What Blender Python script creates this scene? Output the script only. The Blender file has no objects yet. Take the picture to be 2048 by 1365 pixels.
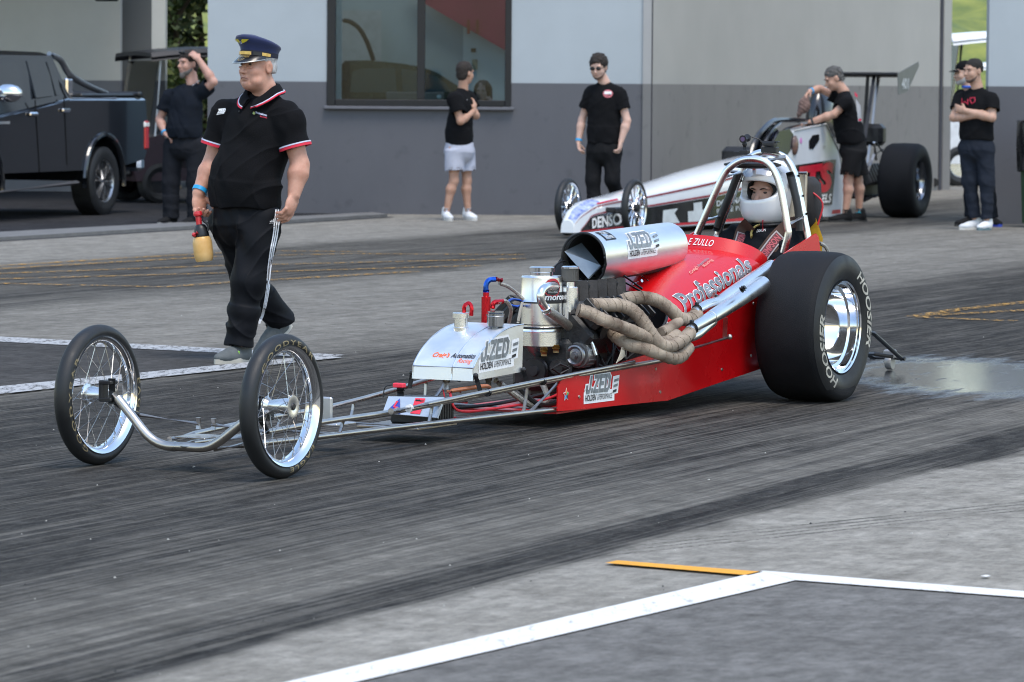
import bpy, bmesh, math, random
import numpy as np
from mathutils import Matrix, Vector
random.seed(7); np.random.seed(7)
S = bpy.context.scene
COL = S.collection
rad = math.radians
# ------------------------------------------------------------------ camera
FPX, CAMH, HORIZON, ROLL = 8300.0, 1.51, 170.0, 0.4      # focal length in photo pixels (2048 wide), eye height, horizon row
PITCH = math.atan((682.5 - HORIZON) / FPX)
CR = Matrix.Rotation(math.pi / 2 - PITCH, 3, 'X') @ Matrix.Rotation(rad(ROLL), 3, 'Z')
cd = bpy.data.cameras.new('camera'); cam = bpy.data.objects.new('camera', cd); COL.objects.link(cam)
cam.matrix_world = Matrix.Translation((0, 0, CAMH)) @ CR.to_4x4()
cd.sensor_width = 36.0; cd.lens = FPX / 2048 * 36.0; cd.clip_start = 0.5; cd.clip_end = 3000
cd.dof.use_dof = True; cd.dof.focus_distance = 18.6; cd.dof.aperture_fstop = 9.0
S.camera = cam
# ------------------------------------------------------------------ world, sun, exposure
SUN_EL, SUN_AZ = 66.0, 155.0      # azimuth of the sun, degrees from +Y towards +X
W = bpy.data.worlds.new('World'); S.world = W; W.use_nodes = True
nt = W.node_tree; nt.nodes.clear()
wo = nt.nodes.new('ShaderNodeOutputWorld'); wb = nt.nodes.new('ShaderNodeBackground'); sk = nt.nodes.new('ShaderNodeTexSky')
sk.sky_type = 'NISHITA'; sk.sun_disc = False; sk.sun_elevation = rad(SUN_EL); sk.sun_rotation = rad(SUN_AZ)
sk.air_density = 1.35; sk.dust_density = 0.9; sk.ozone_density = 0.0; sk.altitude = 0
wb.inputs['Strength'].default_value = 0.15
nt.links.new(sk.outputs[0], wb.inputs[0]); nt.links.new(wb.outputs[0], wo.inputs[0])
sl = bpy.data.lights.new('sun', 'SUN'); sl.energy = 1.2; sl.angle = rad(24); sl.color = (1.0, 0.93, 0.83)
so = bpy.data.objects.new('sun', sl); COL.objects.link(so)
sd = Vector((math.sin(rad(SUN_AZ)) * math.cos(rad(SUN_EL)), math.cos(rad(SUN_AZ)) * math.cos(rad(SUN_EL)), math.sin(rad(SUN_EL))))
so.rotation_euler = (-sd).to_track_quat('-Z', 'Y').to_euler()
S.view_settings.view_transform = 'Standard'; S.view_settings.look = 'None'
S.view_settings.gamma = 1.0; S.view_settings.use_curve_mapping = False
S.view_settings.exposure = 1.0
S.cycles.max_bounces = 8; S.cycles.transparent_max_bounces = 12
S.cycles.use_denoising = True; S.cycles.filter_width = 1.05
# ------------------------------------------------------------------ pixel -> place
def ray(x, y): return CR @ Vector(((x - 1024) / FPX, -(y - 682.5) / FPX, -1.0))
CAM = Vector((0, 0, CAMH))
def G(x, y, z=0.0):                       # point on the ground (or level z) seen at photo pixel x, y
    d = ray(x, y); return CAM + d * ((z - CAMH) / d.z)
def AY(x, y, Y):                          # point at depth Y
    d = ray(x, y); return CAM + d * (Y / d.y)
def PL(x, y, O, n):                       # point on a plane
    d = ray(x, y); return CAM + d * ((O - CAM).dot(n) / d.dot(n))
# ------------------------------------------------------------------ materials
MATS = {}
def lin(c):
    if isinstance(c, str):
        c = [int(c[i:i + 2], 16) / 255 for i in (0, 2, 4)]
        c = [x / 12.92 if x <= 0.04045 else ((x + 0.055) / 1.055) ** 2.4 for x in c]
    return (*c, 1.0)
def M(name, col=(.5, .5, .5), rough=.5, metal=0., var=.12, vscale=8., bump=0., bscale=60., coat=0., spec=.5, rvar=.1, aniso=None, emis=0, sub=0, sheen=0, col2=None, stretch=(1, 1, 1)):
    if name in MATS: return MATS[name]
    m = bpy.data.materials.new(name); m.use_nodes = True; t = m.node_tree; n = t.nodes; l = t.links
    b = n['Principled BSDF']; c = lin(col)
    b.inputs['Metallic'].default_value = metal; b.inputs['Specular IOR Level'].default_value = spec
    b.inputs['Coat Weight'].default_value = coat; b.inputs['Coat Roughness'].default_value = .06
    if sheen: b.inputs['Sheen Weight'].default_value = sheen; b.inputs['Sheen Roughness'].default_value = .5
    if sub: b.inputs['Subsurface Weight'].default_value = sub; b.inputs['Subsurface Scale'].default_value = .012; b.inputs['Subsurface Radius'].default_value = (1, .35, .2)
    tc = n.new('ShaderNodeTexCoord'); mp = n.new('ShaderNodeMapping'); mp.inputs['Scale'].default_value = stretch
    l.new(tc.outputs['Object'], mp.inputs[0])
    no = n.new('ShaderNodeTexNoise'); no.inputs['Scale'].default_value = vscale; no.inputs['Detail'].default_value = 6; no.inputs['Roughness'].default_value = .6
    l.new(mp.outputs[0], no.inputs['Vector'])
    mx = n.new('ShaderNodeMix'); mx.data_type = 'RGBA'
    c2 = lin(col2) if col2 is not None else tuple(min(1, x * (1 + var)) for x in c[:3]) + (1,)
    c1 = c if col2 is not None else tuple(x * (1 - var) for x in c[:3]) + (1,)
    mx.inputs['A'].default_value = c1; mx.inputs['B'].default_value = c2
    rp = n.new('ShaderNodeMapRange'); rp.inputs[1].default_value = .3; rp.inputs[2].default_value = .7
    l.new(no.outputs['Fac'], rp.inputs[0]); l.new(rp.outputs[0], mx.inputs['Factor']); l.new(mx.outputs['Result'], b.inputs['Base Color'])
    rr = n.new('ShaderNodeMapRange'); rr.inputs[1].default_value = .3; rr.inputs[2].default_value = .7
    rr.inputs[3].default_value = max(.02, rough * (1 - rvar)); rr.inputs[4].default_value = min(1, rough * (1 + rvar * 2))
    l.new(no.outputs['Fac'], rr.inputs[0]); l.new(rr.outputs[0], b.inputs['Roughness'])
    if bump:
        nb = n.new('ShaderNodeTexNoise'); nb.inputs['Scale'].default_value = bscale; nb.inputs['Detail'].default_value = 3
        l.new(mp.outputs[0], nb.inputs['Vector'])
        bp = n.new('ShaderNodeBump'); bp.inputs['Strength'].default_value = bump; bp.inputs['Distance'].default_value = .01
        l.new(nb.outputs['Fac'], bp.inputs['Height']); l.new(bp.outputs[0], b.inputs['Normal'])
    MATS[name] = m; return m
def glass(name, tint=(1, 1, 1), refl=.08, rough=.02, ior=1.5):
    if name in MATS: return MATS[name]
    m = bpy.data.materials.new(name); m.use_nodes = True; t = m.node_tree; n = t.nodes; l = t.links; n.clear()
    o = n.new('ShaderNodeOutputMaterial'); tr = n.new('ShaderNodeBsdfTransparent'); tr.inputs[0].default_value = lin(tint)
    gl = n.new('ShaderNodeBsdfGlossy'); gl.inputs['Roughness'].default_value = rough
    fr = n.new('ShaderNodeFresnel'); fr.inputs[0].default_value = ior
    ad = n.new('ShaderNodeMath'); ad.operation = 'ADD'; ad.inputs[1].default_value = refl; ad.use_clamp = True
    ms = n.new('ShaderNodeMixShader'); l.new(fr.outputs[0], ad.inputs[0]); l.new(ad.outputs[0], ms.inputs[0])
    l.new(tr.outputs[0], ms.inputs[1]); l.new(gl.outputs[0], ms.inputs[2]); l.new(ms.outputs[0], o.inputs[0])
    MATS[name] = m; return m
# ------------------------------------------------------------------ objects
def link(name, data, parent=None):
    o = bpy.data.objects.new(name, data); COL.objects.link(o)
    if parent is not None: o.parent = parent
    return o
def tag(o, label=None, cat=None, group=None, kind=None):
    if label: o['label'] = label
    if cat: o['category'] = cat
    if group: o['group'] = group
    if kind: o['kind'] = kind
    return o
def thing(name, label, cat, loc=(0, 0, 0), rotz=0., group=None):
    o = link(name, None); o.location = loc; o.rotation_euler = (0, 0, rotz); o.empty_display_size = .1
    return tag(o, label, cat, group)
def basis(d):
    d = Vector(d).normalized(); a = Vector((0, 0, 1)) if abs(d.z) < .9 else Vector((1, 0, 0))
    x = d.cross(a).normalized(); return x, x.cross(d).normalized(), d
def spline(pts, n=6):
    p = [Vector(q) for q in pts]
    if len(p) < 3 or n < 2: return p
    out = []
    for i in range(len(p) - 1):
        a = p[i - 1] if i else p[0] * 2 - p[1]; b, c = p[i], p[i + 1]; d = p[i + 2] if i + 2 < len(p) else p[-1] * 2 - p[-2]
        for k in range(n):
            t = k / n
            out.append(.5 * (2 * b + (c - a) * t + (2 * a - 5 * b + 4 * c - d) * t * t + (3 * b - a - 3 * c + d) * t ** 3))
    return out + [p[-1]]
class MB:
    def __init__(s): s.v = []; s.f = []; s.m = []
    def add(s, vs, fs, mi=0):
        o = len(s.v); s.v += [tuple(v) for v in vs]; s.f += [tuple(i + o for i in f) for f in fs]; s.m += [mi] * len(fs); return s
    def box(s, c, size, R=None, b=0., mi=0):
        hx, hy, hz = [q / 2 for q in size]; c = Vector(c); R = R or Matrix.Identity(3)
        if b <= 0:
            vs = [c + R @ Vector((x * hx, y * hy, z * hz)) for x in (-1, 1) for y in (-1, 1) for z in (-1, 1)]
            return s.add(vs, [(0, 1, 3, 2), (4, 6, 7, 5), (0, 4, 5, 1), (2, 3, 7, 6), (0, 2, 6, 4), (1, 5, 7, 3)], mi)
        b = min(b, hx * .9, hy * .9, hz * .9); vs = []; id = {}
        for x in (-1, 1):
            for y in (-1, 1):
                for z in (-1, 1):
                    for ax in range(3):
                        q = [x * (hx - b), y * (hy - b), z * (hz - b)]; q[ax] = (x, y, z)[ax] * (hx, hy, hz)[ax]
                        id[x, y, z, ax] = len(vs); vs.append(c + R @ Vector(q))
        fs = []
        for ax in range(3):
            o1, o2 = [k for k in range(3) if k != ax]
            for sg in (-1, 1):
                f = []
                for a_, b_ in ((-1, -1), (1, -1), (1, 1), (-1, 1)):
                    k = [0, 0, 0]; k[ax] = sg; k[o1] = a_; k[o2] = b_; f.append(id[(*k, ax)])
                fs.append(f)
        for ax in range(3):
            o1, o2 = [k for k in range(3) if k != ax]
            for a_ in (-1, 1):
                for b_ in (-1, 1):
                    k0 = [0, 0, 0]; k0[o1] = a_; k0[o2] = b_; k1 = list(k0); k0[ax] = -1; k1[ax] = 1
                    fs.append([id[(*k0, o1)], id[(*k1, o1)], id[(*k1, o2)], id[(*k0, o2)]])
        for x in (-1, 1):
            for y in (-1, 1):
                for z in (-1, 1): fs.append([id[x, y, z, a] for a in range(3)])
        return s.add(vs, fs, mi)
    def tube(s, pts, r, n=10, closed=False, caps=True, mi=0, sub=0, flat=None):
        rs = r if isinstance(r, (list, tuple)) else None
        if sub:
            p0 = [Vector(q) for q in pts]; p = spline(p0, sub)
            if rs: rs = [rs[min(i // sub, len(rs) - 2)] * (1 - (i % sub) / sub) + rs[min(i // sub, len(rs) - 2) + 1] * ((i % sub) / sub) if i < len(p) - 1 else rs[-1] for i in range(len(p))]
        else: p = [Vector(q) for q in pts]
        k = len(p); vs = []; prev = None
        for i in range(k):
            if closed: d = p[(i + 1) % k] - p[i - 1]
            else: d = p[min(i + 1, k - 1)] - p[max(i - 1, 0)]
            if d.length < 1e-9: d = Vector((0, 0, 1))
            d.normalize()
            if prev is None: x, y, _ = basis(d)
            else:
                x = prev - d * prev.dot(d)
                x = x.normalized() if x.length > 1e-6 else basis(d)[0]
                y = d.cross(x)
            prev = x; R = rs[i] if rs else r
            fx, fy = flat or (1, 1)
            for j in range(n):
                a = 2 * math.pi * j / n; vs.append(p[i] + (x * math.cos(a) * fx + y * math.sin(a) * fy) * R)
        fs = []
        for i in range(k if closed else k - 1):
            for j in range(n):
                a, b = i * n + j, i * n + (j + 1) % n; c, d2 = ((i + 1) % k) * n + (j + 1) % n, ((i + 1) % k) * n + j
                fs.append((a, b, c, d2))
        if caps and not closed: fs += [tuple(range(n))[::-1], tuple(range((k - 1) * n, k * n))]
        return s.add(vs, fs, mi)
    def lathe(s, prof, o=(0, 0, 0), ax=(0, 0, 1), n=32, mi=0, closed=False, caps=True):
        x, y, d = basis(ax); o = Vector(o); vs = []; k = len(prof)
        for h, r in prof:
            for j in range(n):
                a = 2 * math.pi * j / n; vs.append(o + d * h + (x * math.cos(a) + y * math.sin(a)) * r)
        fs = []
        for i in range(k if closed else k - 1):
            for j in range(n):
                i2 = (i + 1) % k; fs.append((i * n + j, i * n + (j + 1) % n, i2 * n + (j + 1) % n, i2 * n + j))
        if not closed and caps:
            if prof[0][1] > 1e-5: fs.append(tuple(range(n))[::-1])
            if prof[-1][1] > 1e-5: fs.append(tuple(range((k - 1) * n, k * n)))
        return s.add(vs, fs, mi)
    def loft(s, rows, closed=False, caps=False, mi=0):
        k = len(rows); n = len(rows[0]); vs = [q for r in rows for q in r]; fs = []
        for i in range(k - 1):
            for j in range(n if closed else n - 1):
                fs.append((i * n + j, i * n + (j + 1) % n, (i + 1) * n + (j + 1) % n, (i + 1) * n + j))
        if caps: fs += [tuple(range(n))[::-1], tuple(range((k - 1) * n, k * n))]
        return s.add(vs, fs, mi)
    def prism(s, poly, fn, d0, d1, mi=0):          # 2-D polygon extruded; fn(a, b, d) -> 3-D
        n = len(poly); vs = [fn(a, b, d0) for a, b in poly] + [fn(a, b, d1) for a, b in poly]
        return s.add(vs, [tuple(range(n)), tuple(range(n, 2 * n))[::-1]] + [(i, (i + 1) % n, n + (i + 1) % n, n + i) for i in range(n)], mi)
    def sphere(s, c, r, n=16, mi=0, R=None):
        r = r if isinstance(r, (tuple, list)) else (r, r, r); c = Vector(c); vs = []; fs = []; k = n // 2
        for i in range(k + 1):
            a = math.pi * i / k
            for j in range(n):
                b = 2 * math.pi * j / n; q = Vector((math.sin(a) * math.cos(b) * r[0], math.sin(a) * math.sin(b) * r[1], math.cos(a) * r[2]))
                vs.append(c + (R @ q if R else q))
        for i in range(k):
            for j in range(n): fs.append((i * n + j, i * n + (j + 1) % n, (i + 1) * n + (j + 1) % n, (i + 1) * n + j))
        return s.add(vs, fs, mi)
    def mesh(s, name, mats, angle=35, fix=True):
        me = bpy.data.meshes.new(name); me.from_pydata(s.v, [], s.f)
        for m in (mats if isinstance(mats, (list, tuple)) else [mats]): me.materials.append(m)
        if any(s.m): me.polygons.foreach_set('material_index', s.m)
        if fix:
            b = bmesh.new(); b.from_mesh(me); bmesh.ops.remove_doubles(b, verts=b.verts, dist=1e-6); bmesh.ops.recalc_face_normals(b, faces=b.faces); b.to_mesh(me); b.free()
        if angle:
            me.polygons.foreach_set('use_smooth', [True] * len(me.polygons)); me.set_sharp_from_angle(angle=rad(angle))
        me.update(); return me
    def build(s, name, mats, parent=None, angle=35, fix=True):
        return link(name, s.mesh(name, mats, angle, fix), parent)
# ------------------------------------------------------------------ text as flat meshes, mapped on surfaces
TXT = {}
def text2d(t, bold=0., shear=0., space=1.):
    k = (t, bold, shear, space)
    if k in TXT: return TXT[k]
    c = bpy.data.curves.new('t', 'FONT'); c.body = t; c.offset = bold; c.shear = shear; c.space_character = space; c.resolution_u = 3; c.fill_mode = 'FRONT'
    o = bpy.data.objects.new('t', c); COL.objects.link(o)
    dg = bpy.context.evaluated_depsgraph_get(); me = bpy.data.meshes.new_from_object(o.evaluated_get(dg))
    v = np.array([q.co[:2] for q in me.vertices]); f = [tuple(p.vertices) for p in me.polygons]
    bpy.data.objects.remove(o); bpy.data.curves.remove(c); bpy.data.meshes.remove(me)
    V = [tuple(q) for q in v]; Q = list(f); f = []
    while Q:                                                     # split long triangles so that glyphs follow curved surfaces
        t_ = Q.pop(); e = [math.dist(V[t_[i]], V[t_[(i + 1) % 3]]) for i in range(3)]; i = e.index(max(e))
        if e[i] > .16: a, b_, c_ = t_[i], t_[(i + 1) % 3], t_[(i + 2) % 3]; V.append(((V[a][0] + V[b_][0]) / 2, (V[a][1] + V[b_][1]) / 2)); m_ = len(V) - 1; Q += [(a, m_, c_), (m_, b_, c_)]
        else: f.append(t_)
    v = np.array(V)
    x0, x1 = v[:, 0].min(), v[:, 0].max(); v[:, 0] -= x0
    TXT[k] = (v, f, x1 - x0); return TXT[k]
def put_text(mb, t, fn, width, height, bold=0., shear=0., space=1., mi=0, ref=None):
    """fn(a, b): a 0..width along, b 0..height up; glyph caps ~0.7 em fill the height"""
    v, f, w = text2d(t, bold, shear, space)
    if ref: w = text2d(*ref)[2]
    off = 0 if not ref else (text2d(t, bold, shear, space)[2] - w) / 2
    mb.add([fn((x - off) / w * width, y / .7 * height) for x, y in v], f, mi)
# ------------------------------------------------------------------ signed-distance figures -> surface nets
class SDF:
    def __init__(s, h=.008): s.h = h; s.p = []
    def _a(s, fn, lo, hi, k, op): s.p.append((fn, np.array(lo) - 0, np.array(hi), k, op))
    def cap(s, a, b, ra, rb=None, k=.02, op='u'):
        rb = ra if rb is None else rb; a = np.array(a, np.float32); b = np.array(b, np.float32); ab = b - a; L2 = float(ab @ ab) + 1e-9
        def fn(x, y, z):
            t = np.clip(((x - a[0]) * ab[0] + (y - a[1]) * ab[1] + (z - a[2]) * ab[2]) / L2, 0, 1)
            return np.sqrt((x - a[0] - t * ab[0]) ** 2 + (y - a[1] - t * ab[1]) ** 2 + (z - a[2] - t * ab[2]) ** 2) - (ra + (rb - ra) * t)
        R = max(ra, rb); s._a(fn, np.minimum(a, b) - R, np.maximum(a, b) + R, k, op); return s
    def cone(s, a, b, ra, rb, k=.02, op='u', fx=None):          # flat ends; fx = (axis, scale): squash across one axis
        a = np.array(a, np.float32); b = np.array(b, np.float32); ab = b - a; L = float(np.sqrt(ab @ ab)); d = ab / L
        if fx: ux = np.array(fx[0], np.float32); ux = ux - d * float(ux @ d); ux /= np.sqrt(ux @ ux); q = fx[1]
        def fn(x, y, z):
            X, Y, Z = x - a[0], y - a[1], z - a[2]; t = X * d[0] + Y * d[1] + Z * d[2]
            r2 = np.maximum(X * X + Y * Y + Z * Z - t * t, 0)
            if fx: e = X * ux[0] + Y * ux[1] + Z * ux[2]; r2 = np.maximum(r2 - e * e, 0) + (e / q) ** 2
            rr = np.sqrt(r2) - (ra + (rb - ra) * np.clip(t / L, 0, 1))
            return np.maximum(rr, np.maximum(-t, t - L))
        R = max(ra, rb) * (max(1, fx[1]) if fx else 1); s._a(fn, np.minimum(a, b) - R, np.maximum(a, b) + R, k, op); return s
    def ell(s, c, r, R=None, k=.02, op='u'):
        c = np.array(c, np.float32); r = np.array(r if hasattr(r, '__len__') else (r, r, r), np.float32); Q = np.array(R, np.float32) if R is not None else np.eye(3, dtype=np.float32)
        def fn(x, y, z):
            X, Y, Z = x - c[0], y - c[1], z - c[2]
            e = [(X * Q[0, i] + Y * Q[1, i] + Z * Q[2, i]) for i in range(3)]
            k0 = np.sqrt(sum((e[i] / r[i]) ** 2 for i in range(3))); k1 = np.sqrt(sum((e[i] / r[i] ** 2) ** 2 for i in range(3))) + 1e-6
            return k0 * (k0 - 1) / k1
        m = float(r.max()); s._a(fn, c - m, c + m, k, op); return s
    def half(s, pt, n, lo, hi, k=.004):                          # keep the side n points away from, within a box
        pt = np.array(pt, np.float32); n = np.array(n, np.float32); n /= np.sqrt(n @ n)
        s._a(lambda x, y, z: -((x - pt[0]) * n[0] + (y - pt[1]) * n[1] + (z - pt[2]) * n[2]), lo, hi, k, 's'); return s
    def func(s, fn, lo, hi): s._a(fn, lo, hi, 0, 'd'); return s  # displacement
    def net(s):
        h = s.h; U = [p for p in s.p if p[4] == 'u']
        lo = np.min([p[1] for p in U], 0) - 4 * h; hi = np.max([p[2] for p in U], 0) + 4 * h
        n = np.ceil((hi - lo) / h).astype(int) + 1
        ax = [(lo[i] + h * np.arange(n[i])).astype(np.float32) for i in range(3)]
        F = np.full(n, .5, np.float32)
        for fn, a, b, k, op in s.p:
            pad = 2 * k + 4 * h if op != 's' else 2 * h
            i0 = np.maximum(((a - pad - lo) / h).astype(int), 0); i1 = np.minimum(((b + pad - lo) / h).astype(int) + 2, n)
            if (i1 <= i0).any(): continue
            sl_ = tuple(slice(i0[i], i1[i]) for i in range(3))
            x, y, z = ax[0][sl_[0]][:, None, None], ax[1][sl_[1]][None, :, None], ax[2][sl_[2]][None, None, :]
            d = fn(x, y, z).astype(np.float32); f = F[sl_]
            if op == 'd': F[sl_] = f + d; continue
            if op == 'u': t = np.clip(.5 + .5 * (d - f) / k, 0, 1); F[sl_] = d * (1 - t) + f * t - k * t * (1 - t)
            else: e = -d; t = np.clip(.5 - .5 * (e - f) / k, 0, 1); F[sl_] = e * (1 - t) + f * t + k * t * (1 - t)
        return surfnet(F, lo, h)
    def build(s, name, mat, parent=None, smooth=2):
        v, q = s.net()
        if smooth: v = relax(v, q, smooth)
        me = bpy.data.meshes.new(name); me.from_pydata(v.tolist(), [], q.tolist()); me.materials.append(mat)
        me.polygons.foreach_set('use_smooth', [True] * len(me.polygons)); me.update()
        o = link(name, me, parent)
        return o
def relax(v, q, it):
    e = np.concatenate([q[:, [0, 1]], q[:, [1, 2]], q[:, [2, 3]], q[:, [3, 0]]]); e = np.concatenate([e, e[:, ::-1]])
    c = np.bincount(e[:, 0], minlength=len(v)).astype(float); c[c == 0] = 1
    for i in range(it):
        lam = .5 if i % 2 == 0 else -.45
        a = np.stack([np.bincount(e[:, 0], weights=v[e[:, 1], k], minlength=len(v)) for k in range(3)], 1) / c[:, None]
        v = v + lam * (a - v)
    return v
def surfnet(F, lo, h):
    N = F < 0; nx, ny, nz = F.shape
    cnt = np.zeros((nx - 1, ny - 1, nz - 1), np.int8)
    for a in (0, 1):
        for b in (0, 1):
            for c in (0, 1): cnt += N[a:nx - 1 + a, b:ny - 1 + b, c:nz - 1 + c]
    act = (cnt > 0) & (cnt < 8); I = np.argwhere(act); idx = np.full(act.shape, -1, np.int64); idx[act] = np.arange(len(I))
    pos = np.zeros((len(I), 3)); w = np.zeros(len(I))
    cs = [(a, b, c) for a in (0, 1) for b in (0, 1) for c in (0, 1)]
    val = {c: F[I[:, 0] + c[0], I[:, 1] + c[1], I[:, 2] + c[2]] for c in cs}
    for c in cs:
        for ax in range(3):
            if c[ax] == 0:
                d = list(c); d[ax] = 1; f0, f1 = val[c], val[tuple(d)]; m = (f0 < 0) != (f1 < 0)
                t = np.where(m, f0 / np.where(f0 - f1 == 0, 1e-9, f0 - f1), 0)
                p = np.tile(np.array(c, float), (len(I), 1)); p[:, ax] += t
                pos += p * m[:, None]; w += m
    v = lo + h * (I + pos / w[:, None]); Q = []
    for ax in range(3):
        a, b = [(1, 2), (2, 0), (0, 1)][ax]
        s0 = [slice(None)] * 3; s1 = [slice(None)] * 3; s0[ax] = slice(0, -1); s1[ax] = slice(1, None)
        E = np.argwhere(N[tuple(s0)] != N[tuple(s1)])
        E = E[(E[:, a] > 0) & (E[:, b] > 0) & (E[:, a] < F.shape[a] - 1) & (E[:, b] < F.shape[b] - 1)]
        def cell(da, db):
            k = E.copy(); k[:, a] += da; k[:, b] += db; return idx[k[:, 0], k[:, 1], k[:, 2]]
        q = np.stack([cell(-1, -1), cell(0, -1), cell(0, 0), cell(-1, 0)], 1)
        fl = ~N[E[:, 0], E[:, 1], E[:, 2]]; q[fl] = q[fl][:, ::-1]
        Q.append(q)
    Q = np.concatenate(Q); Q = Q[(Q >= 0).all(1)]
    return v, Q

STROKES = {'J': [[(.55, 1), (.55, .22), (.42, 0), (.14, 0), (0, .2), (0, .36)]], '.': [[(0, 0), (.02, .12)]], 'Z': [[(0, 1), (.6, 1), (0, 0), (.6, 0)]], 'E': [[(.6, 1), (0, 1), (0, 0), (.6, 0)], [(0, .5), (.48, .5)]], 'D': [[(0, 0), (0, 1), (.4, 1), (.62, .8), (.62, .2), (.4, 0), (0, 0)]]}
STW = {'J': .55, '.': .04, 'Z': .6, 'E': .6, 'D': .62}
def block_text(mb, t, fn, width, height, th, shear=.25, gap=.34, mi=0, d0=.0015):
    """heavy slanted block letters drawn as thick strokes; fn(a, b, d)"""
    tot = sum(STW[c] for c in t) + gap * (len(t) - 1); x = 0; k = 0; sc = width / tot
    for c in t:
        for pl_ in STROKES[c]:
            for (x0, y0), (x1, y1) in zip(pl_, pl_[1:]):
                dx, dy = x1 - x0, y1 - y0; L = math.hypot(dx, dy) or 1; dx /= L; dy /= L; k += 1; n = max(1, int(L / .25)); e = th * .8
                rows = []
                for i in range(n + 1):
                    s_ = -e / 2 + (L + e) * i / n; row = []
                    for o_ in (-.5, .5):
                        px_, py_ = x0 + dx * s_ - dy * th * o_, y0 + dy * s_ + dx * th * o_; row.append(fn((x + px_) * sc + shear * py_ * height, py_ * height, d0 + k * .00006))
                    rows.append(row)
                mb.loft(rows, mi=mi)
        x += STW[c] + gap
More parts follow.
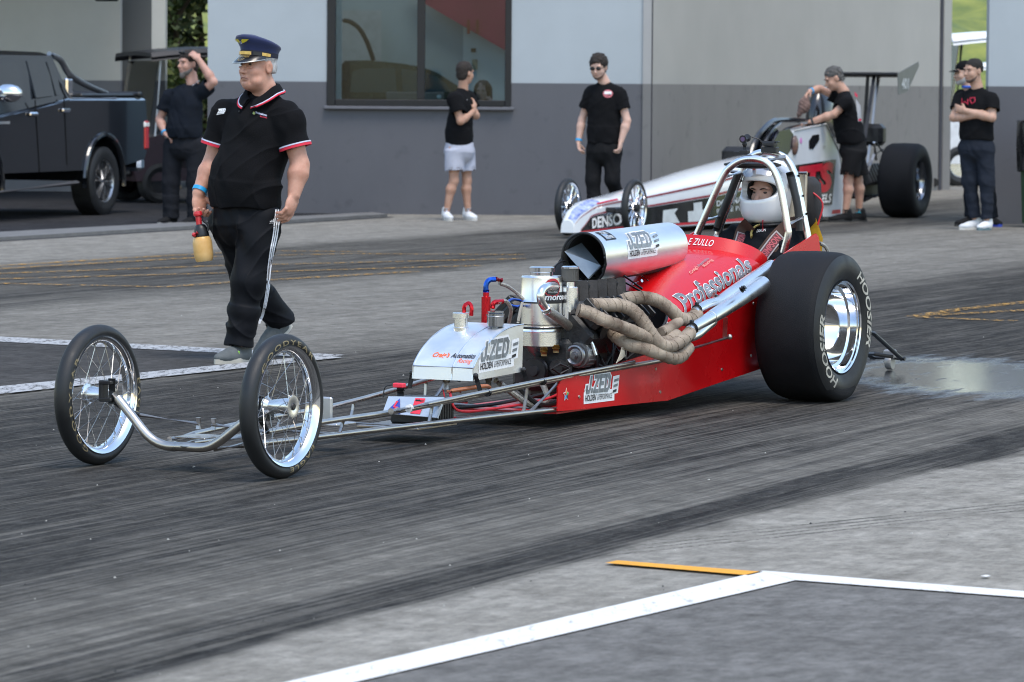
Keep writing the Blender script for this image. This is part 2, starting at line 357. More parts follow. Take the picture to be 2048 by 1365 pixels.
# ================================================================== SETTING
GT = rad(24.0)
def node_ground(m, base_a, base_b, kind):
    m.use_nodes = True; t = m.node_tree; n = t.nodes; l = t.links; b = n['Principled BSDF']
    def N(ty, **k):
        q = n.new('ShaderNode' + ty)
        for a, v in k.items(): setattr(q, a, v)
        return q
    def math_(op, a, c=None, clamp=False):
        q = N('Math', operation=op, use_clamp=clamp)
        for i, v in enumerate((a, c)):
            if v is None: continue
            if isinstance(v, (int, float)): q.inputs[i].default_value = v
            else: l.new(v, q.inputs[i])
        return q.outputs[0]
    geo = N('NewGeometry'); P = geo.outputs['Position']
    def noise(vec, scale, detail=5, rough=.6, sc=None):
        q = N('TexNoise'); q.inputs['Scale'].default_value = scale; q.inputs['Detail'].default_value = detail; q.inputs['Roughness'].default_value = rough
        if sc: mp = N('Mapping'); mp.inputs['Scale'].default_value = sc; l.new(vec, mp.inputs[0]); vec = mp.outputs[0]
        l.new(vec, q.inputs['Vector']); return q.outputs['Fac']
    def rng(v, a, c, lo=0., hi=1., smooth=True):
        q = N('MapRange'); q.interpolation_type = 'SMOOTHSTEP' if smooth else 'LINEAR'
        for i, x in enumerate((a, c, lo, hi)): q.inputs[i + 1].default_value = x
        l.new(v, q.inputs[0]); return q.outputs[0]
    def mixc(f, a, c):
        q = N('Mix', data_type='RGBA'); 
        for s_, v in (('A', a), ('B', c)):
            if isinstance(v, tuple): q.inputs[s_].default_value = (*v, 1)
            else: l.new(v, q.inputs[s_])
        l.new(f, q.inputs['Factor']); return q.outputs['Result']
    rot = N('Mapping'); rot.inputs['Rotation'].default_value = (0, 0, GT); l.new(P, rot.inputs[0]); L = rot.outputs[0]
    sx = N('SeparateXYZ'); l.new(L, sx.inputs[0]); q, p = sx.outputs[0], sx.outputs[1]
    big = noise(P, .35, 6); med = noise(P, 2.2, 6, .65); fine = noise(P, 60, 4, .7); grit = noise(P, 260, 2, .6)
    fleck = noise(L, 14, 6, .75, (1.0, .22, 1))
    col = mixc(rng(med, .3, .7), base_a, base_b)
    bst = noise(L, 1, 6, .7, (2.2, 4.5, 1)); bst2 = noise(L, 1, 5, .7, (5.5, 13, 1))
    col = mixc(rng(fleck, .38, .75, 0, .5), col, tuple(x * .5 for x in base_a))
    sp1 = noise(P, 24, 4, .65); sp2 = noise(P, 9, 5, .7)
    col = mixc(rng(sp1, .52, .72, 0, .5), col, tuple(x * .55 for x in base_a)); col = mixc(rng(sp1, .45, .25, 0, .3), col, tuple(min(1, x * 1.35) for x in base_b))
    if kind == 'main':
        st = noise(L, 1, 7, .72, (5.5, .22, 1)); st2 = noise(L, 1, 5, .6, (17, .35, 1)); st3 = noise(L, 1, 3, .5, (1.1, .10, 1))
        wob = math_('MULTIPLY', math_('SUBTRACT', noise(L, .5, 3), .5), .5); qq = math_('ADD', q, wob)
        rp = N('ValToRGB'); cr = rp.color_ramp; l.new(rng(qq, -20, 0, 0, 1, False), rp.inputs[0])
        stops = [(-20, .22), (-18.0, .26), (-17.2, .78), (-14.6, .80), (-13.9, .40), (-11.6, .34), (-10.6, .52), (-9.9, .88), (-8.2, .98), (-7.0, .94), (-6.3, .80), (-5.75, .60), (-5.5, .64), (-5.35, .97), (-5.16, .95), (-5.06, .12), (-4.0, .08), (-2, .04)]
        while len(cr.elements) < len(stops): cr.elements.new(.5)
        for e, (x, v) in zip(cr.elements, stops): e.position = (x + 20) / 20; e.color = (v, v, v, 1)
        lane = rp.outputs[0]
        stv = math_('ADD', math_('MULTIPLY', rng(st, .32, .68), .55), math_('MULTIPLY', rng(st2, .35, .65), .45))
        st4 = noise(L, 1, 4, .6, (42, .55, 1)); stv = math_('ADD', math_('ADD', stv, math_('MULTIPLY', math_('SUBTRACT', st3, .5), 1.2)), math_('MULTIPLY', math_('SUBTRACT', rng(st4, .42, .58), .5), .8))
        dk = math_('ADD', math_('MULTIPLY', lane, .86), math_('MULTIPLY', math_('MULTIPLY', lane, stv), .36), True)
        lo = math_('MULTIPLY', rng(st, .5, .74), .26)
        dk = math_('ADD', dk, lo, True)
        # second set of tread lines crossing the bay in front
        r2 = N('Mapping'); r2.inputs['Rotation'].default_value = (0, 0, rad(45)); l.new(P, r2.inputs[0]); s2 = N('SeparateXYZ'); l.new(r2.outputs[0], s2.inputs[0])
        d2 = math_('ABSOLUTE', math_('ADD', s2.outputs[0], 9.27))
        ln = rng(math_('SINE', math_('MULTIPLY', s2.outputs[0], 95)), -.2, .6)
        tm = math_('MULTIPLY', math_('MULTIPLY', rng(d2, .11, .14, 1, 0), ln), rng(math_('MULTIPLY', med, fine), .16, .34, .1, .75))
        dk = math_('MAXIMUM', dk, tm)
        dark = mixc(rng(st2, .3, .7), (.0108, .0102, .0098), (.032, .0305, .029))
        dark = mixc(rng(bst2, .55, .75, 0, .5), dark, (.085, .085, .085)); dark = mixc(rng(sp1, .5, .75, 0, .5), dark, (.085, .083, .08)); dark = mixc(rng(sp2, .42, .25, 0, .6), dark, (.008, .008, .0085))
        col = mixc(math_('MULTIPLY', dk, rng(fleck, .35, .8, 1, .80)), col, dark)
        # wet patch behind the slick
        wc = G(1925, 752); vd = N('Vector Math'.replace(' ', ''), operation='SUBTRACT'); l.new(P, vd.inputs[0]); vd.inputs[1].default_value = wc
        vs = N('VectorMath', operation='MULTIPLY'); l.new(vd.outputs[0], vs.inputs[0]); vs.inputs[1].default_value = (1 / .72, 1 / 1.6, 0)
        vl = N('VectorMath', operation='LENGTH'); l.new(vs.outputs[0], vl.inputs[0])
        wet = rng(math_('ADD', vl.outputs['Value'], math_('MULTIPLY', math_('SUBTRACT', noise(L, 1, 6, .7, (7, 1.6, 1)), .5), 1.5)), .55, 1.15, 1, 0)
        wet = math_('MULTIPLY', wet, rng(noise(L, 1, 5, .7, (16, 3, 1)), .28, .42, .25, 1))
        # small splashes
        spl = math_('MULTIPLY', rng(noise(L, 3.5, 4, .6), .69, .72), rng(lane, .5, .9)); 
        col = mixc(math_('MULTIPLY', wet, .75), col, (.018, .018, .02))
        ro = math_('SUBTRACT', rng(fine, .3, .7, .66, .92, False), math_('MULTIPLY', dk, .16)); rm0 = N('Mix', data_type='FLOAT'); l.new(wet, rm0.inputs[0]); l.new(ro, rm0.inputs[2]); rm0.inputs[3].default_value = .085; ro = rm0.outputs[0]
        l.new(ro, b.inputs['Roughness'])
    else:
        b.inputs['Roughness'].default_value = .8
    mot = noise(P, 7, 9, .82); mot2 = noise(L, 1, 8, .8, (13, 7, 1))
    hsv = N('HueSaturation'); l.new(col, hsv.inputs['Color']); l.new(math_('ADD', rng(mot, .3, .7, -.32, .30, False), rng(mot2, .3, .7, .72, 1.30, False)), hsv.inputs['Value']); col = hsv.outputs[0]
    col = mixc(rng(grit, .5, .8, 0, .35), col, tuple(x * .4 for x in base_a))
    l.new(col, b.inputs['Base Color']); b.inputs['Specular IOR Level'].default_value = .35
    if kind == 'main': l.new(rng(wet, 0, 1, .015, 1.0), b.inputs['Specular IOR Level'])
    else: b.inputs['Specular IOR Level'].default_value = .02
    h = math_('ADD', math_('MULTIPLY', fine, .6), math_('ADD', math_('MULTIPLY', grit, .4), math_('MULTIPLY', sp1, .8)))
    if kind == 'main': h = math_('MULTIPLY', h, rng(wet, 0, 1, 1, .10))
    bp = N('Bump'); bp.inputs['Strength'].default_value = .6; bp.inputs['Distance'].default_value = .008; l.new(h, bp.inputs['Height']); l.new(bp.outputs[0], b.inputs['Normal'])
    return m
gm = node_ground(bpy.data.materials.new('concrete_apron'), (.255, .238, .206), (.345, .324, .283), 'main')
am = node_ground(bpy.data.materials.new('smooth_asphalt'), (.142, .136, .127), (.182, .175, .164), 'patch'); am2 = node_ground(bpy.data.materials.new('old_asphalt'), (.056, .054, .052), (.081, .078, .075), 'patch')
dm = node_ground(bpy.data.materials.new('dark_asphalt'), (.03, .03, .032), (.045, .045, .048), 'patch')
def sheet(name, pts, mat, z, label=None, parent=None):
    b = MB(); b.add([(p[0], p[1], z) for p in pts], [tuple(range(len(pts)))]); o = b.build(name, mat, parent, angle=0); 
    if o.data.polygons[0].normal.z < 0: o.data.flip_normals()
    o['kind'] = 'structure'; return o
b = MB(); nx, ny = 30, 30
b.loft([[(-160 + 320 * i / nx, -30 + 330 * j / ny, 0) for i in range(nx + 1)] for j in range(ny + 1)]); g = b.build('ground', gm, angle=0); g['kind'] = 'structure'
def ext(a, c, t): return a + (c - a) * t
def paint(name, col, wear):
    m = M(name, col, .75, 0, .08, 20, .15, 200); n = m.node_tree.nodes; l = m.node_tree.links
    q = n.new('ShaderNodeTexNoise'); q.inputs['Scale'].default_value = 9; q.inputs['Detail'].default_value = 8; q.inputs['Roughness'].default_value = .75
    mp = n.new('ShaderNodeMapping'); mp.inputs['Rotation'].default_value = (0, 0, GT); mp.inputs['Scale'].default_value = (2.5, .5, 1)
    ge = n.new('ShaderNodeNewGeometry'); l.new(ge.outputs['Position'], mp.inputs[0]); l.new(mp.outputs[0], q.inputs['Vector'])
    r = n.new('ShaderNodeMapRange'); r.inputs[1].default_value = wear - .1; r.inputs[2].default_value = wear + .1; l.new(q.outputs['Fac'], r.inputs[0])
    l.new(r.outputs[0], n['Principled BSDF'].inputs['Alpha']); return m
white_p = paint('white_line_paint', (.68, .665, .63), .33); white_old = paint('old_white_paint', (.37, .37, .37), .43); yel_p = paint('yellow_line_paint', (.72, .32, .02), .27); yel_old = paint('worn_yellow_paint', (.40, .21, .03), .53)
# bay in front, lower right
a0, a1 = G(595, 1365), G(1525, 1147); b0, b1 = G(735, 1365), G(1590, 1166); c1, d1 = G(2048, 1188), G(2048, 1201)
sheet('asphalt_bay', [ext(b1, b0, 1.5), b1, ext(b1, d1, 2.2), ext(b1, d1, 2.2) + Vector((1.2, -6, 0))], am, .004)
sheet('white_line', [ext(a1, a0, 1.5), a1, b1, ext(b1, b0, 1.5)], white_p, .008)
sheet('white_line', [a1, ext(a1, c1, 2.2), ext(b1, d1, 2.2), b1], white_p, .0085)
sheet('yellow_line', [G(1210, 1131), G(1235, 1126), G(1526, 1149), G(1497, 1156)], yel_p, .008)
sheet('paint_mark', [G(1961, 1157), G(1972, 1155), G(1982, 1157), G(1972, 1159)], white_p, .008)
# wedge on the left
sheet('asphalt_wedge', [G(-300, 668), G(625, 716), G(-300, 812)], am2, .004)
sheet('white_line', [G(-300, 660), G(690, 713), G(640, 719), G(-300, 671)], white_old, .008)
sheet('white_line', [G(-300, 805), G(628, 715), G(690, 717.5), G(-300, 824)], white_old, .0085)
def strip(name, px, w, mat, z=.006):
    p = [G(*q) for q in px]; b = MB(); rows = []
    for i, c in enumerate(p):
        d = (p[min(i + 1, len(p) - 1)] - p[max(i - 1, 0)]).normalized(); s_ = Vector((-d.y, d.x, 0)) * w / 2
        rows.append([(c.x + s_.x, c.y + s_.y, z), (c.x - s_.x, c.y - s_.y, z)])
    b.loft(rows); o = b.build(name, mat, None, angle=0); o['kind'] = 'structure'
    if o.data.polygons[0].normal.z < 0: o.data.flip_normals()
for i, px in enumerate(([(-200, 545), (0, 533), (244, 518), (425, 508), (547, 503), (732, 505)], [(-200, 551), (0, 539), (425, 515), (700, 509), (1050, 511)], [(-200, 560), (0, 549), (440, 533), (1050, 519)],
           [(-200, 566), (0, 560), (480, 547), (960, 533)], [(0, 569), (332, 576), (454, 567), (830, 545)], [(1829, 636), (1920, 621), (2200, 590)], [(1871, 633), (2048, 623), (2200, 618)], [(1832, 637), (1930, 641), (2029, 645)])):
    strip('yellow_line', px, .13, yel_old, .006 + .0006 * i)
# kerb of the car bays and the dark bay surface
ka, kb, kc, kd = G(-400, 493), G(745, 430.5), G(775, 434.5), G(-400, 507)
sheet('bay_surface', [Vector((-45, ka.y, 0)), ka, kb, Vector((kb.x, 75, 0)), Vector((-45, 75, 0))], dm, .005)
km = M('kerb_concrete', (.14, .136, .13), .85, 0, .2, 6, .3, 80)
b = MB(); z1 = .035; p = [ka, kb, kc, kd]; b.add([(q.x, q.y, 0) for q in p] + [(q.x, q.y, z1) for q in p], [(4, 5, 6, 7), (0, 1, 5, 4), (1, 2, 6, 5), (2, 3, 7, 6), (3, 0, 4, 7)]); o = b.build('kerb', km, None, 0); o['kind'] = 'structure'
sheet('drain_slot', [kd + Vector((0, -.0, 0)), kc, kc + Vector((.1, -.12, 0)), kd + Vector((0, -.22, 0))], M('slot_dark', (.035, .035, .035), .9), .004)
# ------------------------------------------------------------------ building
ZB = AY(1100, 167, 48.2).z
def wallpaint(name, up, dn):
    m = M(name, up, .7, 0, .06, 1.1, .12, 90, rvar=.05); t = m.node_tree; n = t.nodes; l = t.links; bs = n['Principled BSDF']
    src = bs.inputs['Base Color'].links[0].from_socket
    ge = n.new('ShaderNodeNewGeometry'); sx = n.new('ShaderNodeSeparateXYZ'); l.new(ge.outputs['Position'], sx.inputs[0])
    no = n.new('ShaderNodeTexNoise'); no.inputs['Scale'].default_value = 1.6; no.inputs['Detail'].default_value = 7; no.inputs['Roughness'].default_value = .65
    mp = n.new('ShaderNodeMapping'); mp.inputs['Scale'].default_value = (1.4, 1.4, .5); l.new(ge.outputs['Position'], mp.inputs[0]); l.new(mp.outputs[0], no.inputs['Vector'])
    m2 = n.new('ShaderNodeMix'); m2.data_type = 'RGBA'; d = lin(dn); m2.inputs['A'].default_value = tuple(x * .84 for x in d[:3]) + (1,); m2.inputs['B'].default_value = tuple(x * 1.12 for x in d[:3]) + (1,); l.new(no.outputs['Fac'], m2.inputs['Factor'])
    # scuffs near the floor
    sp = n.new('ShaderNodeTexNoise'); sp.inputs['Scale'].default_value = 5; sp.inputs['Detail'].default_value = 4; l.new(ge.outputs['Position'], sp.inputs['Vector'])
    r = n.new('ShaderNodeMapRange'); r.inputs[1].default_value = .60; r.inputs[2].default_value = .78; r.inputs[4].default_value = .6; l.new(sp.outputs['Fac'], r.inputs[0])
    m3 = n.new('ShaderNodeMix'); m3.data_type = 'RGBA'; m3.inputs['B'].default_value = tuple(x * .5 for x in d[:3]) + (1,); l.new(m2.outputs['Result'], m3.inputs['A']); l.new(r.outputs[0], m3.inputs['Factor'])
    gt = n.new('ShaderNodeMapRange'); gt.inputs[1].default_value = ZB - .006; gt.inputs[2].default_value = ZB + .006; l.new(sx.outputs[2], gt.inputs[0])
    m4 = n.new('ShaderNodeMix'); m4.data_type = 'RGBA'; l.new(gt.outputs[0], m4.inputs['Factor']); l.new(m3.outputs['Result'], m4.inputs['A']); l.new(src, m4.inputs['B'])
    l.new(m4.outputs['Result'], bs.inputs['Base Color']); return m
wp = wallpaint('wall_paint_blue_grey', (.365, .40, .425), (.098, .098, .109)); wp2 = wallpaint('wall_paint_bounce_lit', (.385, .365, .33), (.195, .18, .167)); wp3 = wallpaint('wall_paint_bay_lightened', (.55, .53, .48), (.15, .15, .16))  # copies of one paint: the warm one has bounce light in its colour
YW = 48.2
B = thing('building', 'grey two-tone painted trackside building with a black framed window', 'building', (0, YW, 0))
def px2X(x, Y): return AY(x, 300, Y).x
xl, xr = px2X(415, YW), px2X(1284, YW); wl, wr = AY(654, 100, YW).x, AY(1023, 100, YW).x; wbz, wtz = AY(840, 213, YW).z, 2.95
def bxp(name, x0, x1, y0, y1, z0, z1, mat, parent, bev=.0):       # world box under the building
    b = MB(); b.box(((x0 + x1) / 2, (y0 + y1) / 2 - YW, (z0 + z1) / 2), (x1 - x0, y1 - y0, z1 - z0), b=bev); return b.build(name, mat, parent)
HW = 9.0
b = MB()
for x0, x1, z0, z1 in ((xl, wl, 0, HW), (wr, xr, 0, HW), (wl, wr, 0, wbz), (wl, wr, wtz, HW)):
    b.box(((x0 + x1) / 2, .15, (z0 + z1) / 2), (x1 - x0, .3, z1 - z0))
b.build('wall', wp, B)
bxp('pier', xr, px2X(1301, YW), YW - .03, YW + .5, 0, HW, wallpaint('wall_paint_pier', (.34, .335, .33), (.16, .155, .15)), B)
bxp('wall_trim', px2X(1301, YW), px2X(1304, YW), YW + .02, YW + .4, 0, HW, M('seam_dark', (.04, .04, .05), .8), B)
alu = M('black_window_frame', (.012, .012, .015), .35, .3)
fw = MB(); F = .115
for x0, x1, z0, z1 in ((wl, wl + .098, wbz, wtz), (wr - .075, wr, wbz, wtz), (wl + .098, wr - .075, wbz, wbz + .075), (wl + .098, wr - .075, wtz - .08, wtz)):
    fw.box(((x0 + x1) / 2, .06, (z0 + z1) / 2), (x1 - x0, .16, z1 - z0), b=.006)
win = fw.build('window', alu, B)
mx_ = px2X(841, YW); b = MB(); b.box((mx_, .06, (wbz + wtz) / 2), (.09, .14, wtz - wbz - .16), b=.005); b.build('mullion', alu, win)
b = MB(); b.box(((wl + wr) / 2, .03, wbz - .02), (wr - wl + .06, .2, .035), b=.005); b.build('sill', M('sill_grey', (.12, .12, .135), .6), win)
gm_ = glass('window_glass', (.66, .74, .76), .0, .02, 1.3)
for x0, x1 in ((wl + .098, mx_ - .045), (mx_ + .045, wr - .075)):
    b = MB(); b.box(((x0 + x1) / 2, .07, (wbz + wtz) / 2), (x1 - x0, .008, wtz - wbz - .15)); b.build('pane', gm_, win)
# room behind the glass
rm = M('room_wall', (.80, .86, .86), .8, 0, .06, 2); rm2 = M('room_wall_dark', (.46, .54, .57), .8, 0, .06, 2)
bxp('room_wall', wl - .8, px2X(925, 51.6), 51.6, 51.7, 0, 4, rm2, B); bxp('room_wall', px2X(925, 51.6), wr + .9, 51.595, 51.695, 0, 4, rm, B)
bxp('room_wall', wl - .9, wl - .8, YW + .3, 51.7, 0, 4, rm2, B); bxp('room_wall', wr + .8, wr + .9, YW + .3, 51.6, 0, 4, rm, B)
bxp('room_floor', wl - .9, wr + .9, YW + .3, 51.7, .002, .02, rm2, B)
def quadpx(name, px, Y, mat, parent=B, t=.012):
    p = [AY(x, y, Y) for x, y in px]; b = MB(); n = len(p); b.add([(q.x, q.y - YW, q.z) for q in p] + [(q.x, q.y - YW + t, q.z) for q in p], [tuple(range(n)), tuple(range(n, 2 * n))[::-1]] + [(i, (i + 1) % n, n + (i + 1) % n, n + i) for i in range(n)]); return b.build(name, mat, parent, 0)
quadpx('wall_panel', [(683, 21), (763, 21), (763, 190), (683, 190)], 51.5, M('panel_white', (.55, .57, .58), .7))
quadpx('red_panel', [(820, -40), (1035, -40), (1035, 116), (850, 8)], 51.45, M('panel_red', (.42, .05, .11), .6, 0, .1, 3), t=.02)  # slanted red panel set behind the glass
quadpx('notice', [(942, 97), (952, 97), (952, 105), (942, 105)], 51.57, M('notice_black', (.03, .03, .03), .6)); quadpx('notice', [(945, 119), (955, 119), (955, 140), (945, 140)], 51.57, M('notice_tan', (.42, .40, .28), .6))
for x0, x1 in ((934, 940), (952, 958)): quadpx('notice', [(x0, 40), (x1, 40), (x1, 68), (x0, 68)], 51.42, M('notice_red', (.30, .05, .04), .6))
b = MB(); p = [AY(x, y, 50.6) for x, y in ((684, 41), (700, 44), (718, 57), (732, 80), (741, 103), (747, 122))]; b.tube([(q.x, q.y - YW, q.z) for q in p], .028, 8, sub=5); b.build('arched_hose', M('hose_black', (.015, .018, .02), .5), B)
b = MB(); p = [AY(678, y, 48.9) for y in (-60, 203)]; b.box(((p[0].x + p[1].x) / 2, .7, (p[0].z + p[1].z) / 2), (.065, .05, p[0].z - p[1].z), b=.004); b.build('window_post', M('post_pale', (.62, .68, .72), .5), B)
# dark car shape added behind the glass for the outline in the window
car = thing('car', 'dark car shape with blue windows set behind the building window', 'car', (0, 50.2, 0))
prof = [(672, 205), (674, 140), (690, 122), (735, 121), (800, 127), (842, 134), (875, 146), (900, 163), (925, 178), (960, 190), (990, 205)]
p = [AY(x, y, 50.2) for x, y in prof]; b = MB(); b.prism([(q.x, q.z) for q in p] + [(p[-1].x, .3), (p[0].x, .3)], lambda a, c, d: (a, d, c), 0, .9); b.build('body', M('car_dark', (.008, .02, .026), .25, .2, coat=.6), car)
cg = M('car_tint_blue', (.012, .06, .10), .08, 0, coat=.5)
for poly in ([(700, 185), (704, 145), (722, 137), (790, 137), (793, 186)], [(806, 186), (803, 138), (838, 143), (870, 153), (893, 168), (903, 184)]):
    q = [AY(x, y, 50.19) for x, y in poly]; b = MB(); b.prism([(v.x, v.z) for v in q], lambda a, c, d: (a, d, c), -.015, .01); b.build('window', cg, car)
q = AY(878, 194, 50.15); b = MB(); b.sphere((q.x, -.04, q.z), (.03, .02, .025)); b.build('headlight', M('lamp_glass', (.8, .85, .8), .1), car)
q = AY(830, 196, 50.15); b = MB(); b.box((q.x, -.03, q.z), (.7, .03, .14), b=.01); b.build('wing_panel', M('car_tan', (.26, .22, .19), .4), car)
b = MB(); b.tube([(AY(672, 205, 50.2).x + .3, .4, .33), (AY(672, 205, 50.2).x + .3, .7, .33)], .33, 20); b.build('wheel', M('rubber_plain', (.02, .02, .02), .8), car); b = MB(); b.tube([(AY(960, 205, 50.2).x - .1, .4, .33), (AY(960, 205, 50.2).x - .1, .7, .33)], .33, 20); b.build('wheel', MATS['rubber_plain'], car)
# passage wall, end post, right-hand block
pa, pb = Vector((px2X(1304, YW), YW + .06, 0)), G(1878, 381)
def slab(name, a, c, th, z1, mat, parent, z0=0.):
    d = (c - a).normalized(); n = Vector((-d.y, d.x, 0)); b = MB(); q = [a, c, c + n * th, a + n * th]; b.prism([(v.x, v.y) for v in q], lambda x, y, z: (x, y - YW, z), z0, z1); return b.build(name, mat, parent, 0)
slab('passage_wall', pa, pb, .3, HW, wp2, B)
dd = (pb - pa).normalized()
slab('gate_seam', pb - dd * .02 + Vector((0, -.05, 0)), pb + dd * .16 + Vector((0, -.05, 0)), .2, HW, MATS['seam_dark'], B)
slab('end_post', pb + dd * .16 + Vector((0, -.09, 0)), pb + dd * .62 + Vector((0, -.09, 0)), .4, HW, wp2, B)
b = MB(); b.tube([pb + Vector((-.1, -YW - .3, .12)), pb + Vector((-.1, -YW + .1, .12))], .065, 12); b.build('gate_wheel', M('rubber_plain'), B)
YR = G(2000, 449).y
RB = thing('building', 'plain two-tone grey wall block at the right edge beside the gap', 'building', (px2X(1975, YR) + 4, YR, 0))
b = MB(); b.box((0, .13, HW / 2), (8, .26, HW)); b.build('wall', wp, RB)
# left-hand bay: back wall, column, unseen slab added for shade
LB = thing('building', 'open car bay with grey back wall and square column on the left', 'building', (-7, 57, 0))
def bxl(name, x0, x1, y0, y1, z0, z1, mat):
    b = MB(); b.box(((x0 + x1) / 2 + 7, (y0 + y1) / 2 - 57, (z0 + z1) / 2), (x1 - x0, y1 - y0, z1 - z0)); return b.build(name, mat, LB)
bxl('back_wall', -22, px2X(240, 57), 57, 57.3, 0, 5.2, wp3)  # bay paint lightened to offset light blocked from overhead
cx0, cx1 = px2X(303, 53), px2X(330, 53); bxl('column', cx0, cx1, 53, 53.3, 0, 5.2, wp3); bxl('recess_wall', px2X(225, 57.6), px2X(306, 57.6), 57.6, 57.8, 0, 5.2, wallpaint('wall_paint_recess_shaded', (.16, .165, .165), (.09, .09, .10)))  # recess shade put into a darker copy of the wall paint
bxl('added_canopy', -22, cx1, 51.0, 63.3, 5.2, 5.5, M('added_soffit', (.30, .30, .30), .8))  # out-of-view slab added to shade the bay
b = MB(); q = AY(213, -3, 54.5); b.box((q.x + 7, 54.5 - 57, q.z + .03), (.32, .2, .14), b=.03); b.build('wall_lamp', M('lamp_dark', (.05, .05, .05), .5), LB)
# ------------------------------------------------------------------ hill and trees
hm = M('hill_grass', (.07, .11, .02), .9, 0, .3, 1.1, .6, 3, col2=(.26, .27, .05))
b = MB(); rows = []
for j in range(40):
    y = 78 + 1.6 * j; r = []
    for i in range(90):
        x = -60 + 1.6 * i; t = max(0, (y - 80) / 26); z = 4.1 * min(1, t) ** .9 * (1 if t < 1 else 1) - .25
        z += .25 * math.sin(x * .7 + y * .4) + .18 * math.sin(x * 1.7 - y * 1.1); r.append((x, y, z if j else -.4))
    rows.append(r)
b.loft(rows); o = b.build('hill', hm, None, 60); o['kind'] = 'structure'
def leaves(n, c, r, size, rnd, mats=1, hollow=.0):
    b = MB()
    for i in range(n):
        while True:
            q = Vector((rnd.uniform(-1, 1), rnd.uniform(-1, 1), rnd.uniform(-1, 1)))
            if hollow <= q.length <= 1: break
        q = Vector((q.x * r[0], q.y * r[1], q.z * r[2])) + Vector(c); s_ = size * rnd.uniform(.6, 1.3)
        d = Vector((rnd.gauss(0, 1), rnd.gauss(0, 1), rnd.gauss(0, .6))).normalized(); x, y, _ = basis(Vector((rnd.gauss(0, .6), rnd.gauss(0, .6), 1)))
        e = x.cross(d).normalized() if x.cross(d).length > .1 else y
        b.add([q - d * s_, q + e * s_ * .45, q + d * s_, q - e * s_ * .45], [(0, 1, 2, 3)], rnd.randrange(mats))
    return b
lm = [M('leaf_dark', (.025, .05, .012), .5, 0, .3, 3), M('leaf_mid', (.06, .10, .02), .5, 0, .3, 3), M('leaf_light', (.13, .16, .045), .5, 0, .3, 3)]
rnd = random.Random(3)
def tree(x, y, h, r, n, label, size=.07):
    t = thing('tree', label, 'tree', (x, y, 0)); b = MB(); b.tube([(0, 0, 0), (.05, 0, h * .35), (-.03, .05, h * .7)], [.09, .07, .03], 8, sub=3)
    for k in range(7): a = k * .9; b.tube([(.02, 0, h * (.2 + .08 * k)), (math.cos(a) * r * .7, math.sin(a) * r * .5, h * (.35 + .08 * k))], [.035, .01], 6)
    b.build('trunk', M('bark', (.10, .075, .05), .9, 0, .3, 10, .5, 30), t)
    c = MB()
    for k in range(26):
        q = (rnd.uniform(-.8, .8) * r, rnd.uniform(-.6, .6) * r, h * rnd.uniform(.22, 1.0)); l_ = leaves(n // 26, q, (r * .42, r * .42, h * .12), size, rnd, 3); c.add(l_.v, l_.f); c.m[-len(l_.m):] = l_.m
    c.build('crown', lm, t, 0, fix=False)
tree(px2X(352, 59), 59, 3.6, 1.0, 5200, 'dense green leafy tree left of centre between column and wall')
tree(px2X(400, 60.5), 60.5, 3.9, 1.0, 5200, 'dense green leafy tree right against the pale wall corner')
# ================================================================== RED FRONT-ENGINED DRAGSTER
TH = rad(28.0); UU = Vector((-math.sin(TH), -math.cos(TH), 0)); VV = Vector((math.cos(TH), -math.sin(TH), 0))
O1 = (G(562, 957) + G(190, 931)) / 2
D = thing('dragster', 'red front-engined dragster with wire front wheels and silver injector scoop', 'dragster', O1, math.atan2(UU.y, UU.x))
def LC(x, y, v):                     # photo pixel -> point of the car's lengthwise plane v (u forward, v near side, w up)
    P = PL(x, y, O1 + VV * v, VV) - O1; return Vector((P.dot(UU), v, P.z))
def LU(x, y, u):                     # photo pixel -> point of the car's cross plane u
    P = PL(x, y, O1 + UU * u, UU) - O1; return Vector((u, P.dot(VV), P.z))
chrom = M('chrome_tube', (.86, .85, .83), .27, 1., .04, 9, rvar=.12); satin = M('satin_steel', (.50, .46, .42), .30, 1., .12, 10, rvar=.2); alum = M('brushed_aluminium', (.80, .80, .80), .24, 1., .05, 5, .03, 140, rvar=.2)
tankm = M('tank_alloy', (.90, .90, .90), .40, 1., .04, 5, .03, 140, rvar=.15); scoopm = M('scoop_alloy', (.84, .84, .84), .33, 1., .05, 5, .02, 140, rvar=.15)
polish = M('polished_alloy', (.82, .83, .85), .07, 1., .04, 6); blackm = M('black_metal', (.018, .018, .02), .4, .2, .3, 20); rub = M('tyre_rubber', (.010, .0105, .0115), .5, 0, .25, 7, .12, 220, rvar=.2)
slickm = M('slick_tread', (.008, .0085, .010), .7, 0, .3, 5, .22, 190, spec=.2, col2=(.016, .016, .018)); redp = M('red_paint', (.56, .0035, .006), .22, 0, .06, 3, coat=.45, rvar=.3, spec=.4); redd = M('red_satin', (.46, .004, .008), .35, 0, .08, 3, coat=.2)
castm = M('cast_dark', (.035, .035, .036), .45, .5, .4, 18, .3, 60); wrapm = None
blk = M('black_plastic', (.012, .012, .013), .45); whit = M('white_vinyl', (.80, .80, .80), .4, 0, .04); silv = M('silver_vinyl', (.20, .22, .235), .35, .2, .45, 22); inkm = M('black_ink', (.015, .015, .018), .5); redan = M('red_anodised', (.60, .02, .03), .2, .8); bluan = M('blue_anodised', (.02, .10, .50), .2, .8)
oran = M('orange_print', (.80, .13, .02), .5); braid = M('braided_hose', (.36, .34, .30), .38, .7, .4, 120, .5, 300); creaml = M('cream_lettering', (.14, .135, .12), .75, 0, .2, 22, col2=(.66, .63, .53)); goldl = M('faded_gold_lettering', (.24, .19, .10), .6, 0, .3, 40)
def part(name, mb, mat, parent=None, angle=35, fix=True): return mb.build(name, mat, parent or D, angle, fix)
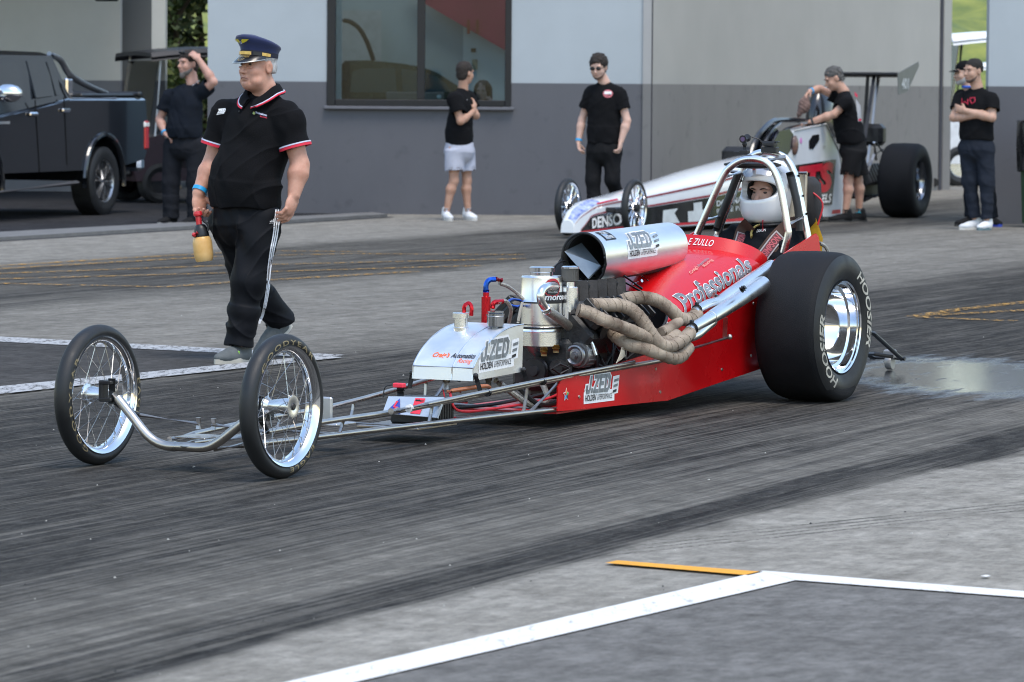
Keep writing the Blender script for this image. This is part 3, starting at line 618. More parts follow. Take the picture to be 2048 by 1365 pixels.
def wrapmat():
    m = M('header_wrap', (.10, .064, .042), .95, 0, .3, 9, 0, col2=(.45, .37, .285)); t = m.node_tree; n = t.nodes; l = t.links
    tc = n.new('ShaderNodeTexCoord'); wv = n.new('ShaderNodeTexWave'); wv.wave_type = 'BANDS'; wv.bands_direction = 'DIAGONAL'; wv.inputs['Scale'].default_value = 150; wv.inputs['Distortion'].default_value = 2.5; wv.inputs['Detail'].default_value = 3
    l.new(tc.outputs['Object'], wv.inputs['Vector']); bp = n.new('ShaderNodeBump'); bp.inputs['Strength'].default_value = .5; bp.inputs['Distance'].default_value = .002
    l.new(wv.outputs['Fac'], bp.inputs['Height']); l.new(bp.outputs[0], n['Principled BSDF'].inputs['Normal']); return m
wrapm = wrapmat()
# ---- frame rails
RU = [(-.04, .105, .118), (-.77, .14, .144), (-1.33, .17, .153), (-1.9, .21, .178), (-2.69, .285, .221), (-3.63, .312, .249)]
RL = [(-.04, .105, .092), (-.77, .14, .087), (-1.52, .185, .086), (-2.5, .262, .084), (-2.75, .268, .083)]
def interp(tab, u):
    for a, c in zip(tab, tab[1:]):
        if a[0] >= u >= c[0]: t = (a[0] - u) / (a[0] - c[0]); return Vector([a[i] + (c[i] - a[i]) * t for i in range(3)])
    return Vector(tab[-1])
for s_ in (1, -1):
    for tb, nm in ((RU, 'frame_rail'), (RL, 'frame_rail')):
        b = MB(); b.tube([(u, v * s_, w) for u, v, w in tb], .0115, 12, sub=4); part(nm, b, satin)
    for u in (-.95, -1.62, -2.36):
        b = MB(); b.tube([interp(RU, u) * 1, interp(RL, u + .03)], .008, 8)
        b.v = [(x, y * s_, z) for x, y, z in b.v]; part('frame_upright', b, satin)
    b = MB(); b.tube([interp(RL, -2.38), interp(RU, -2.62) + Vector((0, 0, -.01))], .009, 8); b.v = [(x, y * s_, z) for x, y, z in b.v]; part('frame_brace', b, satin)
for u in (-.95, -1.45, -2.0, -2.6):
    p = interp(RL, u); b = MB(); b.tube([(p.x, p.y, p.z), (p.x, -p.y, p.z)], .008, 8); part('cross_tube', b, satin)
b = MB(); p0 = LC(789, 822, .205); p1 = LC(1268, 725, .335); b.tube([p0, p0.lerp(p1, .5) + Vector((0, 0, .002)), p1], .0095, 12, sub=4); b.tube([p0 + Vector((.03, 0, 0)), p0 + Vector((-.03, 0, 0))], .014, 8); part('steering_link', b, satin)
for t_ in (.06, .37, .6): 
    q = p0.lerp(p1, t_); b = MB(); b.tube([q + Vector((.007, -.004, -.004)), q + Vector((-.007, -.004, -.004))], .017, 12); part('rail_clip', b, blk if t_ > .2 else whit)
# ---- front axle
ax = [LU(x, y, 0.) for x, y in ((229, 788), (262, 830), (297, 873), (329, 891), (370, 894), (411, 895), (440, 882), (478, 852), (516, 823))]
b = MB(); b.tube(ax, .0185, 14, sub=5); part('front_axle', b, satin)
for s_, k in ((-1, ax[0]), (1, ax[-1])):
    b = MB(); q = Vector((0, k.y + s_ * .012, k.z + .01)); b.tube([q + Vector((0, 0, -.05)), q + Vector((0, 0, .05))], .015, 10)
    b.box(q + Vector((.0, s_ * .018, .034)), (.05, .06, .016), b=.004); b.box(q + Vector((.0, s_ * .018, -.034)), (.05, .06, .016), b=.004); b.box(q + Vector((0, s_ * .04, 0)), (.045, .02, .085), b=.004); part('kingpin', b, blackm)
    b = MB(); b.tube([q + Vector((0, 0, -.04)), q + Vector((-.09, -s_ * .03, -.085)), q + Vector((-.125, -s_ * .045, -.1))], [.013, .01, .009], 8, sub=3); part('steering_arm', b, blackm)
    b = MB(); e = LC(395, 849, -.02) if s_ < 0 else LC(412, 849, .02); b.tube([q + Vector((-.125, -s_ * .045, -.1)), Vector((-.14, s_ * .03, .175))], .008, 8); b.tube([(-.14, s_ * .035, .155), (-.14, s_ * .035, .2)], .011, 8); part('tie_rod', b, satin)
b = MB(); b.box((-.1, 0, .13), (.16, .14, .006), b=.002); b.tube([(-.04, .105, .105), (.01, .0, .1), (-.04, -.105, .105)], .012, 10, sub=4); part('axle_mount', b, satin)
# ---- wire wheels
def wire_wheel(c, s_):
    R = .2775; w = MB(); o = Vector(c); A = (0, s_, 0)
    w.lathe([(-.030, .222), (-.034, .231), (-.024, .233), (-.018, .214), (-.006, .206), (.006, .206), (.018, .214), (.024, .233), (.034, .231), (.030, .222), (.016, .207), (-.016, .207)], o, A, 64, closed=True)
    wh = part('wire_wheel', w, polish, angle=50); wh['label'] = 'chrome spoked wheel with a thin black tyre'
    t = MB(); pr = []
    for k in range(20):
        a = 2 * math.pi * k / 20; pr.append((.0355 * math.sin(a) * (1 - .12 * (math.cos(a) < -.3)), .2455 + .0320 * math.cos(a)))
    t.lathe(pr, o, A, 80, closed=True); part('tyre', t, rub, wh, 60)
    h = MB(); h.lathe([(-.075, .012), (-.075, .03), (-.068, .035), (-.060, .03), (-.05, .022), (-.02, .026), (.02, .032), (.040, .030), (.045, .043), (.052, .043), (.053, .02), (.052, .018)], o, A, 24); part('hub', h, alum, wh)
    h = MB(); h.lathe([(.0515, .0), (.056, .0), (.056, .012), (.05, .016)], o, A, 12); part('hub_nut', h, blackm, wh)
    sm = None; n = 36
    for k in range(n):
        a0 = 2 * math.pi * k / n; out = k % 2; f = 1 if (k // 2) % 2 else -1; ah = a0 + f * .75; vh = .048 * s_ if out else -.064 * s_; rh = .041 if out else .033
        key = (out, f)
        p0 = Vector((math.cos(ah) * rh, vh, math.sin(ah) * rh)); p1 = Vector((math.cos(a0) * .209, .006 * s_ * (1 if out else -1), math.sin(a0) * .209))
        b = MB(); b.tube([o + p0, o + p1], .0013, 5); b.tube([o + p1.lerp(p0, .0), o + p1.lerp(p0, .07)], .003, 5); part('spoke', b, satin if k % 3 else chrom, wh)
    for txt, a_mid, dirn, span, sh in (('GOODYEAR', 95 if s_ > 0 else 190, 1, 100, .018), ('EAGLE', -65 if s_ > 0 else -10, 1, 46, .018)):
        lb = MB(); face = 1
        def fn(a, c, a_mid=a_mid, span=span):
            ang = rad(a_mid + span / 2 - a); r = .236 + c; z_ = math.sqrt(max(1e-6, 1 - ((r - .2455) / .0320) ** 2)) * .0352 + .0006
            return o + Vector((-math.cos(ang) * r if True else 0, z_, math.sin(ang) * r))
        put_text(lb, txt, fn, span, .019, .01, 0, 1.35); part('lettering', lb, goldl, wh, 0, False)
    return wh
NW = LC(563.5, 812, .455); FW_ = LC(196, 789, -.455)
wire_wheel((NW.x, .455, .2775), 1); wire_wheel((FW_.x, -.455, .2775), -1)
# ---- switch panel, battery, kill switch
b = MB(); pl = [LU(x, y, u) for x, y, u in ((777, 793, -1.70), (888, 795, -1.70), (874, 836, -1.63), (765, 826, -1.63))]; b.add(list(pl) + [q + Vector((-.012, 0, -.004)) for q in pl], [(0, 1, 2, 3), (7, 6, 5, 4), (0, 4, 5, 1), (1, 5, 6, 2), (2, 6, 7, 3), (3, 7, 4, 0)]); sp_ = part('switch_panel', b, M('panel_alloy', (.45, .51, .58), .4, .4, .05), None, 0)
def onp(a, c, d=.002): 
    q = pl[3] * (1 - a) * (1 - c) + pl[2] * a * (1 - c) + pl[1] * a * c + pl[0] * (1 - a) * c; return q + Vector((d, 0, d * .4))
b = MB(); b.add([onp(.05, .02), onp(.33, .02), onp(.22, .88)], [(0, 1, 2)]); part('warning_triangle', b, M('triangle_blue', (.03, .05, .35), .5), sp_, 0)
b = MB(); b.add([onp(x, y, .004) for x, y in ((.2, .12), (.25, .4), (.19, .4), (.22, .72), (.18, .72), (.16, .36), (.2, .36), (.16, .12))], [(0, 1, 2, 3, 4, 5, 6, 7)]); part('flash_symbol', b, M('signal_red', (.75, .03, .06), .5), sp_, 0)
b = MB(); b.add([onp(x, y) for x, y in ((.5, .1), (.68, .1), (.68, .92), (.5, .92))], [(0, 1, 2, 3)]); part('sticker', b, M('signal_red'), sp_, 0)
b = MB(); b.sphere(onp(.545, .78, .003), (.002, .008, .006), 8); b.sphere(onp(.585, .78, .003), (.002, .008, .006), 8); put_text(b, 'MOROSO', lambda a, c: onp(.61 + a, .72 + c * .9, .004), .06, .12, .01); put_text(b, 'DISCONNECT', lambda a, c: onp(.515 + a, .4 + c, .004), .15, .13, .01); part('sticker_print', b, inkm, sp_, 0, False)
b = MB(); b.box((-1.80, .04, .118), (.17, .22, .10), b=.008); 
for k in range(7): b.box((-1.80 + .022 * (k - 3), .152, .118), (.01, .008, .09), b=.002)
b.box((-1.80, .04, .173), (.18, .23, .012), b=.004); part('battery', b, blk); b = MB(); b.box((-1.74, 0, .062), (.34, .3, .012), b=.003); part('battery_tray', b, satin)
q = LC(801, 783, -.06); b = MB(); b.tube([q + Vector((0, 0, -.03)), q + Vector((0, 0, .015))], .016, 12); b.tube([q + Vector((0, 0, .0)), q + Vector((0, 0, .006))], .02, 12); ks = part('kill_switch', b, blk)
b = MB(); b.box(q + Vector((0, -.006, .025)), (.03, .052, .02), b=.004); part('switch_key', b, M('signal_red'), ks); b = MB(); b.tube([q + Vector((0, -.03, .028)), q + Vector((.0, -.075, .015)), q + Vector((0, -.085, -.03))], .0025, 6, sub=5); part('tether', b, blk, ks)
b = MB(); r0 = LC(650, 822, .0); b.box((r0.x, 0, .17), (.02, .07, .11), b=.006); b.box((r0.x - .04, .01, .113), (.16, .14, .01), b=.003); part('front_bracket', b, M('cast_alloy', (.5, .5, .5), .4, .9))
# wires along the frame
for pts, mt, r in (([(-1.86, .14, .2), (-1.9, .16, .12), (-2.3, .12, .10), (-2.7, .2, .13), (-3.0, .2, .22)], M('red_cable', (.5, .02, .03), .4), .006), ([(-1.84, .12, .21), (-1.86, .135, .1), (-1.9, .15, .09)], M('red_cable'), .003), ([(-2.0, -.05, .11), (-2.5, .0, .1), (-3.0, .1, .14)], blk, .008), ([(-2.0, .05, .19), (-2.12, .16, .21), (-2.2, .15, .2)], M('copper_wire', (.35, .12, .05), .4), .009), ([(-2.35, .1, .22), (-2.55, .17, .10), (-2.8, .12, .11), (-2.95, .0, .2)], braid, .014), ([(-2.45, .14, .2), (-2.6, .19, .1), (-2.85, .17, .12), (-3.0, .1, .25)], blk, .012)):
    b = MB(); b.tube(pts, r, 8, sub=8); part('cable', b, mt)
# ---- fuel tank
tw = .148; arc = [LC(x, y, tw) for x, y in ((946, 737), (953, 721), (965, 701), (985, 678), (1006, 662), (1026, 653), (1047, 649))]
bot = [Vector((-2.505, tw, .250)), Vector((-2.048, tw, .236))]
prf = [(q.x, q.z) for q in [bot[1]] + list(arc) + [bot[0]]]; pr2 = [prf[0]] + [(q.x, q.z) for q in spline([Vector((x, 0, z)) for x, z in prf[1:-1]], 4)] + [prf[-1]]
b = MB(); b.prism(pr2, lambda a, c, d: (a, d, c), -tw, tw); tank = part('fuel_tank', b, tankm, None, 25)
b = MB()
for y_ in (-tw, tw, .045): b.tube([(a, y_, c) for a, c in pr2[1:-1]] , .0035 if y_ != .045 else .0025, 6)
b.tube([(pr2[1][0], -tw, pr2[1][1]), (pr2[1][0], tw, pr2[1][1])], .0035, 6); b.tube([(pr2[0][0] , .045, pr2[0][1]), (pr2[1][0], .045, pr2[1][1])], .004, 6); b.tube([(pr2[0][0], tw, pr2[0][1]), (pr2[1][0], tw, pr2[1][1])], .003, 6); b.tube([(pr2[0][0], -tw, pr2[0][1]), (pr2[1][0], -tw, pr2[1][1])], .003, 6); part('weld_seam', b, M('weld_bright', (.75, .75, .75), .3, 1.), tank)
q = LC(922, 655, -.06); b = MB(); b.lathe([(-.01, .034), (.01, .034), (.012, .030), (.05, .030), (.052, .039), (.072, .039), (.075, .034), (.075, 0)], q + Vector((0, 0, -.01)), (0, 0, 1), 20); part('filler_cap', b, alum, tank)
b = MB(); b.tube([q + Vector((-.03, .0, .05)), q + Vector((-.03, .0, .09)), q + Vector((-.03, .02, .105)), q + Vector((-.03, .035, .09)), q + Vector((-.03, .035, .05))], .009, 8, sub=4); part('vent_fitting', b, redan, tank)
q = LC(991, 660, .085); b = MB(); b.lathe([(-.02, .016), (.01, .016), (.012, .03), (.016, .038), (.06, .038), (.062, .04), (.07, .04), (.072, .030), (.075, .036), (.082, .036), (.083, 0)], q, (0, 0, 1), 24); part('breather_can', b, M('chrome_dark', (.5, .52, .55), .1, 1.), tank)
for sx, sy in ((-.0, 1), (0, -1), (-.44, 1), (-.44, -1)):
    q = Vector((-2.06 + sx, sy * (tw + .006), .235)); b = MB(); b.tube([q + Vector((0, 0, .03)), q + Vector((-.01, sy * .02, -.04))], .011, 8, flat=(1, .5)); b.sphere(q + Vector((0, sy * .004, .025)), .012, 10); part('tank_bracket', b, blackm, tank)
for v_ in (.08, -.02): b = MB(); b.tube([(-2.12 - .2 * (v_ > 0) , v_, .245), (-2.12 - .2 * (v_ > 0), v_, .19)], .013, 10); b.tube([(-2.12 - .2 * (v_ > 0), v_, .235), (-2.12 - .2 * (v_ > 0), v_, .22)], .018, 6); part('outlet_fitting', b, satin, tank)
# ---- decals
def jzed(fn, W_, name='decal', parent=None):
    """fn(a, b, d) : a along 0..W_, b up, d proud of the surface"""
    H_ = W_ * .195; par = parent or D; hb = W_ * .135
    b = MB(); bf = lambda a, c, d: fn(a + .06 * W_, c + hb + .015 * W_, d)
    block_text(b, 'J.ZED', bf, W_ * .62, H_ * .93, .52, .28, .30, 0, .0012)
    b.loft([[fn(x * W_, y * W_, .0010) for x in [i * .86 / 8 for i in range(9)]] for y in (0, .07, .15)], mi=0); b.add([fn(x * W_, y * W_, .0011) for x, y in ((.77, .08), (.96, .09), (1.0, .32), (.82, .31))], [(0, 1, 2, 3)], 0)
    block_text(b, 'J.ZED', bf, W_ * .62, H_ * .93, .27, .28, .30, 1, .0035)
    for k in range(3): y0 = .10 + .068 * k; x0 = .80 + .018 * k; b.add([fn((x0 + dx) * W_, (y0 + dy) * W_, .0034) for dx, dy in ((0, 0), (.105 + .012 * k, .012), (.112 + .012 * k, .046), (.012, .034))], [(0, 1, 2, 3)], 1 if k else 2)
    put_text(b, 'HOLDEN', lambda a, c: fn(a + .03 * W_, c + .035 * W_, .0034), W_ * .31, W_ * .075, .02, .22, .95, 2)
    put_text(b, '& PERFORMANCE', lambda a, c: fn(a + .37 * W_, c + .035 * W_, .0034), W_ * .42, W_ * .07, 0, .22, .95, 2)
    return part(name, b, [whit, silv, inkm], par, 0, False)
def flat(px0, px1, v, up=None):        # surface map of a lengthwise plane from two pixels
    p0 = LC(*px0, v); p1 = LC(*px1, v); d = (p1 - p0); Lh = d.length; d.normalize(); n = Vector((0, 1, 0)); e = Vector((-d.z, 0, d.x)); e = e if e.z > 0 else -e
    return (lambda a, c, dd: p0 + d * a + e * c + n * dd), Lh
fn, Lh = flat((957, 747), (1041, 730), tw); jzed(fn, Lh * .97, 'decal', tank)
def tankfront(a, c):                   # around the curved front: a across v, c up along the profile
    s_ = .055 + c; pts = spline([Vector((q.x, 0, q.z)) for q in arc], 4)
    for p, q in zip(pts, pts[1:]):
        if (q - p).length >= s_: break
        s_ -= (q - p).length
    d = (q - p).normalized(); n = Vector((d.z, 0, -d.x)); n = n if n.z > 0 or n.x > 0 else -n
    r = p + d * s_ + n * .002; return Vector((r.x, a, r.z))
b = MB(); put_text(b, "Craig's", lambda a, c: tankfront(-.075 + a, c), .083, .028, .02, .3, 1, 0); put_text(b, 'Automatics', lambda a, c: tankfront(.016 + a, c), .118, .028, .02, .3, 1, 1); put_text(b, 'Racing', lambda a, c: tankfront(.06 + a, c - .028), .07, .024, 0, .4, 1, 0); part('decal', b, [oran, inkm], tank, 0, False)
# ---- oil tank, breather, filter, hoses
oc = Vector((-2.968, 0, 0)); orad = .094
b = MB(); b.lathe([(.285, .03), (.33, .078), (.338, orad), (.36, orad), (.40, orad), (.402, orad + .002), (.406, orad), (.42, orad), (.422, orad + .002), (.425, orad), (.535, orad), (.537, orad + .002), (.541, orad), (.645, orad), (.652, orad - .006), (.652, .05)], oc, (0, 0, 1), 40); oil = part('oil_tank', b, alum, None, 30)
for z_, h_ in ((.414, .010), (.432, .004), (.53, .007)): b = MB(); b.lathe([(z_, orad + .001), (z_, orad + .003), (z_ + h_, orad + .003), (z_ + h_, orad + .001)], oc, (0, 0, 1), 40, closed=True); part('band_clamp', b, blk, oil)
b = MB(); b.lathe([(.65, .052), (.668, .052), (.67, .058), (.69, .058), (.694, .05), (.694, 0)], oc, (0, 0, 1), 28); part('cap', b, polish, oil)
p = [LC(x, y, v) for x, y, v in ((1113, 573, .08), (1095, 574, .125), (1083, 583, .135), (1082, 602, .135), (1091, 617, .135))]
b = MB(); b.tube(p, .0185, 14, sub=5); part('inlet_elbow', b, alum, oil)
b = MB(); b.tube([p[-1] + (p[-1] - p[-2]).normalized() * -.004, p[-1] + (p[-1] - p[-2]).normalized() * .02], .0225, 12); part('hose_collar', b, polish, oil)
b = MB(); b.tube([LC(x, y, v) for x, y, v in ((1092, 619, .135), (1108, 630, .14), (1128, 645, .13), (1141, 658, .11), (1139, 668, .08), (1128, 674, .05))], .0215, 14, sub=6); part('braided_hose', b, braid, oil)
def oilmap(ang0, z0): return lambda a, c, d: oc + Vector((math.cos(rad(ang0) + 0) * 0, 0, 0)) + Vector((math.sin(rad(ang0) - a / orad) * (orad + d), math.cos(rad(ang0) - a / orad) * (orad + d), z0 + c))
om = oilmap(62, .545); b = MB(); n_ = 12
b.loft([[om(.165 * i / n_, c, .0025) for i in range(n_ + 1)] for c in (-.008, .036)], mi=0); put_text(b, 'moroso', lambda a, c: om(.012 + a, c + .002, .004), .14, .027, .03, .2, 1, 1); part('decal', b, [inkm, whit], oil, 0, False)
om2 = oilmap(52, .60); b = MB(); cc = [(.0 + .043 * math.cos(t) + .035, .043 * math.sin(t)) for t in [k * math.pi / 10 for k in range(20)]]; b.add([om2(.035, 0, .003)] + [om2(x, y, .003) for x, y in cc], [(0, i + 1, (i + 1) % 20 + 1) for i in range(20)], 0)
cc = [(.036 * math.cos(t) + .035, .032 * math.sin(t)) for t in [k * math.pi / 10 for k in range(20)]]; b.add([om2(.035, 0, .0042)] + [om2(x, y, .0042) for x, y in cc], [(0, i + 1, (i + 1) % 20 + 1) for i in range(20)], 1)
put_text(b, 'CRAIG', lambda a, c: om2(.008 + a, c - .002, .006), .054, .016, .02, 0, 1, 2); put_text(b, 'RACING', lambda a, c: om2(.012 + a, c - .022, .006), .046, .011, .02, 0, 1, 2); part('decal', b, [M('badge_red', (.35, .02, .03), .5), inkm, M('badge_grey', (.5, .52, .53), .5)], oil, 0, False)
bc = Vector((LC(1140, 600, .11).x, .11, 0)); b = MB(); b.lathe([(.43, .0), (.43, .036), (.60, .036), (.603, .033), (.603, .02), (.625, .02)], bc, (0, 0, 1), 24); br = part('breather_tank', b, alum); 
b = MB(); pr_ = [(.625, .03), (.63, .037), (.635, .037)]; b.lathe(pr_ + [(.685, .037)], bc, (0, 0, 1), 24)
for k in range(28): a_ = 2 * math.pi * k / 28; b.tube([bc + Vector((math.cos(a_) * .037, math.sin(a_) * .037, .635)), bc + Vector((math.cos(a_) * .037, math.sin(a_) * .037, .685))], .0028, 4)
part('air_filter', b, M('filter_grey', (.12, .115, .105), .6, .3), br); b = MB(); b.lathe([(.685, .04), (.692, .04), (.697, .03), (.697, 0)], bc, (0, 0, 1), 24); part('filter_lid', b, polish, br)
rf = Vector((LC(972, 620, -.11).x, -.11, 0)); zt = LC(972, 594, -.11).z; b = MB(); b.lathe([(.36, 0), (.36, .021), (zt, .021), (zt + .004, .014), (zt + .02, .014), (zt + .02, 0)], rf, (0, 0, 1), 20); fl = part('fuel_filter', b, redan)
b = MB(); z_ = zt + .02; b.tube([rf + Vector((0, 0, z_)), rf + Vector((0, 0, z_ + .035)), rf + Vector((-.01, .012, z_ + .055)), rf + Vector((-.03, .03, z_ + .058))], .012, 10, sub=4); b.tube([rf + Vector((0, 0, z_)), rf + Vector((0, 0, z_ + .012))], .016, 6); part('hose_end', b, bluan, fl)
b = MB(); b.tube([rf + Vector((-.03, .03, z_ + .058)), rf + Vector((-.06, .045, z_ + .052))], .013, 6); part('hose_nut', b, redan, fl)
b = MB(); b.tube([LC(998, 567, -.07), LC(1015, 573, -.05), LC(1032, 585, -.03), LC(1048, 600, 0)], .0085, 8, sub=6); part('braided_hose', b, braid)
b = MB(); b.tube([LC(995, 606, .02), LC(1012, 603, .03), LC(1022, 620, .03), LC(1018, 645, 0)], .009, 8, sub=6); part('braided_hose', b, braid); b = MB(); b.tube([LC(985, 616, .0), LC(988, 606, .01), LC(998, 604, .02), LC(1005, 603, .025)], .0115, 8, sub=4); part('hose_end', b, redan)
b = MB(); b.tube([LC(1046, 612, -.05), LC(1030, 613, -.06), LC(1016, 607, -.07), LC(1024, 599, -.08), LC(1044, 602, -.08)], .006, 8, sub=6); part('blue_hose', b, bluan)
b = MB(); b.tube([LC(1036, 646, -.02), LC(1040, 625, -.01), LC(1045, 605, 0)], .007, 8, sub=5); part('braided_hose', b, M('hose_cream', (.5, .47, .4), .5))
b = MB(); b.tube([LC(1098, 545, -.05), LC(1120, 525, -.08), LC(1150, 519, -.1)], .004, 8, sub=6); part('hose', b, blk)
# ---- engine
b = MB(); b.box((-3.27, 0, .25), (.62, .30, .24), b=.02); b.box((-3.27, 0, .14), (.5, .2, .1), b=.02)
for s_ in (1, -1):
    Rm = Matrix.Rotation(s_ * rad(-45), 3, 'X'); b.box((-3.28, s_ * .135, .40), (.56, .19, .14), Rm, b=.015)
eng = part('engine_block', b, castm)
for s_ in (1, -1):
    Rm = Matrix.Rotation(s_ * rad(-45), 3, 'X'); b = MB(); b.box((-3.29, s_ * .20, .475), (.56, .15, .07), Rm, b=.02)
    for k in range(9): b.box((-3.29 + .065 * (k - 4), s_ * .235, .500), (.012, .13, .03), Rm, b=.003)
    part('valve_cover', b, blackm, eng)
    for k in range(4): b = MB(); b.tube([(-3.08 - .14 * k, s_ * .21, .42), (-3.08 - .14 * k, s_ * .26, .40)], .034, 10); part('exhaust_flange', b, castm, eng)
b = MB()
for k in range(4): b.box((-3.12 - .14 * k, 0, .53), (.075, .20, .16), b=.01)
b.box((-3.33, 0, .455), (.56, .26, .05), b=.01); part('intake_manifold', b, M('manifold_grey', (.010, .0095, .009), .75, .0, .4, 12, .3, 50), eng)
for s_ in (1, -1):
    b = MB()
    for k in range(6): q = Vector((-3.06 - .095 * k, s_ * .10, .56)); b.tube([q + Vector((.05, s_ * .05, -.08)), q + Vector((-.03, 0, .06))], .022, 8, flat=(1, .35))
    part('intake_runner', b, M('manifold_grey'), eng)
    b = MB()
    for k in range(5): q = Vector((-3.1 - .12 * k, s_ * .17, .52)); b.tube([q, q + Vector((.02, s_ * .05, .03)), q + Vector((.03, s_ * .09, -.05))], .006, 6, sub=4)
    part('ignition_lead', b, blk, eng)
ap = LC(1152, 711, .17); b = MB(); b.lathe([(.0, .05), (.0, .057), (.018, .06), (.02, .058), (.03, .058), (.1, .056), (.108, .045), (.108, 0)], ap + Vector((-.01, 0, 0)), (-1, 0, 0), 28)
for k in range(16): a_ = 2 * math.pi * k / 16; b.box(ap + Vector((-.06, math.cos(a_) * .057, math.sin(a_) * .057)), (.07, .008, .008), Matrix.Rotation(a_, 3, 'X'), b=.001)
al = part('alternator', b, M('alloy_grey', (.34, .34, .34), .4, .9, .2), None)
b = MB(); b.lathe([(-.002, .016), (.01, .018), (.012, .03), (.004, .04), (.006, .047), (.014, .05), (.014, .044), (.024, .044), (.024, .0)], ap + Vector((.02, 0, 0)), (-1, 0, 0), 32); b.lathe([(-.01, .0), (-.01, .012), (.01, .014)], ap + Vector((.02, 0, 0)), (-1, 0, 0), 12); part('pulley', b, M('pulley_steel', (.30, .30, .31), .3, .9), al)
b = MB(); b.tube([ap + Vector((-.03, 0, .055)), ap + Vector((-.03, .02, .085)), ap + Vector((-.05, .05, .06)), ap + Vector((-.06, .07, .0))], .008, 8, sub=4); part('bracket', b, chrom, al)
b = MB(); b.sphere(ap + Vector((-.05, .045, .078)), .009, 8); part('terminal', b, M('yellow_plastic', (.7, .6, .02), .4), al)
cp = LC(1071, 742, .0); b = MB(); b.lathe([(.0, .02), (.0, .055), (.012, .058), (.02, .05), (.028, .058), (.04, .055), (.05, .03), (.12, .03)], Vector((-2.9, 0, cp.z)), (-1, 0, 0), 28); b.lathe([(-.012, 0), (-.012, .022), (.0, .026)], Vector((-2.9, 0, cp.z)), (-1, 0, 0), 16); part('crank_pulley', b, blackm, eng)
b = MB(); b.lathe([(0, 0), (0, .033), (.03, .036), (.06, .03)], LC(1112, 735, .11), (-1, 0, 0), 20); part('water_pump', b, castm, eng)
b = MB(); b.tube([LC(1103, 738, .12), LC(1120, 728, .14), LC(1140, 737, .17), LC(1120, 748, .14)], .006, 8, closed=True, sub=0); part('drive_belt', b, blk, eng)
for x, y, v_ in ((1112, 690, .09), (1147, 688, .13), (1088, 697, .04)): q = LC(x, y, v_); b = MB(); b.tube([q, q + Vector((0, 0, -.035))], .015, 6); b.tube([q + Vector((0, 0, -.005)), q + Vector((0, 0, -.018))], .019, 6); part('brass_fitting', b, M('brass', (.45, .30, .12), .35, .9), eng)
for k in range(14):
    rr_ = random.Random(k); u0 = -3.0 - rr_.random() * .45; b = MB(); b.tube([(u0, .16 + rr_.random() * .08, .20 + rr_.random() * .15), (u0 - .06, .2 + rr_.random() * .07, .16 + rr_.random() * .1), (u0 - .16, .2 + rr_.random() * .06, .2 + rr_.random() * .14)], .004 + .004 * rr_.random(), 6, sub=5); part('engine_wire', b, blk if k % 3 else castm, eng)
# ---- injector scoop
def scsec(u, dz, k=1.): 
    pts = []
    for i in range(25): a = math.pi * i / 24; pts.append((.110 * math.cos(a) * k, .722 + .110 * math.sin(a) * k))
    pts += [(-.108 * k, .69), (-.085 * k, .645), (-.055 * k, .615), (-.02, .604), (.02, .604), (.055 * k, .615), (.085 * k, .645), (.108 * k, .69)]
    return [(u + (-.05 * max(0, (.722 - w) / .12) if u > -3.6 else 0), v, w + dz) for v, w in pts]
rows = [scsec(-3.385 - .875 * t, .027 * t) for t in (0, .03, .2, .4, .6, .8, .97, 1)]; b = MB(); b.loft(rows, True)
inn = [scsec(-3.385, 0, .965)] + [scsec(-3.385 - .875 * t, .027 * t, .965) for t in (.2, .5, .9)]; b.loft([rows[0]] + inn, True); b.add(rows[-1], [tuple(range(len(rows[-1])))]); scoop = part('injector_scoop', b, [scoopm], None, 40, False)
scoop.data.validate()
bm_ = bmesh.new(); bm_.from_mesh(scoop.data); bmesh.ops.recalc_face_normals(bm_, faces=bm_.faces); bm_.to_mesh(scoop.data); bm_.free()
b = MB(); b.loft([scsec(-3.42, .001, .955), scsec(-4.15, .02, .955)], True); part('scoop_lining', b, M('scoop_inside', (.03, .03, .032), .6), scoop, 40)
b = MB(); b.tube([Vector(q) + Vector((.004, 0, 0)) for q in rows[0]], .006, 8, closed=True); part('rubber_edge', b, blk, scoop)
pq = [LC(1131, 503, -.098), LC(1180, 557, .012), LC(1201, 531, .05), LC(1163, 486, -.06)]; pq = [pq[0] + Vector((.012, 0, 0)), pq[1] + Vector((.02, 0, 0)), pq[2] + Vector((0, 0, 0)), pq[3]]
b = MB(); b.add(list(pq) + [q + Vector((-.004, .002, -.005)) for q in pq], [(0, 1, 2, 3), (7, 6, 5, 4), (0, 4, 5, 1), (1, 5, 6, 2), (2, 6, 7, 3), (3, 7, 4, 0)]); part('butterfly_plate', b, M('plate_blue_grey', (.20, .24, .28), .35, .6, .2), scoop, 0)
def scmap(u0, ang0): return lambda a, c, d: Vector((u0 - a, math.cos(rad(ang0) + c / .11) * (.1105 + d), .722 + .027 * (-(u0 - a) - 3.385) / .875 + math.sin(rad(ang0) + c / .11) * (.1105 + d)))
jzed(scmap(-3.62, -12), .36, 'decal', scoop)
sm_ = scmap(-3.45, 42); b = MB(); b.loft([[sm_(.105 * i / 4, .012 * j, .001) for i in range(5)] for j in range(7)], mi=0); b.loft([[sm_(.01 + .05 * i / 4, .006 + .009 * j, .002) for i in range(5)] for j in range(5)], mi=1); put_text(b, 'POWER', lambda a, c: sm_(.012 + a, c + .008, .0035), .08, .018, .03, 0, 1, 2); put_text(b, 'FUEL', lambda a, c: sm_(.02 + a, c + .042, .0035), .06, .018, .03, 0, 1, 2); part('decal', b, [inkm, M('badge_blue', (.22, .3, .42), .5), M('badge_grey')], scoop, 0, False)
b = MB(); b.box((-3.5, 0, .598), (.22, .13, .03), b=.008); part('scoop_base', b, satin, scoop)
b = MB()
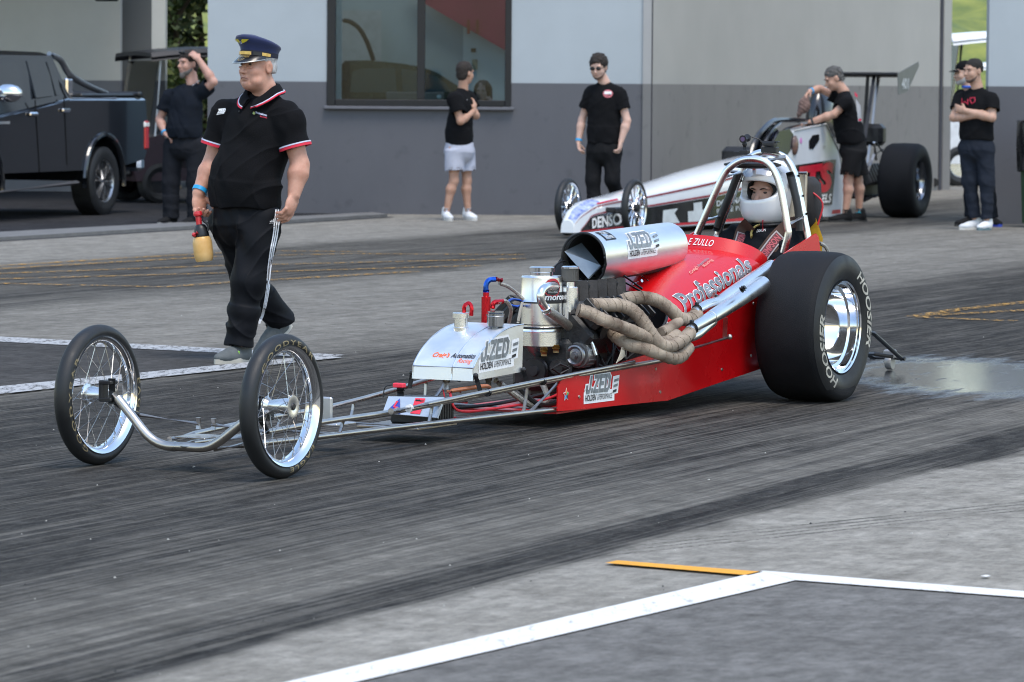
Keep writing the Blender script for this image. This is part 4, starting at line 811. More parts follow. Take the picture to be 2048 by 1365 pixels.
for p0, p1 in (((1240, 560), (1280, 582)), ((1248, 552), (1284, 578))): b.tube([LC(*p0, .08), LC(*p1, .13)], .006, 6)
part('throttle_rod', b, blk, scoop); b = MB(); b.tube([LC(1283, 552, .1), LC(1296, 562, .12)], .008, 6, flat=(1, .4)); part('throttle_arm', b, blk, scoop); b = MB(); b.tube([LC(1268, 570, .0), LC(1284, 562, .05)], .008, 8); part('fuel_rail', b, polish, scoop)
# ---- headers
Z2 = lambda x, y: (1080 + x / 5.689, 540 + y / 5.689)
hd = [[(430, 455, .20), (560, 490, .24), (720, 570, .29), (900, 640, .33), (1080, 710, .37), (1230, 780, .40), (1400, 830, .42), (1560, 740, .43)],
      [(560, 400, .20), (760, 400, .25), (920, 405, .29), (1040, 455, .33), (1150, 560, .37), (1240, 690, .40), (1340, 820, .43), (1460, 870, .45), (1600, 810, .46), (1710, 715, .46)],
      [(900, 370, .20), (1020, 325, .24), (1200, 320, .29), (1350, 360, .33), (1480, 450, .37), (1590, 550, .39), (1700, 560, .40), (1790, 500, .40)],
      [(700, 620, .20), (790, 690, .24), (900, 780, .29), (1010, 850, .34), (1180, 890, .39), (1350, 950, .43), (1500, 1000, .45), (1600, 985, .46), (1690, 880, .46)]]
for i, ch in enumerate(hd):
    pts = [LC(*Z2(x, y), v) for x, y, v in ch]; p = spline(pts, 10); r = .0305 if i else .029
    rs = [r * (1 + .035 * ((k * 7) % 9 == 0) + .015 * math.sin(k * 1.7 + i)) for k in range(len(p))]
    b = MB(); b.tube(p, rs, 16); hp = part('wrapped_header_pipe', b, wrapm, None, 80)
    b = MB()                                              # overlapping edges of the wrap, a slow helix
    k = 0; cyc = []; seg = 14
    for j in range(3, len(p) - 4, 5):
        d = (p[j + 1] - p[j]).normalized(); x_, y_, _ = basis(d); ring = []
        for a_ in range(seg): t = 2 * math.pi * a_ / seg; ring.append(p[j] + d * (.012 * math.cos(t + i)) + (x_ * math.cos(t) + y_ * math.sin(t)) * (rs[j] + .0006))
        b.tube(ring, .0016, 5, closed=True)
    part('wrap_edge', b, wrapm, hp)['kind'] = 'stuff'
b = MB(); b.tube([LC(*Z2(x, y), .40) for x, y in ((1370, 720), (1480, 660), (1580, 590))], .025, 12, sub=5); part('wrapped_header_pipe', b, wrapm)
b = MB()
for k in range(9): q = LC(*Z2(930 + k * 3, 880 + k), .33); b.tube([q, q + Vector((.02 - .004 * k, .0, -.035)), q + Vector((.055 - .01 * k, .0, -.07 + .004 * k))], .0016, 4, sub=3)
part('wrap_tail', b, M('wrap_frayed', (.5, .45, .36), .9))
Z3 = lambda x, y: (1300 + x / 6.823, 480 + y / 6.823)
def collector(pts, name='collector'):
    p = [LC(*Z3(x, y), v) for x, y, v, r in pts]; rs = [r for *_, r in pts]; b = MB(); ps = spline(p, 6); rr_ = []
    for i in range(len(pts) - 1): rr_ += [rs[i] + (rs[i + 1] - rs[i]) * k / 6 for k in range(6)]
    rr_.append(rs[-1]); b.tube(ps, rr_, 22, caps=False); b.tube([ps[-1], ps[-1] + (ps[-2] - ps[-1]).normalized() * .12], rr_[-1] * .93, 22, caps=True); return part(name, b, chrom, None, 50), ps
c1_, ps1 = collector([(520, 1245, .46, .020), (640, 1170, .46, .026), (840, 1055, .455, .030), (850, 1049, .455, .032), (1200, 830, .45, .035), (1545, 600, .45, .0375)])
c2_, ps2 = collector([(600, 985, .40, .019), (680, 940, .40, .023), (800, 880, .40, .024), (960, 830, .40, .026), (1200, 665, .40, .030), (1660, 365, .40, .0335)])
b = MB(); b.tube([LC(*Z3(x, y), .45) for x, y in ((520, 1350), (640, 1290), (740, 1200), (850, 1110))], [.02, .024, .026, .026], 14, sub=5); part('collector', b, chrom)
for q, d in ((LC(*Z3(1245, 685), .49), 0),): b = MB(); b.tube([q, q + Vector((.0, .012, .008))], .017, 6); b.tube([q + Vector((0, .01, .006)), q + Vector((0, .02, .014))], .012, 6); part('sensor_bung', b, blackm, c1_)
b = MB(); b.tube([LC(*Z3(870, 750), .38), LC(*Z3(965, 790), .40)], .013, 8); part('collector_tab', b, satin, c2_)
for X_, Y_, v_, r_ in ((640, 960, .40, .026), (570, 1215, .46, .03)): 
    q = LC(*Z3(X_, Y_), v_); d = (ps1[8] - ps1[2]).normalized(); b = MB(); b.tube([q - d * .006, q + d * .006], r_, 16); b.box(q + Vector((0, 0, r_ + .004)), (.02, .016, .014), b=.003); part('pipe_clamp', b, blackm)
b = MB(); b.tube([LC(*Z3(1030, 1060), .44), LC(*Z3(1020, 1330), .43)], .012, 8, flat=(1, .4)); b.tube([LC(*Z3(1090, 1325), .44), LC(1375, 700, .38)], .009, 10); b.sphere(LC(*Z3(1085, 1325), .445), .014, 10); part('header_bracket', b, satin)
# ---- body
sidep = [(-2.575, .076), (-3.66, .056), (-4.62, .150), (-5.32, .235), (-5.335, .60), (-5.30, .79), (-5.0, .725), (-4.66, .64), (-4.1, .515), (-3.575, .388), (-3.50, .285), (-3.0, .247), (-2.70, .226), (-2.62, .215), (-2.585, .19)]
def vb(u, w): return .300 + .03 * min(1, max(0, (-u - 3.6) / 1.0)) + (.012 if -4.9 < u < -3.6 else 0) * math.sin(math.pi * min(1, max(0, (w - .1) / .5))) - .012 * (u > -2.75) * (u + 2.75) / .175
topE = [(-2.578, .185), (-2.60, .207), (-2.64, .220), (-2.70, .226), (-3.0, .247), (-3.50, .285), (-3.575, .388), (-4.1, .515), (-4.66, .64), (-5.0, .725), (-5.27, .785), (-5.30, .77), (-5.325, .70), (-5.335, .60)]
botE = [(-2.578, .077), (-3.66, .056), (-4.62, .150), (-5.335, .237)]
def lerpE(tab, u):
    for (u0, w0), (u1, w1) in zip(tab, tab[1:]):
        if u0 >= u >= u1: return w0 + (w1 - w0) * (u0 - u) / (u0 - u1)
    return tab[-1][1]
for s_ in (1, -1):
    us = sorted(set([u for u, _ in topE + botE] + [-2.6 - .07 * k for k in range(39)]), reverse=True); us = [u for u in us if (s_ > 0 or u < -4.2)]; b = MB()
    R0 = [[Vector((u, s_ * vb(u, lerpE(botE, u) + (lerpE(topE, u) - lerpE(botE, u)) * k / 10), lerpE(botE, u) + (lerpE(topE, u) - lerpE(botE, u)) * k / 10)) for k in range(11)] for u in us]
    R1 = [[q - Vector((0, s_ * .006, 0)) for q in r] for r in R0]; b.loft(R0); b.loft(R1); b.loft([[r[0] for r in R0], [r[0] for r in R1]]); b.loft([[r[-1] for r in R0], [r[-1] for r in R1]]); b.loft([R0[0], R1[0]]); b.loft([R0[-1], R1[-1]])
    side = part('side_panel', b, redp, None, 30)
    if s_ > 0: near_side = side
    for u, w in ((-3.05, .20), (-3.53, .21), (-3.58, .10), (-4.5, .22), (-2.76, .13), (-4.52, .47), (-4.2, .17)):
        b = MB(); b.lathe([(0, .008), (.003, .007), (.003, 0)], Vector((u, s_ * (vb(u, w) + .0005), w)), (0, s_, 0), 10); part('rivet', b, satin, side)
b = MB(); b.prism([(-2.6, .27), (-3.66, .27), (-4.62, .30), (-5.32, .30), (-5.32, -.30), (-4.62, -.30), (-3.66, -.27), (-2.6, -.27)], lambda a, c, d: (a, c, d + (.0 if a > -3.7 else (-a - 3.66) * .098)), .062, .07); part('belly_pan', b, redd)
def cowlp(s_, a, e=0.):
    fr = Vector((-3.565 - .255 * max(0., math.cos(a)) ** .8, .306 * math.sin(a), .385 + .157 * max(0., math.cos(a)) ** .8)); re = Vector((-4.655 + .185 * max(0., math.cos(a)) ** .8, .325 * math.sin(a), .637 + .095 * max(0., math.cos(a)) ** .8))
    q = fr.lerp(re, s_); q.z += .02 * math.sin(math.pi * s_) * math.cos(a); n = Vector((.15, math.sin(a), math.cos(a))).normalized(); return q + n * e
na = 32; A_ = [-math.pi / 2 + math.pi * i / na for i in range(na + 1)]; A_ = [max(-1.5707, min(1.5707, a)) for a in A_]
b = MB(); b.loft([[cowlp(s_, a) for a in A_] for s_ in [i / 14 for i in range(15)]]); b.loft([[cowlp(s_, a, -.006) for a in A_] for s_ in (1, 0)]); cowl = part('cowl', b, redp, None, 50)
b = MB(); b.tube([cowlp(0, a, .001) for a in A_], .007, 8); part('cowl_edge_trim', b, blk, cowl)
def lipp(t, a): q = cowlp(1, a); k = .75 + .25 * math.cos(a); return q + Vector((-.035 * t, math.sin(a) * .004 * t, .062 * t * k))
b = MB(); b.loft([[lipp(t, a) for a in A_] for t in (0, .33, .66, 1)]); b.loft([[lipp(t, a) + Vector((-.006, 0, -.002)) for a in A_] for t in (1, 0)]); lip = part('cockpit_lip', b, redp, None, 50)
lw = MB(); put_text(lw, 'E ZULLO', lambda a, c: lipp(.22 + c, .02 + a) + Vector((.004, 0, .001)), .40, .5, .005, .3, 1.1); part('lettering', lw, whit, lip, 0, False)
b = MB(); b.box((-3.86, 0, .33), (.008, .56, .36), b=.002); part('firewall', b, blackm)
b = MB(); b.box((-5.33, 0, .48), (.01, .60, .44), b=.003); part('rear_bulkhead', b, redd)
# lettering along the cowl
def cowlmap(sa, aa, sb, ab, hs):       # from (s, angle) at the left to the right end; hs: angle per unit height
    def fn(a, c, e=.002): s_ = sa + (sb - sa) * a; an = aa + (ab - aa) * a - hs * c; return cowlp(s_, an, e)
    return fn
def cowl_pix(x, y):
    best = None
    for i in range(60):
        for j in range(60):
            s_ = i / 59; a = .05 + 1.5 * j / 59; P = cowlp(s_, a); Wd = O1 + UU * P.x + VV * P.y + Vector((0, 0, P.z)); q = CR.transposed() @ (Wd - CAM)
            e = (1024 + FPX * q.x / -q.z - x) ** 2 + (682.5 - FPX * q.y / -q.z - y) ** 2
            if best is None or e < best[0]: best = (e, s_, a)
    return best[1:]
qc = [cowl_pix(1369, 624), cowl_pix(1504, 541), cowl_pix(1342, 591), cowl_pix(1484, 511)]
def prof_map(a, c, e): 
    f = lambda i: (qc[0][i] * (1 - a) + qc[1][i] * a) * (1 - c) + (qc[2][i] * (1 - a) + qc[3][i] * a) * c
    return cowlp(f(0), f(1), e)
b = MB(); put_text(b, 'Professionals', lambda a, c: prof_map(a, c, .004), 1, .95, .035, 0, 1, 0, ('Professionals', .015, 0, 1)); put_text(b, 'Professionals', lambda a, c: prof_map(a, c, .006), 1, .95, .015, 0, 1, 1); part('lettering', b, [whit, silv], cowl, 0, False)
s3, a3_ = cowl_pix(1381, 549); s4, a4_ = cowl_pix(1418, 519)
def craig_map(a, c, e): return cowlp(s3 + (s4 - s3) * a, a3_ + (a4_ - a3_) * a - .11 * c, e)
b = MB(); put_text(b, "Craig's", lambda a, c: craig_map(a, c, .005), .42, .6, .01, .2, 1, 0); put_text(b, 'Automatics', lambda a, c: craig_map(.44 + a, c, .005), .56, .6, .01, .2, 1, 1); put_text(b, 'Racing', lambda a, c: craig_map(.5 + a, c - .75, .005), .5, .6, 0, .3, 1, 0); part('lettering', b, [M('pale_orange', (.75, .35, .25), .5), M('grey_print', (.25, .22, .24), .5)], cowl, 0, False)
# coloured star: on cowl front and on the side panel
def star(fn, R, cols, name, parent):
    b = MB(); P_ = [(math.sin(k * math.pi / 5) * (R if k % 2 == 0 else R * .48), math.cos(k * math.pi / 5) * (R if k % 2 == 0 else R * .48)) for k in range(10)]
    b.add([fn(0, 0, .0012)] + [fn(x * 1.22, y * 1.22, .0012) for x, y in P_], [(0, i + 1, (i + 1) % 10 + 1) for i in range(10)], 0)
    for k in range(5):
        i = [(2 * k - 1) % 10, 2 * k, (2 * k + 1) % 10]; b.add([fn(0, 0, .0024)] + [fn(*P_[j], .0024) for j in i], [(0, 1, 2, 3)], k + 1)
    part(name, b, cols, parent, 0, False)
cols = [whit] + [M('star_' + n_, c_, .4) for n_, c_ in (('orange', (.75, .25, .03)), ('green', (.05, .35, .12)), ('dark', (.02, .02, .03)), ('blue', (.03, .30, .65)), ('red', (.6, .02, .03)))]
sp0 = LC(1137, 790, .305); star(lambda a, c, e: Vector((sp0.x - a, vb(sp0.x, .13) + e, sp0.z + c)), .026, cols, 'star_decal', near_side)
s5, a5_ = cowl_pix(1322, 650)
star(lambda a, c, e: cowlp(min(.9, max(0.0, s5 + a * 1.0)), a5_ + .08 - c * 2.6, e + .001), .09, [whit, M('star_grey', (.25, .26, .27), .4, .4), M('star_blue'), M('star_red'), M('star_grey'), M('star_pink', (.7, .25, .28), .4)], 'star_decal', cowl)
pA = LC(1169, 809, .305); pB = LC(1240, 800, .305)
dj = Vector((pB.x - pA.x, 0, pB.z - pA.z)); Lj = dj.length; dj.normalize(); ej = Vector((-dj.z, 0, dj.x)); ej = ej if ej.z > 0 else -ej
jzed(lambda a, c, e: (lambda q: Vector((q.x, vb(q.x, q.z) + e, q.z)))(Vector((pA.x, 0, pA.z)) + dj * a + ej * c), Lj, 'decal', near_side)
# ---- roll cage
def pipe(px, u, r=.018, mat=chrom, name='roll_hoop', n=14):
    b = MB(); b.tube([LU(x, y, u) for x, y in px], r, n, sub=6); return part(name, b, mat)
pipe(((1391, 476), (1413, 426), (1446, 354), (1464, 332), (1486, 320), (1510, 318), (1533, 325), (1549, 343), (1560, 372), (1568, 412), (1575, 455), (1576, 470), (1567, 506)), -5.08)
pipe(((1434, 474), (1444, 442), (1462, 400), (1482, 345), (1498, 318), (1520, 306), (1548, 307), (1572, 318), (1588, 345), (1598, 385), (1606, 425), (1614, 466), (1618, 484)), -5.34)
for x0, y0, x1, y1, v0 in ((1408, 440, 1446, 432, -.22), (1577, 449, 1606, 434, .25), (1446, 354, 1484, 345, -.16)):
    b = MB(); b.tube([LU(x0, y0, -5.08), LU(x1, y1, -5.34)], .0125, 10); part('cage_brace', b, chrom)
b = MB(); b.tube([LU(1530, 322, -5.09), LU(1568, 316, -5.34)], .019, 12); part('cage_brace', b, satin)
b = MB(); b.tube([LU(1472, 326, -5.1), LU(1500, 314, -5.33)], .016, 12); part('cage_brace', b, satin)
for px in (((1436, 462), (1446, 432), (1463, 392), (1480, 348)), ((1583, 345), (1593, 385), (1600, 420), (1603, 462))):
    b = MB(); b.tube([LU(x, y, -5.32) + Vector((.025, 0, 0)) for x, y in px], .019, 12, sub=4); part('cage_padding', b, blk)
for x, y in ((1458, 408), (1476, 362), (1591, 352), (1600, 392), (1608, 428)): q = LU(x, y, -5.34); b = MB(); b.tube([q + Vector((0, 0, -.005)), q + Vector((0, 0, .005))], .0225, 12); part('cable_tie', b, blk)
b = MB(); q = LU(1505, 330, -5.2); b.sphere(q, (.05, .16, .02), 14); part('head_padding', b, blk)
# action cameras on the cage
q = LU(1489, 316, -5.1); c_ = MB(); c_.box(q + Vector((0, 0, .03)), (.03, .05, .018), b=.004); c_.tube([q + Vector((0, 0, .03)), q + Vector((.0, .0, .075))], .008, 8); c_.box(q + Vector((0, -.03, .026)), (.02, .05, .008), b=.002); ac = part('camera_mount', c_, blk)
c_ = MB(); c_.tube([q + Vector((-.03, .0, .098)), q + Vector((.022, 0, .092))], .0195, 16); c_.sphere(q + Vector((0, 0, .068)), .013, 10); part('camera', c_, blk, ac); c_ = MB(); c_.lathe([(0, .012), (.003, .012), (.003, 0)], q + Vector((.022, 0, .092)), (1, 0, 0), 14); part('lens', c_, M('lens_violet', (.05, .03, .12), .05, 0, coat=1), ac)
c_ = MB(); c_.tube([q + Vector((-.02, .02, .105)), q + Vector((-.04, .07, .085)), q + Vector((-.05, .08, .03)), q + Vector((-.04, .06, .01))], .003, 6, sub=5); part('camera_cable', c_, blk, ac)
q = LU(1540, 306, -5.3); c_ = MB(); c_.box(q + Vector((0, 0, .015)), (.04, .085, .03), b=.004); c_.box(q + Vector((0, 0, .042)), (.045, .065, .02), b=.004); c_.box(q + Vector((0, 0, .055)), (.02, .1, .006), b=.002); part('camera_mount', c_, blk)
# ---- parachute pack and rear details
b = MB(); q = LC(1626, 405, .05); b.box((-5.52, .12, .93), (.16, .22, .25), Matrix.Rotation(rad(8), 3, 'Y'), b=.035); ch = part('parachute_pack', b, M('pack_fabric', (.02, .018, .018), .85, 0, .3, 8, .5, 25), None, 50)
b = MB(); b.tube([(-5.49, .20, .85), (-5.50, .235, .75), (-5.52, .22, .66)], .03, 6, flat=(1, .3)); part('yellow_strap', b, M('strap_yellow', (.65, .36, .02), .7), ch)
b = MB(); b.tube([(-5.46, .2, 1.0), (-5.48, .27, .93), (-5.47, .25, .82)], .005, 6, sub=4); part('release_cable', b, M('red_cable'), ch)
b = MB(); b.box((-5.42, .1, .96), (.02, .22, .24), b=.004); b.tube([(-5.4, -.2, 1.08), (-5.4, .22, 1.08)], .008, 8); part('pack_frame', b, satin, ch)
b = MB(); b.tube([(-5.36, .30, .74), (-5.41, .33, .70), (-5.42, .33, .6), (-5.38, .31, .55)], .01, 8, sub=5); part('fuel_line', b, braid)
b = MB(); b.tube([(-5.3, .07, .33), (-6.2, .05, .17), (-6.98, .03, .07)], .012, 8); wbp = [LC(1748, 668, .1), LC(1803, 718, .1), LC(1746, 708, .0), LC(1785, 714, .08)]
b = MB(); b.tube([(-5.34, .1, .45), wbp[0], wbp[1]], .0125, 10); b.tube([(-5.34, -.1, .45), wbp[1] + Vector((0, -.16, 0))], .0125, 10); b.tube([(-5.34, .08, .17), wbp[2], wbp[3]], .011, 10); b.tube([wbp[1] + Vector((0, -.18, 0)), wbp[1] + Vector((0, .02, 0))], .011, 10); wh_ = part('wheelie_bar', b, blackm)
q = LC(1780, 718, .04); b = MB(); b.lathe([(-.018, .0), (-.018, .036), (-.012, .04), (.012, .04), (.018, .036), (.018, 0)], Vector((q.x, q.y, .042)), (0, 1, 0), 20); b.box((q.x, q.y, .085), (.06, .06, .05), b=.008); part('castor', b, M('castor_grey', (.3, .3, .3), .4, .5), wh_)
b = MB(); b.tube([(-4.715, -.5, .36), (-4.715, .5, .36)], .045, 16); b.sphere((-4.715, 0, .36), (.16, .14, .15), 20); part('rear_axle', b, castm)
# ---- rear slicks
def slick(s_):
    R = .362; o = Vector((-4.715, s_ * .567, R - .002)); hw = .168
    pr = [(-.135, .215), (-.150, .23), (-.166, .26), (-.170, .295), (-.163, .325), (-.148, .347), (-.12, .357), (-.06, .3605), (0, .362), (.06, .3605), (.12, .357), (.148, .347), (.163, .325), (.170, .295), (.166, .26), (.150, .23), (.135, .215), (.10, .20), (-.10, .20)]
    t = MB(); t.lathe(pr, o, (0, s_, 0), 96, closed=True)
    t.v = [(x, y * (1 + .03 * max(0, (.07 - z) / .07)) if True else y, max(z, .0015 + .06 * 0)) for x, y, z in t.v]
    w = MB(); w.lathe([(.150, .214), (.155, .222), (.147, .224), (.138, .205), (.105, .200), (.098, .184), (.05, .178), (.035, .168), (-.005, .155), (-.03, .12), (-.038, .075), (-.022, .062), (-.022, 0)], o, (0, s_, 0), 64, caps=False)
    w.lathe([(.141, .212), (.10, .205), (-.12, .205), (-.14, .22)], o, (0, s_, 0), 48, caps=False)
    wh = part('slick_wheel', w, polish, angle=40); wh['label'] = 'polished deep-dish wheel with a wide black slick'
    part('tyre', t, slickm, wh, 50)
    sw = MB(); sw.lathe([(.1515, .232), (.168, .262), (.1718, .294), (.165, .324), (.152, .345)], o, (0, s_, 0), 96); sw.f = [f for f in sw.f if len(f) == 4]; sw.m = [0] * len(sw.f); sw.v = [(x, y, max(z, .003)) for x, y, z in sw.v]; part('sidewall', sw, rub, wh, 60)
    for k in range(5): a = 2 * math.pi * k / 5 + .3; b = MB(); b.tube([o + Vector((math.cos(a) * .06, s_ * -.04, math.sin(a) * .06)), o + Vector((math.cos(a) * .06, s_ * -.005, math.sin(a) * .06))], .01, 6); part('wheel_stud', b, blackm, wh)
    for k in range(10): a = 2 * math.pi * k / 10 + .1; b = MB(); b.lathe([(0, .006), (.005, .005), (.005, 0)], o + Vector((math.cos(a) * .19, s_ * .0885, math.sin(a) * .19)), (0, s_, 0), 8); part('bead_bolt', b, satin, wh)
    if s_ > 0:
        for txt, mid, span in (('HOOSIER', 20, 84), ('HOOSIER', 208, 84)):
            lb = MB()
            def fn(a, c, mid=mid, span=span):
                ang = rad(mid + span / 2 - a); r = .262 + c; k = min(1, max(0, (r - .262) / .062)); h = .1685 + .0045 * math.sin(k * math.pi) - .003 * k + .0012; return o + Vector((-math.cos(ang) * r, h, math.sin(ang) * r))
            put_text(lb, txt, fn, span, .050, .022, .3, 1.0); part('lettering', lb, creaml, wh, 0, False)
slick(1); slick(-1)
# ================================================================== WHITE REAR-ENGINED DRAGSTER
def frame(th, O):
    U = Vector((-math.sin(th), -math.cos(th), 0)); V = Vector((math.cos(th), -math.sin(th), 0))
    def lc(x, y, v): P = PL(x, y, O + V * v, V) - O; return Vector((P.dot(U), v, P.z))
    def lu(x, y, u): P = PL(x, y, O + U * u, U) - O; return Vector((u, P.dot(V), P.z))
    return U, V, lc, lu
T2 = rad(24); V2 = Vector((math.cos(T2), -math.sin(T2), 0)); O2 = G(1268, 474.5) - V2 * .36; U2, V2, L2, L2U = frame(T2, O2)
WD = thing('dragster', 'long white rear-engined dragster with rear wing parked by the grey wall', 'dragster', O2, math.atan2(U2.y, U2.x))
def pw(name, mb, mat, parent=None, angle=35, fix=True): return mb.build(name, mat, parent or WD, angle, fix)
wpaint = M('white_gloss_paint', (.74, .76, .79), .2, 0, .03, 4, coat=.8); stripe = M('dark_red_stripe', (.25, .01, .03), .3, coat=.5); bpaint = M('black_gloss_paint', (.012, .012, .015), .2, 0, coat=.7)
cp_ = [L2(x, y, v) for x, y, v in ((1147, 452, .065), (1160, 434, .085), (1190, 413, .12), (1227, 404, .15), (1297, 393, .20), (1419, 367, .26), (1520, 338, .31), (1600, 318, .34), (1680, 300, .36))]
bp_ = [L2(x, y, v) for x, y, v in ((1147, 472, .07), (1162, 470, .09), (1192, 465, .125), (1235, 459, .16), (1297, 457, .22), (1419, 450, .28), (1520, 444, .32), (1600, 440, .35), (1680, 434, .37))]
tp_ = [L2(x, y, 0) for x, y in ((1131, 441), (1150, 420), (1186, 402), (1222, 393), (1293, 378), (1419, 341), (1490, 318), (1570, 300), (1650, 285))]
NS = 9
def row(i):
    c, bo, t = cp_[i], bp_[i], tp_[i]; u = (c.x + bo.x) / 2; c = Vector((u, c.y, c.z)); bo = Vector((u, bo.y, max(.06, bo.z))); r = [bo.lerp(c, k / 4) for k in range(5)] + [Vector((u, c.y * math.cos(a), c.z + (t.z - c.z) * math.sin(a))) for a in (.35, .7, 1.05, 1.35)] + [Vector((u, 0, t.z))]
    return r + [Vector((q.x, -q.y, q.z)) for q in reversed(r[:-1])]
rows = [row(i) for i in range(NS)]; b = MB(); b.loft(rows, False); b.add(rows[0], [tuple(range(len(rows[0])))]); b.add(rows[-1], [tuple(range(len(rows[0])))])
b.loft([[r[0], r[-1]] for r in rows]); pw('body', b, wpaint)
def sidemap(t, h, off):           # t 0..NS-1 along, h 0 bottom .. 1 chine
    i = min(NS - 2, int(t)); f = t - i; r0, r1 = rows[i], rows[i + 1]; k = min(3, int(h * 4)); g = h * 4 - k
    q = (r0[k].lerp(r0[k + 1], g)).lerp(r1[k].lerp(r1[k + 1], g), f); return q + Vector((0, off, 0))
def band(name, hlo, hhi, mat, t0, t1, off, n=24):
    b = MB(); b.loft([[sidemap(t0 + (t1 - t0) * i / n, hlo(i / n) if callable(hlo) else hlo, off), sidemap(t0 + (t1 - t0) * i / n, hhi(i / n) if callable(hhi) else hhi, off)] for i in range(n + 1)]); return pw(name, b, mat, None, 30)
band('black_side_band', .08, lambda f: .15 + min(.5, f * 4), bpaint, 1.0, 6.4, .004); band('pinstripe', .03, .09, M('bright_red_stripe', (.5, .01, .03), .3), .9, 8, .005); band('pinstripe', lambda f: .17 + min(.5, f * 4), lambda f: .22 + min(.5, f * 4), stripe, 1.0, 6.3, .006); band('pinstripe', .95, 1., stripe, .2, 8, .006)
b = MB(); put_text(b, 'DENSO', lambda a, c: sidemap(1.72 + a, .17 + c, .010), 1.45, .40, .03, 0, 1); pw('lettering', b, whit, None, 0, False)
b = MB(); put_text(b, 'DOMINATOR', lambda a, c: sidemap(5.12 + a, .42 + c, .010), .75, .12, .03, 0, 1); put_text(b, 'RACE PARTS', lambda a, c: sidemap(5.12 + a, .26 + c, .010), .75, .09, .01, 0, 1)
pw('lettering', b, M('pale_grey_print', (.5, .53, .54), .5), None, 0, False); b = MB(); b.add([sidemap(4.62 + x, y, .01) for x, y in ((0, .1), (.3, .1), (.3, .38), (.24, .38), (.24, .58), (.1, .58), (.1, .38), (0, .38))], [(0, 1, 2, 7), (3, 4, 5, 6)]); pw('emblem', b, M('pale_grey_print'), None, 0, False); b = MB(); b.add([sidemap(4.2 + x, y, .01) for x, y in ((0, .1), (.28, .1), (.2, .38), (.26, .5), (.02, .5))], [(0, 1, 2, 3, 4)]); pw('emblem', b, M('pale_grey_print'), None, 0, False)
# nose graphic on the upper surface
def topmap(t, h, off): i = min(NS - 2, int(t)); f = t - i; r0, r1 = rows[i], rows[i + 1]; k = 4 + min(4, int(h * 5)); g = h * 5 - (k - 4); return (r0[k].lerp(r0[k + 1], g)).lerp(r1[k].lerp(r1[k + 1], g), f) + Vector((.003, off * .5, off))
ng = M('nose_blue', (.05, .10, .42), .4, 0, .3, 9, col2=(.5, .58, .68), vscale=14)if False else M('nose_blue', (.03, .06, .36), .35, 0, .3, 16, col2=(.55, .62, .70))
b = MB(); b.loft([[topmap(.1 + 2.2 * i / 10, .1 + .9 * j / 5, .006) for j in range(6)] for i in range(11)]); pw('nose_graphic', b, ng, None, 50)
b = MB(); b.loft([[topmap(2.1 + 1.0 * i / 4, h, .008) for h in (.06, .25)] for i in range(5)]); pw('pinstripe', b, M('bright_red_stripe'), None, 30)
b = MB(); q = L2(1226, 420, .17); b.box((q.x, .17, q.z), (.22, .14, .05), b=.01); b.tube([(q.x, .1, q.z), (-.0, .33, .285)], .02, 8); b.tube([(q.x, -.1, q.z), (-.0, -.33, .285)], .02, 8); pw('front_suspension', b, blackm)
# cockpit section
cq = [L2(x, y, .37) for x, y in ((1544, 326), (1562, 296), (1588, 262), (1651, 249), (1678, 303), (1690, 368), (1684, 432), (1540, 440))]
b = MB(); b.prism([(q.x, q.z) for q in cq], lambda a, c, d: (a, d, c), .29, .37); ck = pw('cockpit', b, wpaint, None, 30)
b = MB(); b.box(((cq[1].x + cq[4].x) / 2, -.03, .50), (cq[1].x - cq[4].x, .62, .7), b=.05); pw('cockpit_tub', b, blackm, ck)
b = MB(); b.tube([cq[3], cq[4], cq[5], cq[6]], .014, 8); b.tube([cq[2], cq[3]], .012, 8); pw('edge_trim', b, M('trim_cream', (.5, .5, .46), .4), ck)
wq = [L2(x, y, .378) for x, y in ((1619, 282), (1626, 271), (1639, 269), (1639, 281), (1627, 299), (1619, 298))]; b = MB(); b.prism([(q.x, q.z) for q in wq], lambda a, c, d: (a, d, c), .368, .376); pw('side_window', b, bpaint, ck)
oq = [L2(x, y, .378) for x, y in ((1545, 318), (1548, 285), (1560, 263), (1580, 258), (1588, 270), (1588, 292), (1576, 310), (1560, 320))]; b = MB(); b.prism([(q.x, q.z) for q in oq], lambda a, c, d: (a, d, c), .365, .374); pw('helmet_opening', b, M('dark_tint', (.03, .035, .045), .15, 0, coat=.5), ck)
for px, r_ in ((((1497, 322), (1510, 282), (1526, 258), (1548, 242), (1580, 240), (1612, 243)), .03), (((1520, 316), (1532, 280), (1545, 258), (1560, 246)), .022), (((1545, 316), (1552, 284), (1568, 262), (1600, 252)), .022)):
    b = MB(); b.tube([L2(x, y, .30) for x, y in px], r_, 8, sub=4); b2 = MB(); b2.tube([L2(x, y, -.12) for x, y in px], r_, 8, sub=4); pw('canopy_frame', b, bpaint, ck); pw('canopy_frame', b2, bpaint, ck)
pts = [L2(x, y, .28) for x, y in ((1500, 320), (1512, 284), (1526, 261), (1548, 246), (1560, 262), (1545, 318))]; b = MB(); b.prism([(q.x, q.z) for q in pts], lambda a, c, d: (a, d, c), .25, .265); pw('windscreen', b, glass('screen_tint', (.28, .28, .36), .1), ck)
hc = L2(1576, 291, .30); b = MB(); b.sphere((hc.x, .382, hc.z), (.08, .03, .11), 14); pw('driver_visor', b, M('visor_dark', (.03, .05, .06), .2, col2=(.2, .1, .07)), ck)
tb = [L2(x, y, .385) for x, y in ((1590, 331), (1672, 319), (1664, 410), (1590, 412))]; b = MB(); b.add([q + Vector((0, .002, 0)) for q in tb], [(0, 1, 2, 3)]); pw('name_panel', b, bpaint, ck, 0)
